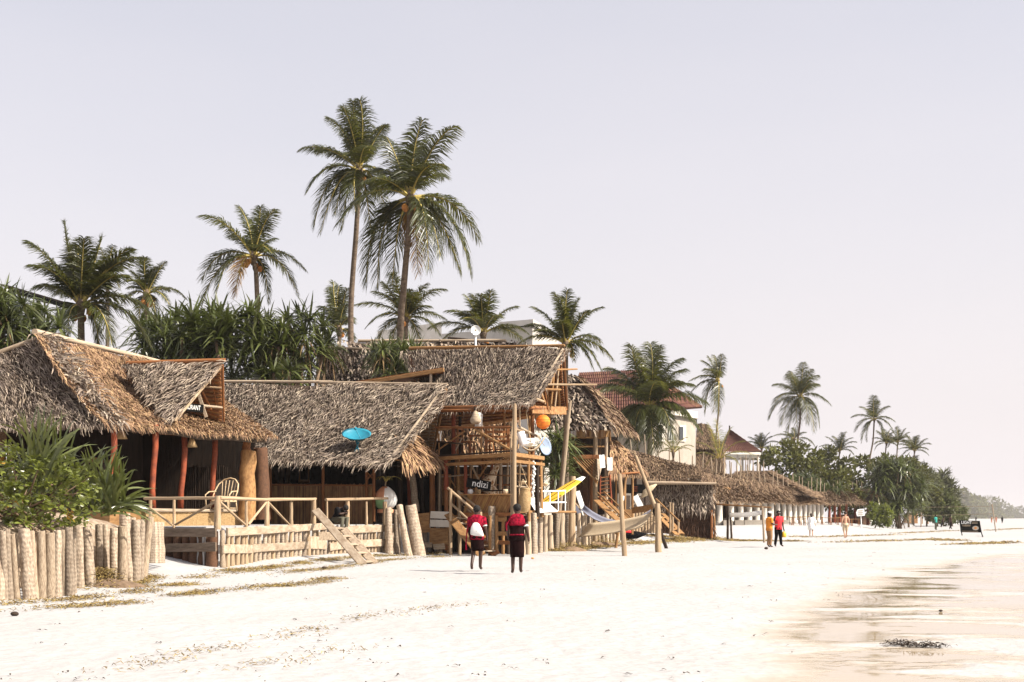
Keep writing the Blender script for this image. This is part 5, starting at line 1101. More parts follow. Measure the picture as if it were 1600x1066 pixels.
for x, y0, rd, m in ((656, 815, .09, 'bark'), (664, 826, .1, 'bark'), (676, 800, .07, 'dark'), (690, 800, .06, 'grey'), (700, 800, .07, 'timber'), (685, 840, .07, 'bark')): p = G(x, 864); pole('post', Vector((W(x, 0, Yf+.3).x, Yf+.3, -.05)), W(x, y0, Yf+.3), rd, M_[m], h)
# tower stair
h = thing('tower_stair', 'wooden stair with pole handrails climbing to the tower counter', 'stairs', G(740, 868))
for (a_, b_) in (((700, 803, 48.0), (752, 868, 46.2)), ((722, 806, 48.8), (775, 867, 47.0))): board('stringer', W(*a_), Vector((W(*b_).x, b_[2], .05)), .34, .06, M_['orange' if a_[0] > 710 else 'timber'], h, face=(.3, -1, .2))
for i in range(7): t = (i+.6)/7.3; a_, b_ = W(700, 803, 48).lerp(W(752, 868, 46.2), t), W(722, 806, 48.8).lerp(W(775, 867, 47), t); board('tread', a_, b_, .27, .045, M_['plank'], h, face=(0, 0, 1))
for a_, b_, rd in (((700, 763, 48), (750, 806, 46.6), .05), ((706, 788, 47.8), (738, 818, 46.8), .04), ((716, 768, 48.8), (752, 798, 47.6), .045), ((722, 788, 48.7), (760, 822, 47.3), .035)): pole('handrail', W(*a_), W(*b_), rd, M_['pale'], h)
for x, y0, Y in ((704, 765, 47.7), (718, 772, 48.6), (751, 800, 46.6)): p = W(x, 860, Y); p.z = -.05; pole('post', p, W(x, y0, Y), .06, M_['pale'], h)
o = thing('palm_log_post', 'upright ringed palm log standing between the two shawled walkers', 'log', G(769, 866)); pole('log', Vector((W(769, 0, 47.3).x, 47.3, -.1)), W(769, 791, 47.3), .145, M_['bark'], o)
# fence of upright logs right of the tower
h = thing('upright_log_fence', 'close fence of upright pale logs running from the tower to the hammocks', 'fence', G(860, 862))
x = 806
while x < 982:
    wd = (8.5 if x < 895 else 5.5)*r_.uniform(.8, 1.2); yb = np.interp(x, [806, 836, 888, 900, 982], [869, 866, 856, 854, 843]); yt = np.interp(x, [806, 895, 905, 982], [803, 803, 802, 806])+r_.uniform(-2.5, 2.5)
    p = G(x, yb); q = W(x+r_.uniform(-.8, .8), yt, p.y); p.z -= .08
    pole('log' if x < 895 else 'thin_log', p, q, wd*.52*p.y/2000, r_.choice([M_['bark'], M_['cpole'], M_['cpole']]), h); x += wd*1.0
pole('top_pole', W(806, 800, 48), W(900, 800, 53), .05, M_['timber'], h)
for i in range(11):
    x = 985+i*4.6; p = G(x, 833); p.z -= .05; pole('thin_log', p, W(x, 797+r_.uniform(-5, 4), p.y), .085, M_['pale'], h)
board('cross_board', W(988, 798, 62), W(1026, 792, 60), .3, .05, M_['timber'], h)
# white tarpaulin table top and things on the fence
o = thing('white_tarpaulin', 'white printed tarpaulin draped like a tent over the log fence top', 'tarpaulin', W(845, 800, 50.5))
panel('sheet', [W(828, 785, 50), W(856, 785, 51.4), W(872, 799, 50.6), W(838, 801, 49.2)], .03, M_['bag'], o); panel('end_flap', [W(828, 786, 50), W(838, 801, 49.2), W(818, 800, 50)], .02, M_['black'], o)
o = thing('white_rail_frame', 'low white railing frame in front of the yellow surfboard', 'railing', W(862, 800, 52.5))
for y in (768, 786): P_(842, y, 52.0, .032, 'wpaint', o, (884, y-1, 53.5), 'rail')
for x in (845, 859, 872, 883): P_(x, 801, 52+.035*(x-842), .026, 'wpaint', o, (x, 767, 52+.035*(x-842)), 'post')
o = thing('notice_board', 'small white notice board hung under the tower deck beside the surfboard', 'notice', W(834, 780, 50.8)); panel('board', [W(827, 785, 50.8), W(841, 785, 50.9), W(841, 777, 50.9), W(827, 777, 50.8)], .03, M_['wpaint'], o); P_(834, 803, 50.9, .03, 'grey', o, (834, 777, 50.9), 'post')
# yellow surfboard
o = thing('surfboard', 'yellow surfboard with white nose and dark stripe propped slanting on the log fence', 'surfboard', W(878, 768, 54))
a_, b_ = W(838, 795, 53.2), W(911, 742, 54.6); d = (b_-a_); L = d.length; M = axes(a_, d, Vector((.45, .6, -1)).cross(d))
rows = []
for i in range(17):
    t = i/16; w_ = .36*math.sin(math.pi*min(1, max(0, .06+t*.9)))**.55; w_ = max(w_, .04); rows.append((t*L, w_, .05*math.sin(math.pi*min(1, .1+t*.85)), .1*t*t))
V, F, ix = [], [], []
for z, w_, th, rk in rows:
    for j in range(12): an = 2*math.pi*j/12; V.append((w_*math.cos(an), th*math.sin(an)+rk, z))
for i in range(16):
    for j in range(12): F.append((i*12+j, i*12+(j+1) % 12, (i+1)*12+(j+1) % 12, (i+1)*12+j)); ix.append(1 if i >= 14 else 0)
F += [tuple(range(11, -1, -1)), tuple(192+j for j in range(12))]; ix += [0, 1]
part('deck', mesh('deck', V, F, [M_['yel'], M_['wpaint']], True, ix), o, M)
v, f = tube([(0, .058+.1*(z/L)**2, z) for z in (.15*L, .4*L, .6*L, .84*L)], .012, 5); v2, f2 = tube([(0, -.058+.1*(z/L)**2, z) for z in (.15*L, .4*L, .6*L, .84*L)], .012, 5); v, f = join([(v, f), (v2, f2)]); part('stringer_line', mesh('stringer_line', v, f, M_['black']), o, M)
v, f = box((0, -.12, .3), (.02, .16, .12)); part('fin', mesh('fin', v, f, M_['black']), o, M)
# tower dressing
def sphere_thing(name, label, cat, px, py, Y, r, m, cord=None):
    o = thing(name, label, cat, W(px, py, Y)); v, f = ball((0, 0, 0), r, 20, 14); part('globe', mesh('globe', v, f, m, True), o, Matrix.Translation(W(px, py, Y)))
    if cord: pole('cord', W(px, py, Y)+Vector((0, 0, r*.98)), W(px, cord, Y), .012, M_['rope'], o)
    return o
o = sphere_thing('globe_lantern', 'round orange cloth lantern hanging from the gable of the tower', 'lantern', 848.5, 659.5, 48.4, .275, M_['orl'], 636)
parts = [tube([W(848.5, 659.5, 48.4)+Vector((.278*math.cos(t)*math.cos(p), .278*math.sin(t)*math.cos(p), .278*math.sin(p))) for t in np.linspace(0, 6.28, 25)], .005, 4) for p in (-.9, -.5, -.1, .3, .7)]; v, f = join(parts); part('hoops', mesh('hoops', v, f, M_['orhusk']), o, None, None, 'stuff')
o = dish('satellite_dish', 'blue-grey satellite dish facing right on the corner of the tower deck', W(849, 698, 50.4), (.75, -.62, .15), .36, M_['bluegrey'], .1); pole('mount', W(846, 700, 50.5), W(842, 716, 49.8), .025, M_['grey'], o)
c = W(743, 517, 54.5); o = dish('satellite_dish', 'small white round dish on a short mast on the tower ridge', c, (.1, -1, .12), .215, M_['wpaint'], .05); pole('mast', c+Vector((0, .06, 0)), W(743, 549, 54.5), .05, M_['wpaint'], o); v, f = ball((0, 0, 0), .04, 8, 6); part('feed_horn', mesh('feed_horn', v, f, M_['grey'], True), o, Matrix.Translation(c+Vector((0, -.12, 0))))
# swing chair with pillow on the corner of the deck
o = thing('net_hanging_chair', 'pale net hanging chair with a white bolster at the corner of the upper deck', 'hanging chair', W(828, 705, 48.2))
def sheet(pts_rows, m, th=.015, name='sheet', parent=None, sm_=True, label=None):
    nr, nc = len(pts_rows), len(pts_rows[0]); V = [p for r in pts_rows for p in r]
    F = [(j*nc+i, j*nc+i+1, (j+1)*nc+i+1, (j+1)*nc+i) for j in range(nr-1) for i in range(nc-1)]
    me = mesh(name, V, F, m, sm_); q = part(name, me, parent, None, label); s_ = q.modifiers.new('thickness', 'SOLIDIFY'); s_.thickness = th; return q
rows = []
for j in range(6):
    v_ = j/5; rows.append([W(815+38*u, 697-14*(u-.3)**2*3+9*math.sin(math.pi*(.1+.8*u))*(.7+.3*v_), 47.6+1.3*v_+.4*u) for u in np.linspace(0, 1, 9)])
sheet(rows, M_['canvas'], .03, 'seat_net', o)
pole('bolster', W(813, 676, 47.4), W(819, 696, 47.3), .145, M_['white_c'], o); P_(812, 668, 47.6, .05, 'plank', o, (840, 682, 48.8), 'spreader_bar')
for a_, b_ in (((812, 668), (816, 697)), ((840, 682), (851, 697)), ((826, 675), (832, 700)), ((822, 640), (826, 675))): P_(*a_, 48, .012, 'rope', o, (*b_, 48), 'rope')
v, f = join([box((0, 0, 0), (.32, .32, .16)), box((0, 0, .14), (.2, .2, .1))]); part('cushion', mesh('cushion', v, f, M_['wpaint']), o, facing(W(829, 692, 48.2), (0, -1, .4)))
# lamp with white hanging cloth under the tower roof
o = thing('hanging_white_shirt', 'white shirt hanging under the tower roof beside a grey lamp', 'shirt', W(749, 656, 48.6))
rows = [[W(744+wd_*(u-.5)+4, y, 48.6+.12*math.sin(u*9)) for u in np.linspace(0, 1, 8)] for y, wd_ in ((645, 7), (648, 13), (652, 12), (660, 11), (667, 12.5))]
sheet(rows, M_['white_c'], .04, 'cloth', o); P_(748, 646, 48.6, .012, 'rope', o, (748, 636, 48.6), 'hanger')
o = thing('bell_lamp', 'grey bell-shaped lamp hanging beside the white shirt', 'lamp', W(743, 659, 48.3)); v, f = lathe([(.03, .42), (.09, .36), (.12, .25), (.2, .1), (.21, 0), (.14, -.08), (.0, -.1)], 14); part('lamp_shade', mesh('lamp_shade', v, f, M_['grey'], True), o, Matrix.Translation(W(743, 659, 48.3))); P_(742, 641, 48.3, .04, 'dark', o, (742, 636, 48.3), 'cord')
# deck furniture
def chair(label, px, py, Y, rot, m, s=1.0, group=None, bench=0):
    o = thing('wooden_chair', label, 'chair', W(px, py, Y), group); M = Matrix.Translation(W(px, py, Y)) @ Matrix.Rotation(R(rot), 4, 'Z') @ Matrix.Diagonal((s*(1+bench), s, s, 1))
    for nm, c, sz in (('seat', (0, 0, .43), (.46, .46, .05)), ('leg', (-.2, -.2, .2), (.05, .05, .42)), ('leg', (.2, -.2, .2), (.05, .05, .42)), ('leg', (-.2, .2, .45), (.05, .05, .92)), ('leg', (.2, .2, .45), (.05, .05, .92)), ('back_rail', (0, .2, .86), (.36, .03, .08)), ('back_rail', (0, .2, .70), (.36, .03, .08)), ('back_rail', (0, .2, .55), (.36, .03, .06)), ('stretcher', (0, -.2, .18), (.36, .03, .04))):
        v, f = box(c, sz); part(nm, mesh(nm, v, f, M_[m]), o, M)
chair('red-brown chair seen from its side at the left of the upper deck', 728, 712, 50.6, 70, 'orange', 1.25); chair('red-brown bench with a slatted back at the right of the upper deck', 777, 711, 49.6, 180, 'orange', 1.25, bench=.7)
o = thing('deck_table', 'red-brown table between the chair and the bench on the upper deck', 'table', W(750, 712, 50.2)); c = W(750, 712, 50.2)
board('tabletop', c+Vector((-.45, 0, .78)), c+Vector((.45, 0, .78)), .6, .05, M_['orange'], o, face=(0, 0, 1))
for sx in (-.38, .38):
    for sy in (-.22, .22): pole('leg', c+Vector((sx, sy, 0)), c+Vector((sx, sy, .76)), .035, M_['orange'], o)
# black name board
o = thing('name_board', 'tilted black board with white hand lettering ndizi above the counter', 'sign', W(748, 758, 48.6)); M = facing(W(748, 757, 48.5), (.25, -1, .05)) @ Matrix.Rotation(R(-9), 4, 'Z')
v, f = box((0, 0, 0), (.94, .36, .04), M); part('board', mesh('board', v, f, M_['black']), o); text('lettering', 'ndizi', .36, M @ Matrix.Translation((.05, .01, .024)), M_['wpaint'], o, ax=.95); P_(744, 774, 48.4, .05, 'timber', o, (744, 762, 48.4), 'prop')
# giraffe patterned prop
o = thing('giraffe_figure', 'slanting giraffe-patterned wooden neck behind the name board', 'figure', W(770, 758, 50.2))
pr = [(760, 762, .26), (764, 752, .24), (769, 744, .17), (774, 734, .12), (779, 724, .095), (781, 719, .10)]; v, f = tube([W(x, y, 50.2) for x, y, _ in pr], [q[2] for q in pr], 12); part('neck', mesh('neck', v, f, M_['gir'], True), o)
v, f = tube([W(780, 720, 50.2), W(784, 718, 49.9), W(788, 721, 49.6)], [.1, .09, .05], 10); part('head', mesh('head', v, f, M_['gir'], True), o); v, f = tube([W(760, 760, 50.2), W(770, 770, 50.2), W(772, 800, 50.2)], [.26, .24, .2], 10); part('chest', mesh('chest', v, f, M_['gir'], True), o)
for s_ in (-1, 1): pole('horn', W(780+s_, 719, 50.2), W(780+s_*2, 715, 50.2), .02, M_['dark'], o)
# baskets
for x, y, Y, lb in ((816, 754, 47.2, 'pale bowl basket hanging left of the thin post under the deck'), (851, 757, 50.4, 'pale bowl basket hanging at the right corner under the deck')):
    o = thing('hanging_basket', lb, 'basket', W(x, y, Y), 'bowl baskets hanging under the deck'); c = W(x, y, Y)
    v, f = lathe([(.02, -.08), (.08, -.07), (.14, -.01), (.17, .05), (.155, .05), (.12, -.01), (.02, -.05)], 14); part('bowl', mesh('bowl', v, f, M_['wicker'], True), o, Matrix.Translation(c))
    for an in (0, 2.1, 4.2): pole('rope', c+Vector((.16*math.cos(an), .16*math.sin(an), .05)), W(x-3, y-30, Y), .008, M_['rope'], o)
o = thing('woven_sack', 'tall woven straw basket standing against the main post of the tower', 'basket', W(818, 797, 46.9)); c = W(819, 800, 46.9)
v, f = lathe([(.14, 0), (.2, .12), (.23, .4), (.2, .7), (.17, .82), (.2, .88), (.16, .86), (.02, .4)], 14); part('basket', mesh('basket', v, f, M_['straw'], True), o, Matrix.Translation(c) @ Matrix.Rotation(.06, 4, 'Y')); pole('handle', c+Vector((-.16, 0, .86)), c+Vector((-.05, 0, 1.2)), .02, M_['rope'], o); pole('handle', c+Vector((.16, 0, .86)), c+Vector((-.05, 0, 1.2)), .02, M_['rope'], o)
o = thing('shell_garland', 'white shell garland hanging down a dark pole under the deck', 'garland', W(834, 745, 48.6)); parts = [ball(W(833.5+r_.uniform(-2, 2), 722+i*1.9, 48.6), .045*r_.uniform(.6, 1.3), 6, 4) for i in range(30)]; v, f = join(parts); part('shells', mesh('shells', v, f, M_['wpaint']), o, None, None, 'stuff'); P_(834, 720, 48.62, .01, 'rope', o, (834, 782, 48.62), 'cord')
# counter clutter
for i, (x, y, Y, rd, m, lb) in enumerate(((735, 768, 48.5, .10, 'wpaint', 'white round pot on the counter by the name board'), (748, 768, 48.3, .08, 'straw', 'small straw bowl on the counter'), (790, 768, 47.3, .09, 'canvas', 'cream bowl at the right end of the counter'))):
    o = thing('bowl', lb, 'bowl', W(x, 772, Y)); v, f = lathe([(.03, 0), (rd, .05), (rd*1.1, .14), (rd*.9, .2), (rd*.8, .18), (.02, .06)], 12); part('bowl', mesh('bowl', v, f, M_[m], True), o, Matrix.Translation(W(x, 773, Y)))
# buoy planter on terrace
o = thing('buoy_planter', 'big painted round buoy in salmon, white and green with a small palm sprout on top', 'planter', Ez(602, 1.15, 1.2)); c = W(602, 779, 48.6)
V, F = lathe([(.04, .46), (.12, .45), (.2, .39), (.36, .23), (.44, .06), (.46, -.06), (.42, -.22), (.3, -.36), (.2, -.42)], 24, True)
ix = []
for q in F:
    mz = sum(V[i].z for i in q)/len(q); mx = sum(V[i].x for i in q)/len(q); my = sum(V[i].y for i in q)/len(q)
    ix.append(1 if mx-my*.35 > .12 and mz > -.35 else (2 if mz < -.12 else 0))
part('buoy', mesh('buoy', V, F, [M_['salm'], M_['wpaint'], M_['green']], True, ix), o, Matrix.Translation(c)); v, f = lathe([(.3, -.55), (.32, -.42), (.24, -.4), (.02, -.4)], 18); part('foot_ring', mesh('foot_ring', v, f, M_['salm'], True), o, Matrix.Translation(c)); v, f = lathe([(.28, -.9), (.3, -.55), (.02, -.55)], 14); part('stand', mesh('stand', v, f, M_['dark'], True), o, Matrix.Translation(c))
pole('sprout', c+Vector((0, 0, .45)), c+Vector((.02, 0, .7)), .03, M_['pale'], o)
for an, l_ in ((.2, .6), (1.2, .35), (2.6, .45), (4, .35), (5.4, .4)):
    st = c+Vector((.02, 0, .66)); tp_ = st+Vector((math.cos(an)*l_, math.sin(an)*l_*.6, .05)); part('leaf', frond_mesh(st, st.lerp(tp_, .5)+Vector((0, 0, .3)), tp_, M_['leafy'], 10, .5, seed=int(an*10)), o)
# rattan armchair and dark wicker sofa
o = thing('rattan_armchair', 'pale bent rattan armchair on the hut deck behind the railing', 'chair', W(352, 797, 40.6)); c = W(350, 799, 40.6); c.z = 1.62
M = Matrix.Translation(c) @ Matrix.Rotation(R(-20), 4, 'Z')
def tpart(name, pts, r, m, par, n=6): v, f = tube([M @ Vector(p) for p in pts], r, n); part(name, mesh(name, v, f, M_[m], True), par)
hoop = [(-.42, -.05, .35), (-.42, .12, .62), (-.36, .26, .85), (-.2, .34, 1.0), (0, .36, 1.05), (.2, .34, 1.0), (.36, .26, .85), (.42, .12, .62), (.42, -.05, .35)]
tpart('back_hoop', hoop, .022, 'wicker', o); tpart('arm', [(-.42, -.35, .05), (-.44, -.38, .5), (-.42, -.2, .6), (-.4, .15, .62)], .022, 'wicker', o); tpart('arm', [(.42, -.35, .05), (.44, -.38, .5), (.42, -.2, .6), (.4, .15, .62)], .022, 'wicker', o)
for x_ in (-.26, -.13, 0, .13, .26): tpart('spoke', [(x_*.7, .15, .3), (x_, .33, .97)], .012, 'wicker', o, 5)
v, f = lathe([(.0, .34), (.36, .34), (.4, .32), (.4, .28), (.0, .28)], 20); part('seat', mesh('seat', v, f, M_['wicker']), o, M)
for x_, y_ in ((-.33, -.28), (.33, -.28), (-.3, .28), (.3, .28)): tpart('leg', [(x_, y_, 0), (x_*.92, y_*.92, .3)], .022, 'wicker', o)
tpart('base_hoop', [(.36*math.cos(t), .33*math.sin(t), .08) for t in np.linspace(0, 6.28, 17)], .015, 'wicker', o, 5)
o = thing('wicker_sofa', 'dark wicker sofa in the shade of the restaurant hut', 'sofa', W(365, 795, 43)); c = W(362, 795, 43.4); c.z = 1.62
for nm, cc, sz in (('seat', (0, 0, .24), (1.5, .7, .4)), ('backrest', (0, .33, .62), (1.5, .16, .9)), ('armrest', (-.7, 0, .4), (.14, .7, .7)), ('armrest', (.7, 0, .4), (.14, .7, .7))): v, f = box(cc, sz); part(nm, mesh(nm, v, f, M_['wickd']), o, Matrix.Translation(c) @ Matrix.Rotation(R(15), 4, 'Z'))
# ------------------------------------------------------------------ hammocks and poles
hp = {}
for x, yt, xb, yb, rd, lb in ((895, 745, 893, 859, .15, 'thick weathered hammock post rising from a mound of seagrass'), (968, 741, 976, 869, .085, 'slender pale post standing in front of the cream hammock'), (1027, 787, 1029, 863, .125, 'short stout pale hammock post at the right end')):
    p = G(xb, yb); o = thing('hammock_post', lb, 'post', p, 'posts by the hammocks'); p = p-Vector((0, 0, .1)); pole('pole', p, W(xt := x, yt, p.y), rd, M_['pale'], o); hp[x] = p.y
p = G(1042, 857); o = thing('leaning_pole', 'dark pole leaning against the stout hammock post', 'pole', p); pole('pole', p-Vector((0, 0, .05)), W(1021, 795, p.y-1.0), .07, M_['dark'], o)
o = thing('leaning_pole', 'long pale pole leaning up from the stout hammock post', 'pole', W(1030, 805, hp[1027])); pole('pole', W(1031, 812, hp[1027]+.3), W(993, 713, hp[1027]+2), .085, M_['pale'], o); pole('lashing', W(1025, 800, hp[1027]+.2), W(1024, 797, hp[1027]+.3), .12, M_['black'], o)
o = thing('leaning_pole', 'thin tall bare pole slanting up between the tower and the two-storey hut', 'pole', W(874, 800, 56)); pole('pole', Vector((W(868, 0, 56).x, 56, .1)), W(890, 628, 55), .11, M_['grey'], o)
o = thing('net_pole', 'thin slanted stick with a white lashing behind the slender post', 'pole', W(965, 835, 58)); pole('pole', Vector((W(962, 0, 59).x, 59, 0)), W(978, 745, 59), .06, M_['timber'], o); pole('white_tape', W(972, 782, 58.95), W(973, 775, 58.95), .075, M_['wpaint'], o)
def hammock(label, a_, b_, sag, wd, m, tilt=.2, cord=.22, curl=.3):
    a_, b_ = Vector(a_), Vector(b_); d = b_-a_; sd_ = Vector((-d.y, d.x, 0)).normalized()
    o = thing('hammock', label, 'hammock', a_.lerp(b_, .5)-Vector((0, 0, sag)), 'hammocks slung before the huts')
    cen = lambda t: a_+d*t-Vector((0, 0, sag*4*t*(1-t)))
    rows = []
    for j in range(9):
        t = cord+(1-2*cord)*j/8; ww = wd*(.75+.25*math.sin(math.pi*j/8))
        rows.append([cen(t)+sd_*ww*(u-.5)+Vector((0, 0, curl*(2*u-1)**2*wd+tilt*(u-.5))) for u in np.linspace(0, 1, 7)])
    sheet(rows, M_[m], .02, 'cloth', o)
    for row, e_ in ((rows[0], a_), (rows[-1], b_)):
        parts = [tube([row[i], e_], .008, 4) for i in range(7)]; v, f = join(parts); part('cords', mesh('cords', v, f, M_['rope']), o, None, None, 'stuff')
    return o
hammock('wide cream canvas hammock slung in front of the log fence', W(897, 832, hp[895]), W(1026, 812, hp[1027]), .12, .8, 'canvas', .6, .12, .1)
hammock('grey-blue hammock hanging behind the cream one', W(897, 784, hp[895]+1.5), W(1027, 793, hp[1027]+1.5), .9, .4, 'denim', .15, .1)
o = thing('chair_back', 'pale blue-white deckchair frame leaning behind the thick hammock post', 'deckchair', W(908, 800, 59)); board('slat', W(914, 805, 58.6), W(902, 768, 59), .22, .05, M_['wpaint'], o); board('slat', W(905, 802, 59), W(900, 790, 59), .2, .04, M_['denim'], o); board('leg', W(918, 806, 58.5), W(905, 795, 58.8), .06, .05, M_['timber'], o)
o = thing('umbrella_folded', 'folded white sun umbrella slanting out above the booth steps', 'umbrella', W(1008, 780, 66)); v, f = tube([W(1003, 777, 66), W(1008, 770, 66), W(1018, 762, 66), W(1026, 757, 66)], [.05, .2, .14, .03], 8); part('canopy', mesh('canopy', v, f, M_['canvas'], True), o); pole('shaft', W(984, 794, 66), W(1006, 773, 66), .03, M_['plank'], o)
o = thing('white_board', 'white plank board standing slanted in the shade beside the folded umbrella', 'board', W(997, 795, 64)); board('plank', W(1001, 792, 64), W(992, 775, 64), .3, .05, M_['wpaint'], o); board('foot', W(996, 797, 64.1), W(1004, 792, 64.1), .1, .05, M_['timber'], o)
o = thing('plywood_panel', 'blank plywood panel standing behind the slender post', 'board', W(980, 815, 60)); panel('panel', [W(972, 812, 60), W(987, 812, 60), W(987, 796, 60), W(972, 796, 60)], .04, M_['timber'], o); P_(980, 830, 60.1, .04, 'timber', o, (980, 800, 60.1), 'leg')
o = thing('beached_kayak', 'dark hull with orange-red side lying under the cream hammock', 'kayak', G(965, 843)); c = G(965, 842)
v, f = tube([c+Vector((-1.4, .3, .2)), c+Vector((-1, .2, .2)), c+Vector((0, 0, .22)), c+Vector((1, -.2, .2)), c+Vector((1.5, -.3, .25))], [.05, .2, .27, .2, .04], 10); part('hull', mesh('hull', v, f, M_['blk_c'], True), o); v, f = tube([c+Vector((-.9, .05, .34)), c+Vector((0, -.15, .42)), c+Vector((.8, -.3, .34))], [.06, .14, .06], 8); part('deck_panel', mesh('deck_panel', v, f, M_['red_c'], True), o)
# volleyball net
p0, p1 = G(1137, 844), G(1194, 848)
o = thing('volleyball_net', 'volleyball net with a broad white band on dark poles before the colonnade', 'net', p0); 
pole('post', p0, W(1137, 783, p0.y), .07, M_['dark'], o); q = G(1143, 843); pole('post', q, W(1141, 800, q.y), .06, M_['dark'], o); pole('post', p1, W(1191, 792, p1.y), .06, M_['grey'], o); pole('top_bar', W(1120, 788, p0.y), W(1204, 793, p1.y), .05, M_['timber'], o)
rows = [[W(1140+52*u, y0+(y1-y0)*u+1.5*math.sin(u*3.14), p0.y+(p1.y-p0.y)*u) for u in np.linspace(0, 1, 12)] for y0, y1 in ((801, 797), (804.5, 800.5), (808.5, 804.5))]
sheet(rows, M_['netw'], .02, 'band', o)
# second net far right
p0, p1 = G(1416, 823), G(1556, 831)
o = thing('beach_net', 'wide beach net on two thin poles beyond the black sign board', 'net', p1); pole('post', p1, W(1550, 788, p1.y), .055, M_['grey'], o); pole('post', p0, W(1421, 782, p0.y), .07, M_['plank'], o)
for ya, yb in ((793, 791), (806, 803)): pole('cord', W(1439, ya, p0.y-10), W(1550, yb, p1.y), .025, M_['rope'], o)
pole('post', on_ground(*xy(1439, p0.y-10)), W(1439, 790, p0.y-10), .06, M_['timber'], o)
# white sign on a pole
p = G(1346, 826); o = thing('post_sign', 'white arrow sign board on a white post at the far bar', 'sign', p); pole('post', p, W(1345, 800, p.y), .05, M_['wpaint'], o); k = p.y/2000
panel('board', [W(1339, 807, p.y-.1), W(1351, 806, p.y-.1), W(1350, 795, p.y-.1), W(1340, 796, p.y-.1), W(1337.5, 801, p.y-.1)], .06, M_['wpaint'], o)
for i in range(3): board('text_line', W(1341, 798+i*3, p.y-.2), W(1349, 797.8+i*3, p.y-.2), .05, .02, M_['grey'], o)
# black sign board on the sand
p0, p1 = G(1503.5, 837), G(1536, 839.5); o = thing('beach_sign_board', 'black A-board with white lettering LIGHT and a round plate picture standing alone on the sand', 'sign', p0)
Yb = p0.y; q = [W(1502, 831.5, Yb), W(1533, 832, Yb-.6), W(1530, 814, Yb-.3), W(1499.5, 813, Yb+.3)]
n = (q[1]-q[0]).cross(q[3]-q[0]).normalized(); xd = (q[1]-q[0]).normalized(); yd = n.cross(xd)
panel('board', q, -.05, M_['black'], o); c = sum(q, Vector())/4
MB = Matrix(((xd.x, yd.x, n.x, c.x), (xd.y, yd.y, n.y, c.y), (xd.z, yd.z, n.z, c.z), (0, 0, 0, 1)))
wS = (q[1]-q[0]).length; hS = (q[3]-q[0]).length
text('lettering', 'LIGHT', hS*.36, MB @ Matrix.Translation((-wS*.2, hS*.31, .012)), M_['wpaint'], o, ax=.8)
for xx, yy, ln in ((.22, .36, .3), (.22, .26, .3), (-.2, .1, .45), (-.2, .02, .4), (0, -.41, .8)): v, f = box((xx*wS, yy*hS, .008), (ln*wS, hS*.035, .006), MB); part('text_line', mesh('text_line', v, f, M_['grey']), o)
v, f = lathe([(hS*.2, 0), (hS*.2, .012), (hS*.13, .014), (0, .014)], 20); part('plate_picture', mesh('plate_picture', v, f, M_['cream']), o, MB @ Matrix.Translation((wS*.27, -hS*.14, .004)) @ Matrix.Diagonal((1.25, .9, 1, 1)))
v, f = lathe([(hS*.1, .016), (hS*.07, .02), (0, .02)], 14); part('food_picture', mesh('food_picture', v, f, M_['orhusk']), o, MB @ Matrix.Translation((wS*.27, -hS*.14, .006)))
for a_, b_ in ((p0, q[0]), (p1, q[1])): pole('leg', a_-Vector((0, 0, .04)), b_+Vector((0, 0, .05)), .04, M_['black'], o)
pole('frame_bar', q[0], q[3], .045, M_['black'], o); pole('frame_bar', q[1], q[2], .045, M_['black'], o)
# sand heap and seagrass mounds
def mound(name, label, px, py, rx, ry, hh, m, seed, cat='mound'):
    p = G(px, py); V, F = [], []; n, k = 20, 6
    for i in range(k+1):
        t = i/k
        for j in range(n):
            an = 2*math.pi*j/n; w_ = 1+.25*mnoise.noise((math.cos(an)*1.5, math.sin(an)*1.5, seed))
            V.append((p.x+rx*t*w_*math.cos(an), p.y+ry*t*w_*math.sin(an), p.z-.03+hh*(1-t*t)*(1+.3*mnoise.noise((j*.9, i*.7, seed)))))
    for i in range(k):
        for j in range(n): F.append((i*n+j, (i+1)*n+j, (i+1)*n+(j+1) % n, i*n+(j+1) % n))
    o = part(name, mesh(name, V, F, m, True), None); tag(o, label, cat, None, 'structure' if name == 'sand_heap' else 'stuff'); return p
mound('sand_heap', 'small heap of pale sand at the foot of the far net pole', 1416, 823, 1.8, 1.2, .55, SAND2, 3)
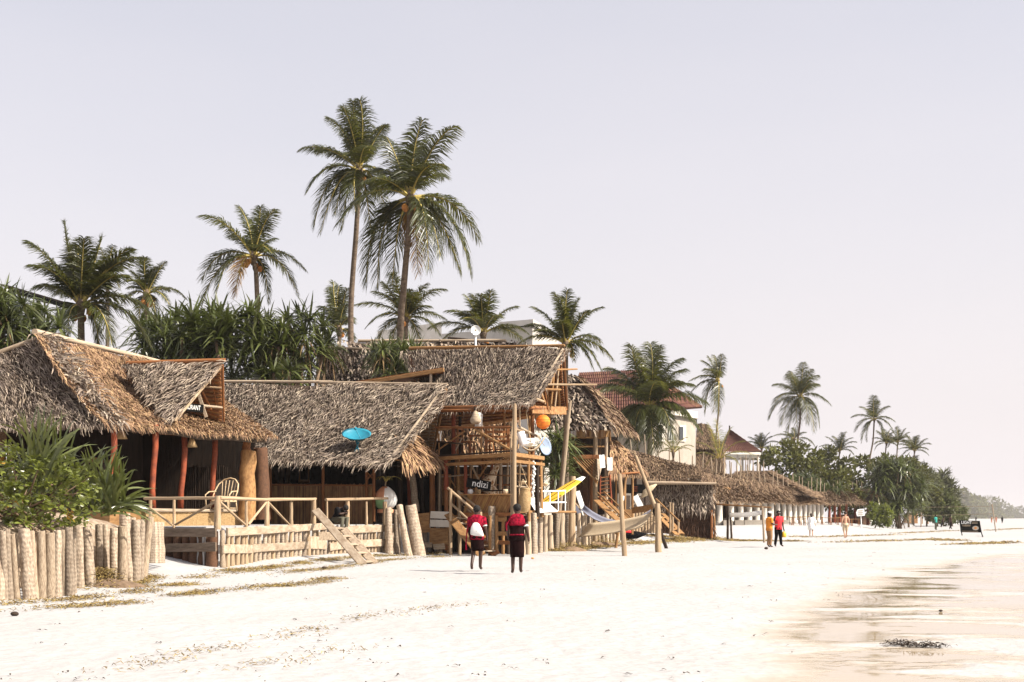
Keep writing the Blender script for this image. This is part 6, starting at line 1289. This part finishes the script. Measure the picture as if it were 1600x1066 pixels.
# ------------------------------------------------------------------ seagrass wrack lines and litter
def weeds(name, label, lines, n, spread, size, m, seed, hh=.03):
    q_ = np.random.default_rng(seed); A = []
    for ln, wt in lines:
        P = [G(x, y) for x, y in ln]; seg = [(P[i+1]-P[i]).length for i in range(len(P)-1)]; tot = sum(seg)
        for _ in range(int(n*wt)):
            s = q_.uniform(0, tot); i = 0
            if mnoise.noise((s*.9, wt*7, seed)) < q_.uniform(-.5, .25): continue
            while i < len(seg)-1 and s > seg[i]: s -= seg[i]; i += 1
            c = P[i].lerp(P[i+1], min(1, s/max(seg[i], .01))); sp = spread*q_.normal(0, 1)
            jt = min(.15, spread*3); x, y = c.x+sp*.9+q_.normal(0, jt), c.y+sp*.25+q_.normal(0, jt*1.3)
            z = gz(x, y)+.03*mnoise.noise((x*.5, y*.5, 0))+.018*mnoise.noise((x*1.3, y*1.3, 5))+q_.uniform(.0, hh*2)*math.exp(-(sp/spread)**2)
            an = q_.uniform(0, 6.28); d = np.array((math.cos(an), math.sin(an), 0)); L = size*q_.uniform(.4, 1.6); t = np.array((-d[1], d[0], q_.uniform(-.8, .8)))*size*.16
            c0 = np.array((x, y, z)); b_ = np.array((q_.normal(0, .2)*L, q_.normal(0, .2)*L, L*q_.uniform(.02, .35)))
            A.append([[c0-d*L/2-t*.3, c0-d*L/2+t*.3], [c0+b_-t/2, c0+b_+t/2], [c0+d*L/2-t*.2, c0+d*L/2+t*.2]])
    o = part(name, quads(name, np.array(A), m), None); tag(o, label, 'seagrass', None, 'stuff'); return o
weeds('seagrass_wrack', 'brown dried seagrass lines washed up along the foot of the palisade and terrace', [
    ([(-20, 947), (60, 941), (110, 938), (200, 928), (300, 912)], 1.2), ([(0, 958), (100, 950), (190, 943), (260, 935), (330, 925)], .8), ([(120, 922), (160, 919), (205, 912), (232, 900)], 1.6), ([(345, 894), (400, 889), (440, 885), (480, 880)], 1.1), ([(470, 880), (540, 873), (600, 869), (660, 867), (705, 863)], 1.6),
    ([(365, 925), (440, 917), (500, 909), (520, 905)], .7), ([(430, 898), (520, 888), (560, 884)], .6), ([(560, 882), (620, 874), (700, 870)], .6), ([(300, 905), (360, 896), (420, 893)], .4)], 3200, .15, .08, M_['weed'], 1, .03)
weeds('seagrass_wrack', 'brown dried seagrass spread before the hammocks and the booth', [
    ([(900, 858), (960, 852), (1020, 848), (1110, 843), (1190, 846)], 1.6), ([(1040, 845), (1100, 842), (1130, 841)], .8), ([(985, 836), (1060, 840), (1110, 839)], .8), ([(1140, 843), (1180, 846), (1250, 846)], .7), ([(900, 850), (950, 846), (985, 842)], .8), ([(860, 862), (895, 858), (920, 857)], 1.0)], 3600, .4, .15, M_['weed'], 2, .04)
weeds('seagrass_wrack', 'thin far seagrass streaks across the sand around the black sign board', [
    ([(1300, 848), (1380, 846), (1460, 843), (1500, 846)], .8), ([(1480, 852), (1530, 850), (1580, 848)], .5), ([(1240, 840), (1330, 838), (1400, 836)], .4), ([(1400, 834), (1480, 830), (1560, 829)], .5), ([(1560, 828), (1600, 826)], .3)], 2600, .7, .2, M_['weed'], 3, .03)
weeds('seagrass_wrack', 'faint thin line of seagrass bits crossing the open sand in the foreground', [([(70, 1066), (160, 1052), (240, 1037), (330, 1015), (420, 1000), (500, 980), (560, 966), (650, 953), (740, 945)], 1.0), ([(330, 1050), (450, 1035), (560, 1012)], .2)], 1000, .10, .06, M_['weed'], 4, .02)
q_ = np.random.default_rng(77); ln = []
for i in range(260):
    Y = 10.5+60*q_.uniform(0, 1)**1.7; x = q_.uniform(-.42, .42)*Y
    if shore(Y)-x < 1 and x < .0053*Y*Y+.125*Y+.4: ln.append((x, Y))
A = []
for x, y in ln:
    for k in range(q_.integers(1, 4)):
        an = q_.uniform(0, 6.28); d = np.array((math.cos(an), math.sin(an), 0)); L = q_.uniform(.02, .09); t = np.array((-d[1], d[0], q_.uniform(-.4, .6)))*q_.uniform(.008, .022)
        xx, yy = x+q_.normal(0, .06), y+q_.normal(0, .06); c0 = np.array((xx, yy, gz(xx, yy)+.03*mnoise.noise((xx*.5, yy*.5, 0))+.018*mnoise.noise((xx*1.3, yy*1.3, 5))+.012))
        A.append([[c0-d*L/2-t*.3, c0-d*L/2+t*.3], [c0-t/2+np.array((0, 0, .012)), c0+t/2+np.array((0, 0, .012))], [c0+d*L/2-t*.2, c0+d*L/2+t*.2]])
o = part('beach_litter', quads('beach_litter', np.array(A), M_['husk']), None); tag(o, 'small dark bits of husk and seaweed strewn over the open sand', 'litter', None, 'stuff')
for i, (x, y, lb) in enumerate(((894, 861, 'seagrass mound around the thick hammock post'), (160, 917, 'big seagrass heap lying against the palisade logs'), (935, 851, 'low pale seagrass heap behind the thick hammock post'))):
    mound('seagrass_heap', lb, x, y, (.8, .9, 1.1)[i], (.7, .5, .8)[i], (.2, .18, .16)[i], M_['stem'], 10+i)
    weeds('seagrass_tufts', 'loose strands over the ' + lb, [([(x-16, y+1), (x, y-3), (x+16, y)], 1)], 2600, .26, .1, M_['weed'], 30+i, .18)
p = G(1430, 1011); o = weeds('seaweed_strand', 'dark long strand of seaweed lying on the wet sand in the right foreground', [([(1393, 1011), (1410, 1008), (1430, 1012), (1475, 1012)], 1)], 260, .02, .07, M_['husk'], 40, .03)
for i, (x, y, sz, lb) in enumerate(((22, 964, .1, 'dark husk at the far left foreground sand'), (507, 890, .12, 'dark husk near the foot of the ladder stair'), (1197, 859, .16, 'dark husk lying before the orange-shirted pair'), (832, 874, .09, 'orange coconut husk by the bare-footed walker on the right'), (1470, 957, .05, 'tiny dark husk on the wet sand'))):
    p = G(x, y); v, f = ball((0, 0, 0), (sz*.62, sz*.45, sz*.34), 9, 6); v = [q*(1+.25*mnoise.noise(q*9+Vector((i, 0, 0)))) for q in v]
    o = part('coconut_husk', mesh('coconut_husk', v, f, M_['orhusk'] if 'orange coconut' in lb else M_['husk'], True), None, Matrix.Translation(p+Vector((0, 0, sz*.4)))); tag(o, lb, 'husk', 'husks strewn on the sand')
# ------------------------------------------------------------------ people
def person(label, foot, H, face, skin='skin', hair='hair', pose=None, clothes=(), hat=None, group='people on the beach', lean=0, hair_long=0, floor=True):
    """one continuous skinned body; local x right, y forward, z up, unit = height. face: heading in degrees (0 = away from the camera)"""
    P = dict(pel=(0, 0, .52), spi=(0, 0, .62), che=(0, .0, .745), nek=(0, -.005, .835), hd0=(0, .01, .875), hd1=(0, .015, .925), hd2=(0, .0, .968),
             shL=(-.10, 0, .80), elL=(-.135, -.02, .635), wrL=(-.14, .02, .49), haL=(-.142, .035, .452), shR=(.10, 0, .80), elR=(.135, -.02, .635), wrR=(.14, .02, .49), haR=(.142, .035, .452),
             hiL=(-.052, 0, .495), knL=(-.056, .02, .285), anL=(-.058, -.005, .045), toL=(-.062, .075, .014), hiR=(.052, 0, .495), knR=(.056, .02, .285), anR=(.058, -.005, .045), toR=(.062, .075, .014))
    P.update(pose or {})
    rad = dict(pel=.072, spi=.066, che=.078, nek=.03, hd0=.045, hd1=.06, hd2=.046, sh=.042, el=.027, wr=.019, ha=.021, hi=.058, kn=.036, an=.025, to=.023)
    names = list(P); idx = {n: i for i, n in enumerate(names)}; V = [Vector(P[n]) for n in names]; rr = [rad.get(n, rad.get(n[:2], .03)) for n in names]
    ed = [('pel', 'spi'), ('spi', 'che'), ('che', 'nek'), ('nek', 'hd0'), ('hd0', 'hd1'), ('hd1', 'hd2')]
    for s in 'LR': ed += [('che', 'sh'+s), ('sh'+s, 'el'+s), ('el'+s, 'wr'+s), ('wr'+s, 'ha'+s), ('pel', 'hi'+s), ('hi'+s, 'kn'+s), ('kn'+s, 'an'+s), ('an'+s, 'to'+s)]
    E_ = [(idx[a_], idx[b_]) for a_, b_ in ed]
    for s, sg in (('L', -1), ('R', 1)):       # fingers and thumb
        w_, h_ = Vector(P['wr'+s]), Vector(P['ha'+s]); d = (h_-w_).normalized(); fw = Vector((0, 1, 0)); fw = (fw-d*fw.dot(d)).normalized(); sd_ = d.cross(fw)*sg
        for k_, ln in ((-1.5, .030), (-.5, .038), (.5, .041), (1.5, .036)):
            b_ = h_+fw*k_*.0085; m_ = b_+d*ln*.6; t_ = m_+d*ln*.45-sd_*ln*.3
            for q in (b_+d*.006, m_, t_): V.append(q); rr.append(.0058)
            n_ = len(V); E_ += [(idx['ha'+s], n_-3), (n_-3, n_-2), (n_-2, n_-1)]
        V += [w_.lerp(h_, .6)+fw*.022, w_.lerp(h_, 1.1)+fw*.034+d*.012]; rr += [.0075, .006]; n_ = len(V); E_ += [(idx['wr'+s], n_-2), (n_-2, n_-1)]
    hd = Vector(P['hd1']); up_ = (Vector(P['hd2'])-Vector(P['hd0'])).normalized(); fd = Vector((0, 1, 0)); fd = (fd-up_*fd.dot(up_)).normalized(); rt = fd.cross(up_)
    for q, r0 in ((hd+fd*.062-up_*.012, .010), (hd+rt*.057-up_*.008, .011), (hd-rt*.057-up_*.008, .011)): V.append(q); rr.append(r0); E_.append((idx['hd1'], len(V)-1))
    m = bpy.data.meshes.new('body'); m.from_pydata([tuple(v) for v in V], E_, []); m.materials.append(M_[skin])
    m.update()
    foot = foot+Vector((0, 0, .025)) if floor else foot
    root = thing('person', label, 'person', foot, group)
    M = Matrix.Translation(foot) @ Matrix.Rotation(R(-face), 4, 'Z') @ Matrix.Rotation(R(-lean), 4, 'X') @ Matrix.Diagonal((H, H, H, 1))
    b = part('body', m, root, M)
    sk = b.modifiers.new('skin', 'SKIN'); sk.use_smooth_shade = True; sk.branch_smoothing = .4
    if not m.skin_vertices: 
        import bmesh
        bm = bmesh.new(); bm.from_mesh(m); bm.verts.layers.skin.verify(); bm.to_mesh(m); bm.free()
    for i, sv in enumerate(m.skin_vertices[0].data): sv.radius = (rr[i], rr[i]*(.78 if i in (idx['pel'], idx['spi'], idx['che']) else 1)); sv.use_root = i == idx['pel']
    su = b.modifiers.new('smooth', 'SUBSURF'); su.levels = 1; su.render_levels = 1
    # hair, eyes
    HM = Matrix((( rt.x, fd.x, up_.x, hd.x), (rt.y, fd.y, up_.y, hd.y), (rt.z, fd.z, up_.z, hd.z), (0, 0, 0, 1)))
    v, f = ball((0, -.012, .022), (.058, .062, .058), 14, 10); f = [q for q in f if not (sum(v[i].y for i in q)/len(q) > .028 and sum(v[i].z for i in q)/len(q) < .04) and sum(v[i].z for i in q)/len(q) > -.02-hair_long]
    part('hair', mesh('hair', v, f, M_[hair], True), root, M @ HM)
    if hair_long:
        v, f = tube([(0, -.03, .02), (0, -.055, -.03), (0, -.06, -.10)], [.05, .055, .03], 10); part('hair', mesh('hair', v, f, M_[hair], True), root, M @ HM)
    for sx in (-1, 1): v, f = ball((sx*.021, .052, .004), .0075, 6, 5); part('eye', mesh('eye', v, f, M_['wpaint'], True), root, M @ HM)
    v, f = ball((0, .05, -.034), (.017, .008, .005), 8, 4); part('mouth', mesh('mouth', v, f, M_['maroon'], True), root, M @ HM)
    if hat:
        v, f = lathe([(.105, .03), (.065, .04), (.06, .085), (.0, .095)] if hat != 'cap' else [(.064, .03), (.066, .05), (.05, .085), (0, .092)], 14); part('hat', mesh('hat', v, f, M_['straw'] if hat != 'cap' else M_['white_c'], True), root, M @ HM)
    # clothes: lofted tubes of elliptical sections
    for c in clothes:
        kind, mt = c[0], M_[c[1]]
        def loft(name, secs, n=18, fold=0, open_=False):
            V, F = [], []
            for i, (cx_, cy_, cz_, rx, ry) in enumerate(secs):
                for j in range(n):
                    an = 2*math.pi*j/n; k_ = 1+fold*(i/(len(secs)-1))*math.sin(an*6+i*.4); V.append((cx_+rx*k_*math.cos(an), cy_+ry*k_*math.sin(an), cz_))
            for i in range(len(secs)-1):
                for j in range(n): F.append((i*n+j, i*n+(j+1) % n, (i+1)*n+(j+1) % n, (i+1)*n+j))
            q = part(name, mesh(name, V, F, mt, True), root, M); s_ = q.modifiers.new('thickness', 'SOLIDIFY'); s_.thickness = .012; return q
        A3 = lambda n: Vector(P[n])
        if kind == 'shirt':
            pe, ch, nk = A3('pel'), A3('che'), A3('nek')
            loft('shirt', [(nk.x, nk.y, nk.z+.0, .036, .036), (nk.x, nk.y, nk.z-.022, .085, .05), (ch.x, ch.y, ch.z+.03, .108, .075), (ch.x, ch.y, ch.z-.05, .10, .08), ((pe.x+ch.x)/2, (pe.y+ch.y)/2, (pe.z+ch.z)/2-.02, .088, .074), (pe.x, pe.y, pe.z+.0, .098, .08), (pe.x, pe.y, pe.z-.05, .104, .084)], fold=.03)
            for s in 'LR':
                a_, b_ = A3('sh'+s), A3('el'+s); e_ = c[2] if len(c) > 2 else .75
                pts = [a_.lerp(A3('che'), .25)+Vector((0, 0, .012)), a_, a_.lerp(b_, e_)]; rs = [.04, .05, .04]
                if e_ >= 1: pts += [A3('el'+s).lerp(A3('wr'+s), .8)]; rs[2] = .038; rs.append(.028)
                v, f = tube(pts, rs, 10, False); part('sleeve', mesh('sleeve', v, f, mt, True), root, M)
        elif kind == 'trousers':
            pe = A3('pel'); loft('waist', [(pe.x, pe.y, pe.z+.03, .092, .076), (pe.x, pe.y, pe.z-.02, .1, .082), (pe.x, pe.y, pe.z-.06, .092, .072)])
            for s in 'LR':
                e_ = c[2] if len(c) > 2 else .92
                h_, k_, a_ = A3('hi'+s), A3('kn'+s), A3('an'+s)
                pts = [h_+Vector((0, 0, .03)), h_.lerp(k_, .4), k_]; rs = [.064, .06, .046]
                if e_ > .3: pts += [k_.lerp(a_, e_)]; rs.append(.036)
                v, f = tube(pts, rs, 12, False); part('trouser_leg', mesh('trouser_leg', v, f, mt, True), root, M)
        elif kind == 'skirt':
            pe = A3('pel'); z0, z1, r1, dx = c[2], c[3], c[4], (c[5] if len(c) > 5 else 0)
            loft('skirt', [(pe.x, pe.y, z0, .086, .072), (pe.x, pe.y, z0-.06, .102, .084), (pe.x+dx*.4, pe.y, (z0*.6+z1*.4), r1*1.02, r1*.86), (pe.x+dx*.8, pe.y+.005, z0*.25+z1*.75, r1, r1*.86), (pe.x+dx, pe.y+.005, z1, r1*.9, r1*.8)], fold=.12)
        elif kind == 'belt':
            pe = A3('pel'); z0 = c[2]; loft('belt', [(pe.x, pe.y, z0+.01, .097, .083), (pe.x, pe.y, z0-.01, .099, .085)])
        elif kind == 'shawl':
            nk, ch = A3('nek'), A3('che'); z1 = c[2]
            loft('shawl', [(nk.x, nk.y, nk.z+.012, .04, .042), (nk.x, nk.y-.005, nk.z-.02, .095, .062), (ch.x, ch.y-.005, ch.z+.035, .122, .08), (ch.x+.004, ch.y-.012, ch.z-.03, .126, .092), (ch.x-.006, ch.y-.014, (ch.z+z1)/2-.01, .118, .092), (ch.x-.012, ch.y-.018, z1, .10, .085)], fold=.13)
        elif kind == 'drape':     # cloth hanging down one side from the shoulder
            rows = []
            for i in range(9):
                t = i/8; rows.append([Vector((-.10-.045*t-.03*math.sin(t*3)+.03*math.cos(u*3.1)*(1-t*.3)+.035*(u-.5)*t, -.085+.14*u-.05*t+.012*math.sin(u*14+t*4), .815-t*c[2])) for u in np.linspace(0, 1, 10)])
            q = sheet([[M @ p for p in r] for r in rows], mt, .015, 'drape', root)
        elif kind == 'bag':
            secs = [(.018, .735, .022, .012), (.018, .715, .05, .02), (.02, .66, .078, .034), (.026, .60, .096, .042), (.032, .555, .104, .04), (.034, .535, .098, .03), (.034, .53, .05, .012)]
            V, F = [], []
            for x0_, z0_, rx_, ry_ in secs:
                for q_j in range(16):
                    an = 2*math.pi*q_j/16; cs, sn = math.cos(an), math.sin(an)
                    V.append((x0_+rx_*math.copysign(abs(cs)**.6, cs)-.12*(z0_-.63)*0, -.118+ry_*math.copysign(abs(sn)**.7, sn), z0_-.12*rx_*cs))
            for q_i in range(len(secs)-1):
                for q_j in range(16): F.append((q_i*16+q_j, q_i*16+(q_j+1) % 16, (q_i+1)*16+(q_j+1) % 16, (q_i+1)*16+q_j))
            part('bag', mesh('bag', V, F, mt, True), root, M)
            v, f = tube([(.0, -.085, .73), (.05, -.06, .80), (.085, .0, .815), (.10, .05, .77)], .006, 6); part('bag_strap', mesh('bag_strap', v, f, mt), root, M)
        elif kind == 'band':
            w_, e_ = A3('el'+c[2]), A3('sh'+c[2]); p_ = w_.lerp(e_, .25); v, f = tube([w_.lerp(e_, .2), w_.lerp(e_, .32)], .034, 10); part('arm_band', mesh('arm_band', v, f, mt, True), root, M)
    return root, M
p = G(745, 893)
person('woman walking away in a crimson shawl with a white printed bag on her back', p, 1.70, 12, pose=dict(anL=(-.05, -.13, .085), knL=(-.05, .0, .285), toL=(-.055, -.085, .02), anR=(.03, .10, .045), knR=(.04, .09, .285), toR=(.035, .18, .02), elR=(.145, -.03, .645), wrR=(.15, .03, .51), haR=(.15, .05, .475), elL=(-.13, .0, .64), wrL=(-.13, .07, .52), haL=(-.125, .1, .49)),
       clothes=(('shirt', 'shuka', .7), ('skirt', 'maroon', .56, .30, .088, .012), ('drape', 'shuka', .50), ('shawl', 'shuka', .66), ('bag', 'bag'), ('band', 'wpaint', 'R')), group=None)
p = G(808, 898)
person('woman walking away in a crimson plaid shawl over a long dark dress', p, 1.72, 4, pose=dict(anL=(-.06, -.02, .05), knL=(-.062, .03, .285), toL=(-.075, .05, .014), anR=(.045, .09, .05), knR=(.05, .075, .285), toR=(.05, .17, .02), elR=(.14, -.03, .64), wrR=(.165, -.0, .50), haR=(.17, .012, .462), elL=(-.135, -.02, .64), wrL=(-.13, .03, .53), haL=(-.125, .05, .495)),
       clothes=(('shirt', 'maroon', .5), ('skirt', 'maroon', .575, .235, .086), ('belt', 'shuka', .555), ('shawl', 'shuka', .69), ('drape', 'shuka', .2), ('band', 'wpaint', 'R')), group=None)
# seated man on the stair top
p = E(527, 819, .0); p.z = 1.15
sit = dict(pel=(0, 0, .08), spi=(0, .035, .17), che=(0, .12, .265), nek=(0, .18, .315), hd0=(0, .215, .325), hd1=(0, .262, .315), hd2=(0, .285, .335), shL=(-.095, .13, .31), elL=(-.12, .22, .20), wrL=(-.03, .28, .235), haL=(.0, .30, .25), shR=(.095, .13, .31), elR=(.12, .22, .20), wrR=(.04, .28, .225), haR=(.01, .305, .235),
           hiL=(-.055, .02, .07), knL=(-.08, .26, .12), anL=(-.08, .22, -.12), toL=(-.085, .29, -.155), hiR=(.055, .02, .07), knR=(.085, .26, .12), anR=(.085, .24, -.12), toR=(.09, .31, -.155))
person('seated man in black bending over his knees at the top of the ladder stair', p+Vector((-.1, .0, 0)), 1.72, 118, pose=sit, clothes=(('shirt', 'blk_c', .9), ('trousers', 'olive_c', .85)), group=None)
p = G(1202, 856)
person('man in an orange shirt and tan trousers turned right towards his friend', p, 1.66, 70, pose=dict(elR=(.12, .02, .65), wrR=(.10, .14, .63), haR=(.09, .175, .635), elL=(-.12, .02, .65), wrL=(-.06, .14, .62), haL=(-.04, .175, .625)), clothes=(('shirt', 'orange_c', .8), ('trousers', 'khaki', .92)), hat='cap', group=None)
p = G(1216, 855)
r0, MM = person('man in a red shirt and dark trousers lifting a hand to his head', p, 1.72, 158, pose=dict(elR=(.16, .04, .70), wrR=(.12, .07, .85), haR=(.10, .075, .885), anL=(-.085, .02, .045), toL=(-.1, .1, .014), anR=(.09, -.02, .045), knR=(.075, .02, .285), toR=(.11, .055, .014), elL=(-.145, -.01, .635), wrL=(-.16, .02, .49), haL=(-.165, .03, .452)), clothes=(('shirt', 'red_c', .7), ('trousers', 'blk_c', .95)), group=None)
o = thing('yellow_bag', 'yellow carrier bag hanging from the hand of the man in red', 'bag', MM @ Vector((-.165, .03, .30)))
v, f = join([lathe([(.06, 0), (.068, .05), (.06, .14), (.04, .155)], 10, True)]); part('bag', mesh('bag', v, f, M_['yel'], True), o, MM @ Matrix.Translation((-.165, .03, .255))); v, f = tube([(-.195, .03, .40), (-.175, .03, .445), (-.135, .03, .40)], .005, 5); part('handle', mesh('handle', v, f, M_['yel']), o, MM)
p = G(1267.5, 838.5)
person('woman in a loose white dress walking away along the beach', p, 1.66, 5, 'skinl', 'hairb', dict(anL=(-.05, .05, .045), toL=(-.05, .12, .014), anR=(.05, -.08, .06), toR=(.05, -.02, .014), elL=(-.14, -.02, .65), wrL=(-.15, .04, .53), haL=(-.15, .06, .5), elR=(.14, -.02, .65), wrR=(.15, .04, .53), haR=(.15, .06, .5)), (('shirt', 'white_c', 1.0), ('skirt', 'white_c', .60, .27, .125)), hair_long=.03, group=None)
p = G(1321, 841.5)
person('bare-backed man in pale shorts walking away along the beach', p, 1.78, -5, 'skinl', 'hairb', dict(anL=(-.05, -.08, .06), toL=(-.05, -.02, .014), anR=(.05, .06, .045), toR=(.05, .13, .014)), (('trousers', 'canvas', .12),), group=None)
p = G(1392, 821)
person('person in a straw hat and brown shirt by the dark screwpine tree', p, 1.70, 60, 'skin', 'hair', dict(anL=(-.05, .1, .045), toL=(-.05, .17, .014), anR=(.05, -.08, .06), toR=(.05, -.0, .014)), (('shirt', 'brown_c', .8), ('trousers', 'maroon', .92)), hat='straw', group=None)
p = G(1402, 821.5); person('person in a teal shirt beside the straw-hatted one', p, 1.74, -70, 'skin', 'hair', None, (('shirt', 'teal_c', .8), ('trousers', 'blk_c', .92)), group=None)
p = G(1462, 828.5); person('person in a green shirt standing under the beach net', p, 1.72, 140, 'skin', 'hair', None, (('shirt', 'teal_c', .8), ('trousers', 'olive_c', .92)), group=None)
p = G(1470, 824); person('person in dark clothes bending close to the green-shirted one', p, 1.62, 90, 'skin', 'hair', None, (('shirt', 'brown_c', .8), ('trousers', 'blk_c', .92)), lean=18, group=None)
p = G(1485, 827.5); person('person in dark clothes walking right under the beach net', p, 1.72, 80, 'skin', 'hair', dict(anL=(-.05, .1, .045), toL=(-.05, .17, .014), anR=(.05, -.1, .06), toR=(.05, -.03, .014)), (('shirt', 'brown_c', .8), ('trousers', 'maroon', .92)), group=None)
for x, y, s, t_, lb in ((1549.5, 817.5, 'khaki', 'pink_c', 'far person in tan just left of the leaning net post'), (1556.5, 817.5, 'pink_c', 'pink_c', 'far person in coral just right of the leaning net post'), (1566, 818, 'blk_c', 'blk_c', 'far dark figure right of the couple at the net post'), (1525, 816, 'blk_c', 'olive_c', 'tiny dark figure above the black sign board')):
    p = G(x, y); hh = 1.72; person(lb, p, hh, random.uniform(-40, 40), 'skinl' if s != 'blk_c' else 'skin', 'hairb', None, (('shirt', s, .8), ('trousers', t_, .6)), group=None)
